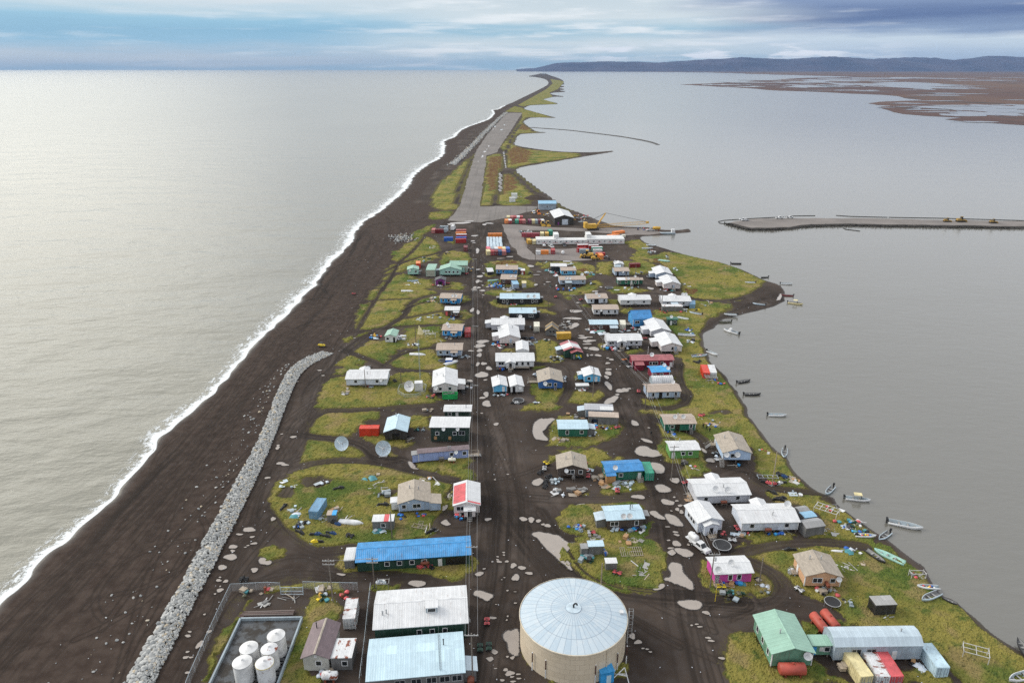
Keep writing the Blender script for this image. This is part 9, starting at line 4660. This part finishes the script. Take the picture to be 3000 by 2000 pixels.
x,y=P_['shedblue']; shed2(x+.6,y+1.6,.25,2.6,3.6,2.7,mat('blue2'),mat('blue2','metal'),'control_shed','small bright blue shed at the foot of the cream water tank')
x,y=P_['whiteframe']; m=MB()
for a,b in [((-1.5,-.6,.1),(1.2,1.6,.8)),((-1,.8,.1),(1.4,-.5,.9)),((1.2,1.6,.8),(1.6,-1.4,.1)),((-1.4,-.4,.3),(-.6,1.2,.9)),((0,.4,.5),(1.5,.6,.2))]: m.tube(a,b,.09,5)
tag(m.obj('scrap_frame',mat('white'),None,False,(x,y,.1)),'bent white frame of bars beside the blue shed','scrap frame')
def pickup(x,y,a,label,col='white',tank=False,name='pickup_truck',z=.02):
    t=thing(name,label,'pickup',(x,y,z),a)
    MB().hexa([(-2.8,-.95,.5),(2.8,-.95,.5),(2.8,.95,.5),(-2.8,.95,.5),(-2.8,-.95,1.05),(2.7,-.9,1.05),(2.7,.9,1.05),(-2.8,.95,1.05)]).obj('body',mat(col),t)
    MB().hexa([(-.75,-.9,1.05),(1.45,-.9,1.05),(1.45,.9,1.05),(-.75,.9,1.05),(-.6,-.74,1.82),(.7,-.74,1.82),(.7,.74,1.82),(-.6,.74,1.82)]).obj('cab',mat(col),t)
    MB().hexa([(1.30,-.78,1.12),(1.48,-.78,1.10),(1.48,.78,1.10),(1.30,.78,1.12),(.68,-.66,1.77),(.78,-.66,1.78),(.78,.66,1.78),(.68,.66,1.77)]).obj('windshield',mat('glass','glass'),t)
    for s in(-1,1): MB().hexa([(-.6,s*.905,1.12),(1.1,s*.905,1.12),(1.1,s*.84,1.12),(-.6,s*.84,1.12),(-.5,s*.79,1.7),(.65,s*.79,1.7),(.65,s*.72,1.7),(-.5,s*.72,1.7)]).obj('side_window',mat('glass','glass'),t); MB().box(2.66,2.82,s*.7-.2,s*.7+.2,.72,.95).obj('headlight',mat('chrome'),t)
    MB().box(-2.65,-.9,-.75,.75,1.03,1.07).obj('bed',mat('dark'),t); MB().box(2.7,2.9,-.95,.95,.45,.65).obj('bumper',mat('chrome'),t)
    for px,py in[(1.75,.85),(1.75,-.85),(-1.7,.85),(-1.7,-.85)]: link('wheel',cached('pw',lambda:wheel(.42,.3).mesh('wheel',[mat('rubber'),mat('steel')])),t,(px,py,.42))
    if tank:
        MB().box(-4.,-.8,-1.1,1.1,1.08,1.2).obj('flat_bed',mat('white'),t); m=MB().lathe([(.01,-1.4),(.6,-1.3),(.8,-1.),(.8,1.),(.6,1.3),(.01,1.4)],14); m.tf(TR(-2.3,0,1.95)@Matrix.Rotation(PI/2,4,'Y')); m.obj('water_tank',mat('white'),t,True); MB().tube((-2.3,0,2.7),(-2.3,0,3.),.25,8).obj('tank_hatch',mat('white'),t)
    return t
x,y=P_['truck']; pickup(x,y,-1.05,'white pickup truck with a round white tank on its bed',tank=True)
for k,a,l in[('pu1',3.0,'white pickup on the causeway, behind another pickup near its tip'),('pu2',3.1,'white pickup on the causeway nearest its tip'),('pu3',.1,'white pickup alone in the middle of the causeway top'),('pu4',.1,'white pickup on the causeway, farthest right of four'),('pick',-1.2,'white pickup parked before the long white camp'),('wtruck',-1.5,'white truck beside the grey metal building'),('whitecab',0.,'white truck behind the maroon office trailer'),('fueltruck',3.1,'white cab truck on the pier')]:
    x,y=P_[k]; pickup(x,y,a,l,z=1.05 if k[:2]=='pu' else .05)
x,y=P_['blackcar']; pickup(x,y,-1.5,'black pickup parked before the long white camp','dark')
def tramp(k,label,r):
    x,y=P_[k]; t=thing('trampoline',label,'trampoline',(x,y,0)); MB().lathe([(.01,.72),(r*.92,.72)],28).obj('jump_mat',mat('dark'),t); MB().lathe([(r*.93,.70),(r*.93,.78),(r,.78),(r,.70),(r*.93,.70)],28).obj('rim',mat('steel'),t)
    for i in range(6): a=i*PI/3; MB().tube((r*.95*math.cos(a),r*.95*math.sin(a),0),(r*.95*math.cos(a),r*.95*math.sin(a),.72),.04,5).obj('leg',mat('steel'),t)
for k,l,r in[('tramp1','round black trampoline beside the white pickup truck',2.2),('tramp2','low round black trampoline at the bend near the peach house',1.7),('tramp3','round black trampoline before the light blue tan roofed house',1.6),('tramp4','round black trampoline before the narrow white house',2.0),('tramp5','round grey trampoline left of the part white roofed green house',2.2),('tramp6','round black trampoline left of the northern meadow gable',2.1)]: tramp(k,l,r)
def bigdish(k,r,label,col,az,h,panels):
    x,y=P_[k]; t=thing('dish_antenna',label,'satellite dish',(x,y,0)); pr=[(.05,0),(r*.4,r*.05),(r*.75,r*.19),(r,r*.34)]; M=TR(0,0,h)@RZ(az)@Matrix.Rotation(PI/2-.42,4,'Y')
    d=MB().lathe(pr,32); d.tf(M); d.obj('reflector',mat(col),t,True); b=MB().lathe([(a,c-.05) for a,c in pr[::-1]],32); b.tf(M); b.obj('reflector_back',mat(col),t,True)
    f=MB()
    for i in range(3): a=i*2*PI/3; f.tube((r*.8*math.cos(a),r*.8*math.sin(a),r*.22),(0,0,r*.9),.05,5)
    f.box(-.14,.14,-.14,.14,r*.85,r*1.05); f.tf(M); f.obj('feed_support',mat('white'),t)
    if panels:
        p_=MB()
        for i in range(panels): a=i*2*PI/panels+.3; p_.tube((.1*math.cos(a),.1*math.sin(a),.03),(r*.98*math.cos(a),r*.98*math.sin(a),r*.34),.05,4)
        p_.tf(M); p_.obj('rib',mat('white'),t)
    MB().tube((0,0,0),(0,0,h),.22,8).tube((-.3*math.cos(az),-.3*math.sin(az),h*.6),(-1.6*math.cos(az),-1.6*math.sin(az),0),.08,5).box(-1.1,1.1,-1.1,1.1,0,.15).obj('pedestal',mat('greyroof'),t); return t
bigdish('dishA',2.2,'big grey mesh dish antenna standing on the grass oval','galvroof',-1.75,2.6,3); bigdish('dishB',2.3,'big grey dish antenna with many white ribs on a tiny grass patch','galvroof',-1.55,2.4,12); bigdish('dishW',1.95,'big white dish antenna inside the octagonal fence','white',-1.9,2.6,0)
x,y=P_['dishWbox']; t=thing('equipment_box','white equipment cabin behind the big white dish','cabin',(x,y,0),.1); MB().box(-1.4,1.4,-1.2,1.2,.4,3.3).obj('body',mat('white'),t); MB().box(-1.5,1.5,-1.3,1.3,.15,.4).obj('base',mat('steel'),t)
x,y=P_['dishW']; fence([(x+.6+5.2*math.cos(a),y+1.2+6.*math.sin(a)) for a in[2*PI*k/8+.4 for k in range(9)]],'octagonal wire fence around the big white dish',1.6)
x,y=P_['dump']; t=thing('dumpster','open bright green dumpster before the white gable house','dumpster',(x,y+.9,0),.03); L,W,H=5.2,2.2,2.; m=MB()
for b in[(-L/2,L/2,-W/2,-W/2+.1),(-L/2,L/2,W/2-.1,W/2),(-L/2,-L/2+.1,-W/2+.1,W/2-.1),(L/2-.1,L/2,-W/2+.1,W/2-.1)]: m.box(b[0],b[1],b[2],b[3],.15,H)
for k in range(9): m.box(-L/2+.3+k*.58,-L/2+.42+k*.58,-W/2-.07,-W/2,.2,H-.1)
m.box(-L/2,L/2,-W/2+.1,W/2-.1,.15,.3); m.obj('bin',mat('green2'),t); m=MB()
for k in range(14): q_=R.uniform(-2.2,2.2);w_=R.uniform(-.7,.7); m.box(q_-.3,q_+.3,w_-.2,w_+.2,1.3,R.uniform(1.7,2.2))
m.obj('rubbish',mat('grey'),t)
x,y=P_['quon']; m=MB(); n=22
for k in range(n):
    x0=-3.9+7.8*k/n;x1=-3.9+7.8*(k+1)/n; r1=2.5+.09*(k%2)
    for i in range(12): a=PI*i/12;b=PI*(i+1)/12; m.add([(x0,-math.cos(a)*r1,math.sin(a)*r1*1.2),(x1,-math.cos(a)*r1,math.sin(a)*r1*1.2),(x1,-math.cos(b)*r1,math.sin(b)*r1*1.2),(x0,-math.cos(b)*r1,math.sin(b)*r1*1.2)],[(0,1,2,3)])
t=thing('arched_shelter','white ribbed arched shelter behind the pale blue house','shelter',(x,y+1,0),.06); m.obj('cover',mat('white'),t); e=MB()
for s in(-3.9,3.9): e.add([(s,-math.cos(PI*i/12)*2.5,math.sin(PI*i/12)*3.) for i in range(13)],[tuple(range(13))])
e.obj('end_wall',mat('greyc'),t)
def htank(k,a,L,r,col,label,z=.3,dy=0):
    x,y=P_[k]; t=thing('fuel_tank',label,'tank',(x,y+dy,0),a); m=MB().lathe([(.01,-L/2-.25),(r*.7,-L/2-.18),(r,-L/2),(r,L/2),(r*.7,L/2+.18),(.01,L/2+.25)],20); m.tf(TR(0,0,z+r)@Matrix.Rotation(PI/2,4,'Y')); m.obj('drum',mat(col,'rusty' if col!='creamw' else 'paint'),t,True)
    for s in(-L*.3,L*.3): MB().box(s-.15,s+.15,-r*.9,r*.9,0,z+r*.3).obj('saddle',mat('rust','rusty'),t)
    MB().tube((0,0,z+2*r-.05),(0,0,z+2*r+.3),.2,8).obj('hatch',mat(col),t)
htank('redtank',0.,4.6,1.15,'redtank','large rusty red tank lying before the mint green building',dy=.8); htank('tk1',1.75,4.4,.95,'redtank','left of two red tanks behind the galvanized warehouse',dy=1.); htank('tk2',1.75,4.4,.95,'redtank','right of two red tanks behind the galvanized warehouse',dy=1.)
htank('rusttank2',0.,1.6,.5,'rust','rusty tank on a stand before the blue roofed building',.8); htank('rusttank3',1.6,3.,.65,'rust','brown rusty tank upright beside the workshop annex',.4,.8); htank('rusttank4',0.,2.6,.8,'whiterust','white and rust tank before the mauve roofed generator shed',.5,.6); htank('cartank',0.,1.8,.5,'creamw','cream oil tank on a frame before the lavender trailer',.7); htank('culv',1.4,3.,1.6,'greyc','huge grey culvert pipe beside the dark red containers',.1); htank('tankcamp',0,1.4,.8,'white','white tank before the long white camp',.4); htank('rv',1.5,2.2,1.,'white','white and black tank at the end of the equipment row',.2); htank('tanker',0.,5.,1.,'yellowc','yellow tanker body on the pier beside the white cab truck',1.)
x,y=P_['ruin']; t=thing('ruined_house','collapsed grey wooden house with bare steep gables','house',(x,y,0),1.5); gm_=gable_walls(6.,5.4,.0,2.4,.75); gm_.obj('wall',mat('grey','plank'),t)
for a,b in[(-3.3,-1.4),(1.2,2.6)]:
    r=gable_roof(b-a,5.4,2.4,.75,.25,.12); r.tf(TR((a+b)/2,0,0)); r.obj('broken_roof',mat('brass','plank'),t)
for k in range(7): MB().box(-.1,.1,-1.6,1.6,0,.12).obj('fallen_rafter',mat('greywood','wood'),t,False,(-1.+k*.5,-4.2+.2*(k%3),.5+.15*(k%2)),.5*(k%3)-.4)
for dx,h in((-.6,1.9),(.8,1.9)): panel(t,((-3,2.7),(0,-1),(-1,0),5.4),2.7+dx,1.5,2.3,.8,'window_opening',mat('dark'))
x,y=P_['sxs']; t=thing('side_by_side','yellow side by side buggy parked on the dark beach','buggy',(x,y,.05),-.1); MB().hexa([(-1.4,-.7,.45),(1.4,-.6,.45),(1.4,.6,.45),(-1.4,.7,.45),(-1.4,-.7,1.),(1.1,-.55,.95),(1.1,.55,.95),(-1.4,.7,1.)]).obj('body',mat('yellow'),t); MB().box(-.8,.5,-.68,.68,1.75,1.85).obj('canopy',mat('dark'),t)
m=MB()
for px,py in((-.75,.62),(-.75,-.62),(.6,.6),(.6,-.6)): m.tube((px,py,.95),(px*.85,py,1.78),.05,5)
m.tube((-.75,.62,1.78),(-.75,-.62,1.78),.04,4).obj('roll_cage',mat('dark'),t)
for px,py in((.95,.7),(.95,-.7),(-.95,.7),(-.95,-.7)): link('wheel',cached('sw',lambda:wheel(.36,.3).mesh('wheel',[mat('rubber'),mat('steel')])),t,(px,py,.36))
def loader(k,a,label,s=1.,blade=False,z=.05,col='yellowc'):
    x,y=P_[k]; t=thing('wheel_loader' if not blade else 'bulldozer',label,'loader' if not blade else 'bulldozer',(x,y,z),a); t.scale=(s,s,s)
    MB().hexa([(-3,-1.1,1.),(-.2,-1.1,1.),(-.2,1.1,1.),(-3,1.1,1.),(-2.9,-.9,2.3),(-.2,-1.,2.4),(-.2,1.,2.4),(-2.9,.9,2.3)]).obj('engine_body',mat(col),t); MB().box(-.2,1.6,-.7,.7,.9,1.6).obj('front_frame',mat(col),t); MB().hexa([(-.6,-.75,2.35),(.8,-.75,1.6),(.8,.75,1.6),(-.6,.75,2.35),(-.5,-.7,3.5),(.6,-.7,3.5),(.6,.7,3.5),(-.5,.7,3.5)]).obj('cab',mat('glass','glass'),t); MB().box(-.65,.75,-.85,.85,3.5,3.62).obj('cab_roof',mat(col),t)
    MB().hexa([(2.9,-1.5,.2),(3.6,-1.5,.1),(3.6,1.5,.1),(2.9,1.5,.2),(2.7,-1.5,1.3),(3.2,-1.5,1.4),(3.2,1.5,1.4),(2.7,1.5,1.3)]).obj('bucket' if not blade else 'blade',mat(col),t); MB().tube((.8,-.6,1.5),(2.9,-.6,.8),.14,6).obj('lift_arm',mat(col),t); MB().tube((.8,.6,1.5),(2.9,.6,.8),.14,6).obj('lift_arm',mat(col),t)
    if blade:
        for q in(-1.1,1.1): MB().hexa([(-2.8,q-.3,.0),(1.6,q-.3,.0),(1.6,q+.3,.0),(-2.8,q+.3,.0),(-3.1,q-.3,1.),(2.,q-.3,1.),(2.,q+.3,1.),(-3.1,q+.3,1.)]).obj('crawler',mat('rubber'),t)
    else:
        for px,py in((1.3,1.1),(1.3,-1.1),(-2.,1.1),(-2.,-1.1)): link('wheel',cached('lw',lambda:wheel(.8,.6).mesh('wheel',[mat('rubber'),mat('yellowc')])),t,(px,py,.8))
loader('loader',3.0,'big yellow wheel loader in the camp yard',1.25); loader('ltruck',.1,'small yellow loader before the orange box container',.9); loader('ltr1',-1.4,'left of two yellow loaders beside the front container row'); loader('ltr2',-1.4,'right of two yellow loaders beside the front container row'); loader('otruck',-1.4,'orange loader beside the grey metal building',.9,col='orange')
for k,a,l in(('dz1',0.,'leftmost of three yellow bulldozers on the causeway'),('dz2',0.,'middle and largest of three yellow bulldozers on the causeway'),('dz3',0.,'rightmost of three yellow bulldozers on the causeway')): loader(k,a,l,1.1 if k=='dz2' else .85,True,1.05,'dustyellow')
x,y=P_['crane']; bx,by=P_['cranetip']; a=math.atan2(by-y,bx-x); D_=math.dist((x,y),(bx,by)); t=thing('crawler_crane','yellow crawler crane with its long lattice boom lowered over the pier','crane',(x,y,.05),a)
for q in(-2.,2.): MB().hexa([(-3.5,q-.5,0),(3.5,q-.5,0),(3.5,q+.5,0),(-3.5,q+.5,0),(-4,q-.5,1.2),(4,q-.5,1.2),(4,q+.5,1.2),(-4,q+.5,1.2)]).obj('crawler',mat('rubber'),t)
MB().box(-5.4,2.2,-1.8,1.8,1.3,4.2).obj('machine_house',mat('yellowc'),t); MB().box(-6.6,-4.6,-2.,2.,1.6,5.6).obj('counterweight',mat('yellowc'),t); MB().box(1.2,3.,.6,2.2,1.5,4.).obj('cab',mat('glass','glass'),t)
for q in(-.8,.8): MB().tube((2.5,q,2.2),(9.,q*.5,11.5),.3,6).obj('mast',mat('yellowc'),t)
for q in(-.3,.3): MB().tube((9.,q,11.5),(D_,q,3.6),.07,5).obj('pendant_cable',mat('dark'),t); MB().tube((9.,q,11.5),(-4.,q*3,5.4),.07,5).obj('back_stay',mat('dark'),t)
m=MB(); n=26; h=.95; cs_=lambda k:[(3+(D_-3)*k/n,s_*h*min(1,.35+k*.3,.35+(n-k)*.3),2.4+1.2*k/n*.6+u_*h*min(1,.35+k*.3,.35+(n-k)*.3)) for s_ in(-1,1) for u_ in(-1,1)]
for k in range(n):
    A_=cs_(k);B_=cs_(k+1)
    for i in range(4): m.tube(A_[i],B_[i],.09,4,0,None,False)
    for i,j in((0,1),(2,3),(0,2),(1,3)): m.tube(A_[i],B_[j],.05,4,0,None,False)
m.obj('lattice_boom',mat('yellowc'),t); MB().box(D_-.8,D_+.8,-.8,.8,2.6,4.).obj('boom_head',mat('yellowc'),t)
x0,y0=P_['camp0'];x1,y1=P_['camp1']; L=x1-x0; t=thing('camp_building','long white modular camp building with a red stripe','building',((x0+x1)/2,(y0+y1)/2+5.5,0),math.atan2(y1-y0,L)); LW=mat('white2','siding')
for a,b,d,h in((-.5,-.28,9,3.2),(-.28,.07,7,2.8),(.07,.5,11,3.3)):
    MB().box(a*L+.02,b*L-.02,-5.5,-5.5+d,.2,h).obj('module',LW,t); r=gable_roof((b-a)*L-.1,d,h,.05,.05,.1); r.tf(TR((a+b)/2*L,-5.5+d/2,0)); r.obj('module_roof',mat('white2','metal'),t)
for u in(-.27,.10): MB().box(u*L-1.6,u*L+1.6,-3.,5.,2.9,6.).obj('upper_module',LW,t)
for k in range(16):
    u=-L*.47+k*L*.062; window(t,((-L/2,-5.5),(1,0),(0,-1),L),u+L/2,1.9,.7,.7)
    if k%2: MB().box(u-1.6,u+1.6,-5.56,-5.505,1.1,1.25).obj('red_stripe',mat('red'),t)
for k,h,a in(('ant1',3.,0),('ant2',3.6,0)):
    x,y=P_[k]; t=thing('equipment_shelter','white equipment shelter on the grass by the runway, '+('nearer' if a==0 and k=='ant1' else 'farther')+' of two','shelter',(x,y,0)); MB().box(-2.6,2.6,-1.6,1.6,.2,h+1).obj('body',mat('white'),t); MB().box(-2.7,2.7,-1.7,1.7,h+1,h+1.15).obj('roof',mat('white','metal'),t)
x,y=P_['van']; t=thing('box_truck','white rounded box truck by the small container yard','truck',(x,y+3,.05),1.4)
MB().hexa([(-3.2,-1.2,.7),(2.2,-1.2,.7),(2.2,1.2,.7),(-3.2,1.2,.7),(-3.1,-1.05,3.4),(2.,-1.05,3.4),(2.,1.05,3.4),(-3.1,1.05,3.4)]).obj('box_body',mat('white'),t); MB().hexa([(2.2,-1.1,.6),(3.8,-1.,.6),(3.8,1.,.6),(2.2,1.1,.6),(2.2,-1.,2.4),(3.,-.9,2.3),(3.,.9,2.3),(2.2,1.,2.4)]).obj('cab',mat('white'),t)
for px,py in((2.6,1.),(2.6,-1.),(-2.,1.),(-2.,-1.)): link('wheel',cached('pw',lambda:wheel(.42,.3).mesh('wheel',[mat('rubber'),mat('steel')])),t,(px,py,.42))
x,y=P_['bulk']
for i in range(5):
    for j in range(9):
        def bag():
            m=MB().hexa([(-.95,-1.5,0),(.95,-1.5,0),(.95,1.5,0),(-.95,1.5,0),(-.9,-1.45,1.5),(.9,-1.45,1.5),(.9,1.45,1.5),(-.9,1.45,1.5)]); m.hexa([(-.9,-1.45,1.5),(.9,-1.45,1.5),(.9,1.45,1.5),(-.9,1.45,1.5),(-.4,-.6,1.75),(.4,-.6,1.75),(.4,.6,1.75),(-.4,.6,1.75)]); return m.mesh('bag',[mat('galvroof')])
        o=link('bulk_bag',cached('bag',bag),None,(x-5.+2.05*i+R.uniform(-.1,.1)+(j*-.12),y-7+3.25*j,.06)); tag(o,'pale wrapped bale in the rectangular storage block','bale','pale bales in the storage block')
for P in DATA['boom']:
    A=[(p[0],p[1],-.3) for p in P]; i=DATA['boom'].index(P); tag(MB().path(A,.30,6).obj('floating_boom',mat('dark')),['black floating boom curling round the causeway tip','short black floating boom right of the tip','black floating boom behind the middle of the causeway','long black floating boom toward the right end of the causeway','short black boom trailing in front of the causeway'][i],'floating boom')
x,y=P_['barge']; t=thing('barge','grey landing barge with white wheelhouse at the pier','boat',(x,y,-.35),.05); MB().hexa([(-5,-1.6,0),(4.4,-1.6,0),(4.4,1.6,0),(-5,1.6,0),(-6,-1.7,.9),(4.6,-1.7,.9),(4.6,1.7,.9),(-6,1.7,.9)]).obj('hull',mat('greyc'),t); MB().box(2.,4.2,-1.2,1.2,.9,3.2).obj('wheelhouse',mat('white'),t)
def barframe(k,w,d,h,nx,ny,col,label,name,tilt=0.,rz=0.):
    x,y=P_[k]; m=MB()
    for i in range(nx+1): m.tube((-w/2+w*i/nx,-d/2,h+tilt*(i/nx)),(-w/2+w*i/nx,d/2,h+tilt*(i/nx)),.07,4)
    for j in range(ny+1): m.tube((-w/2,-d/2+d*j/ny,h),(w/2,-d/2+d*j/ny,h+tilt),.07,4)
    if h>.3:
        for i in(-1,1):
            for j in(-1,1): m.tube((i*w/2,j*d/2,0),(i*w/2,j*d/2,h+(tilt if i>0 else 0)+.3),.07,4)
    tag(m.obj(name,mat(col,'wood'),None,False,(x,y,.1),rz),label,'frame')
barframe('frame',4.2,2.6,1.5,2,2,'white','white drying rack frame standing on the lagoon grass','drying_rack',.3,-.5); barframe('frame2',5.,3.2,.15,10,2,'paleWood','new timber floor frame lying on the island behind the tank','floor_frame',.15,.02); barframe('rack1',5.5,3.,1.8,4,2,'white','white pole drying rack near the shore litter','drying_rack',.2,-.7); barframe('rack2',4.2,5.,1.6,3,9,'greywood','grey slatted drying rack beside the lagoon edge containers','drying_rack',0.); barframe('swing',3.2,1.2,1.4,1,1,'white','broken white frame on the bank above the loaded skiff','scrap_frame',0.); barframe('rackw',4.2,1.6,1.9,7,1,'white','white bar rack left of the bright blue house','drying_rack',0.); barframe('wframe',2.6,1.6,1.5,3,1,'greywood','wooden rack of gear by the track above the hall','storage_rack'); barframe('sled',3.6,1.4,.4,2,1,'paleWood','large wooden sled frame near the half red roofed house','sled_frame',.2,-.35); barframe('trailer',5.5,1.6,.5,4,1,'galv','galvanized boat trailer on the lagoon grass','boat_trailer',0.,-.05)
for k in range(2):
    x,y=P_['slab']; m=MB()
    for i in range(4): m.box(-6+k*5,3+k*5,-1.6+.8*i,-.9+.8*i,.05,.7+k*.9)
    m.box(-6+k*5,3+k*5,-1.6,1.5,.0,.3); tag(m.obj('steel_stack',mat('orange','rusty'),None,False,(x-1,y+k*4,.05),.5),['lower stack of rust brown steel sheets behind the camp','higher stack of rust brown steel sheets behind the camp'][k],'steel stack')
x,y=P_['stall']; shed2(x,y,.05,4.6,2.2,1.4,mat('grey','plank'),mat('white','metal'),'market_stall','low white topped stall before the light blue cabin','stall',False)
x,y=P_['orangetent']; m=MB().add([(-1.4,-1.2,0),(1.2,-1.3,0),(1.4,1.2,0),(-1.2,1.3,0),(-.6,.2,4.)],[(0,1,4),(1,2,4),(2,3,4),(3,0,4)]); t=thing('canvas_tent','narrow pale canvas tent at the meadow rack','tent',(x,y,.1)); m.obj('canvas',mat('cream'),t); MB().tube((-.6,.2,3.6),(-.6,.2,4.5),.05,5).obj('tent_pole',mat('wood'),t)
for k in range(2):
    x,y=P_['dirt' if not k else 'gravelheap']
    if not k:
        m=MB(); n=14; rg=random.Random(2); m.add([((i/(n-1)-.5)*22,(j/(n-1)-.5)*16,max(0,1-((i/(n-1)-.5)**2+(j/(n-1)-.5)**2)*4.4)*3.2*rg.uniform(.8,1.1)-.05) for j in range(n) for i in range(n)],[(j*n+i,j*n+i+1,(j+1)*n+i+1,(j+1)*n+i) for j in range(n-1) for i in range(n-1)]); tag(m.obj('earth_mound',GM,None,True,(x+8,y-6,0)),'dark earth mound on the grass near the runway end','earth mound')
logs=DATA['pit'][0]
for k in range(7): tag(MB().tube((0,0,0),(11.5-k*.3,.1,0),.19,8).obj('pole_log',mat('brown','wood'),None,False,(logs[0]-1+.3*k,logs[1]+1.2+.42*(k%4),.25+.36*(k//4)),-.03+.012*k),'long dark pole lying in the stack behind the fuel pit','log','dark poles stacked behind the fuel pit')
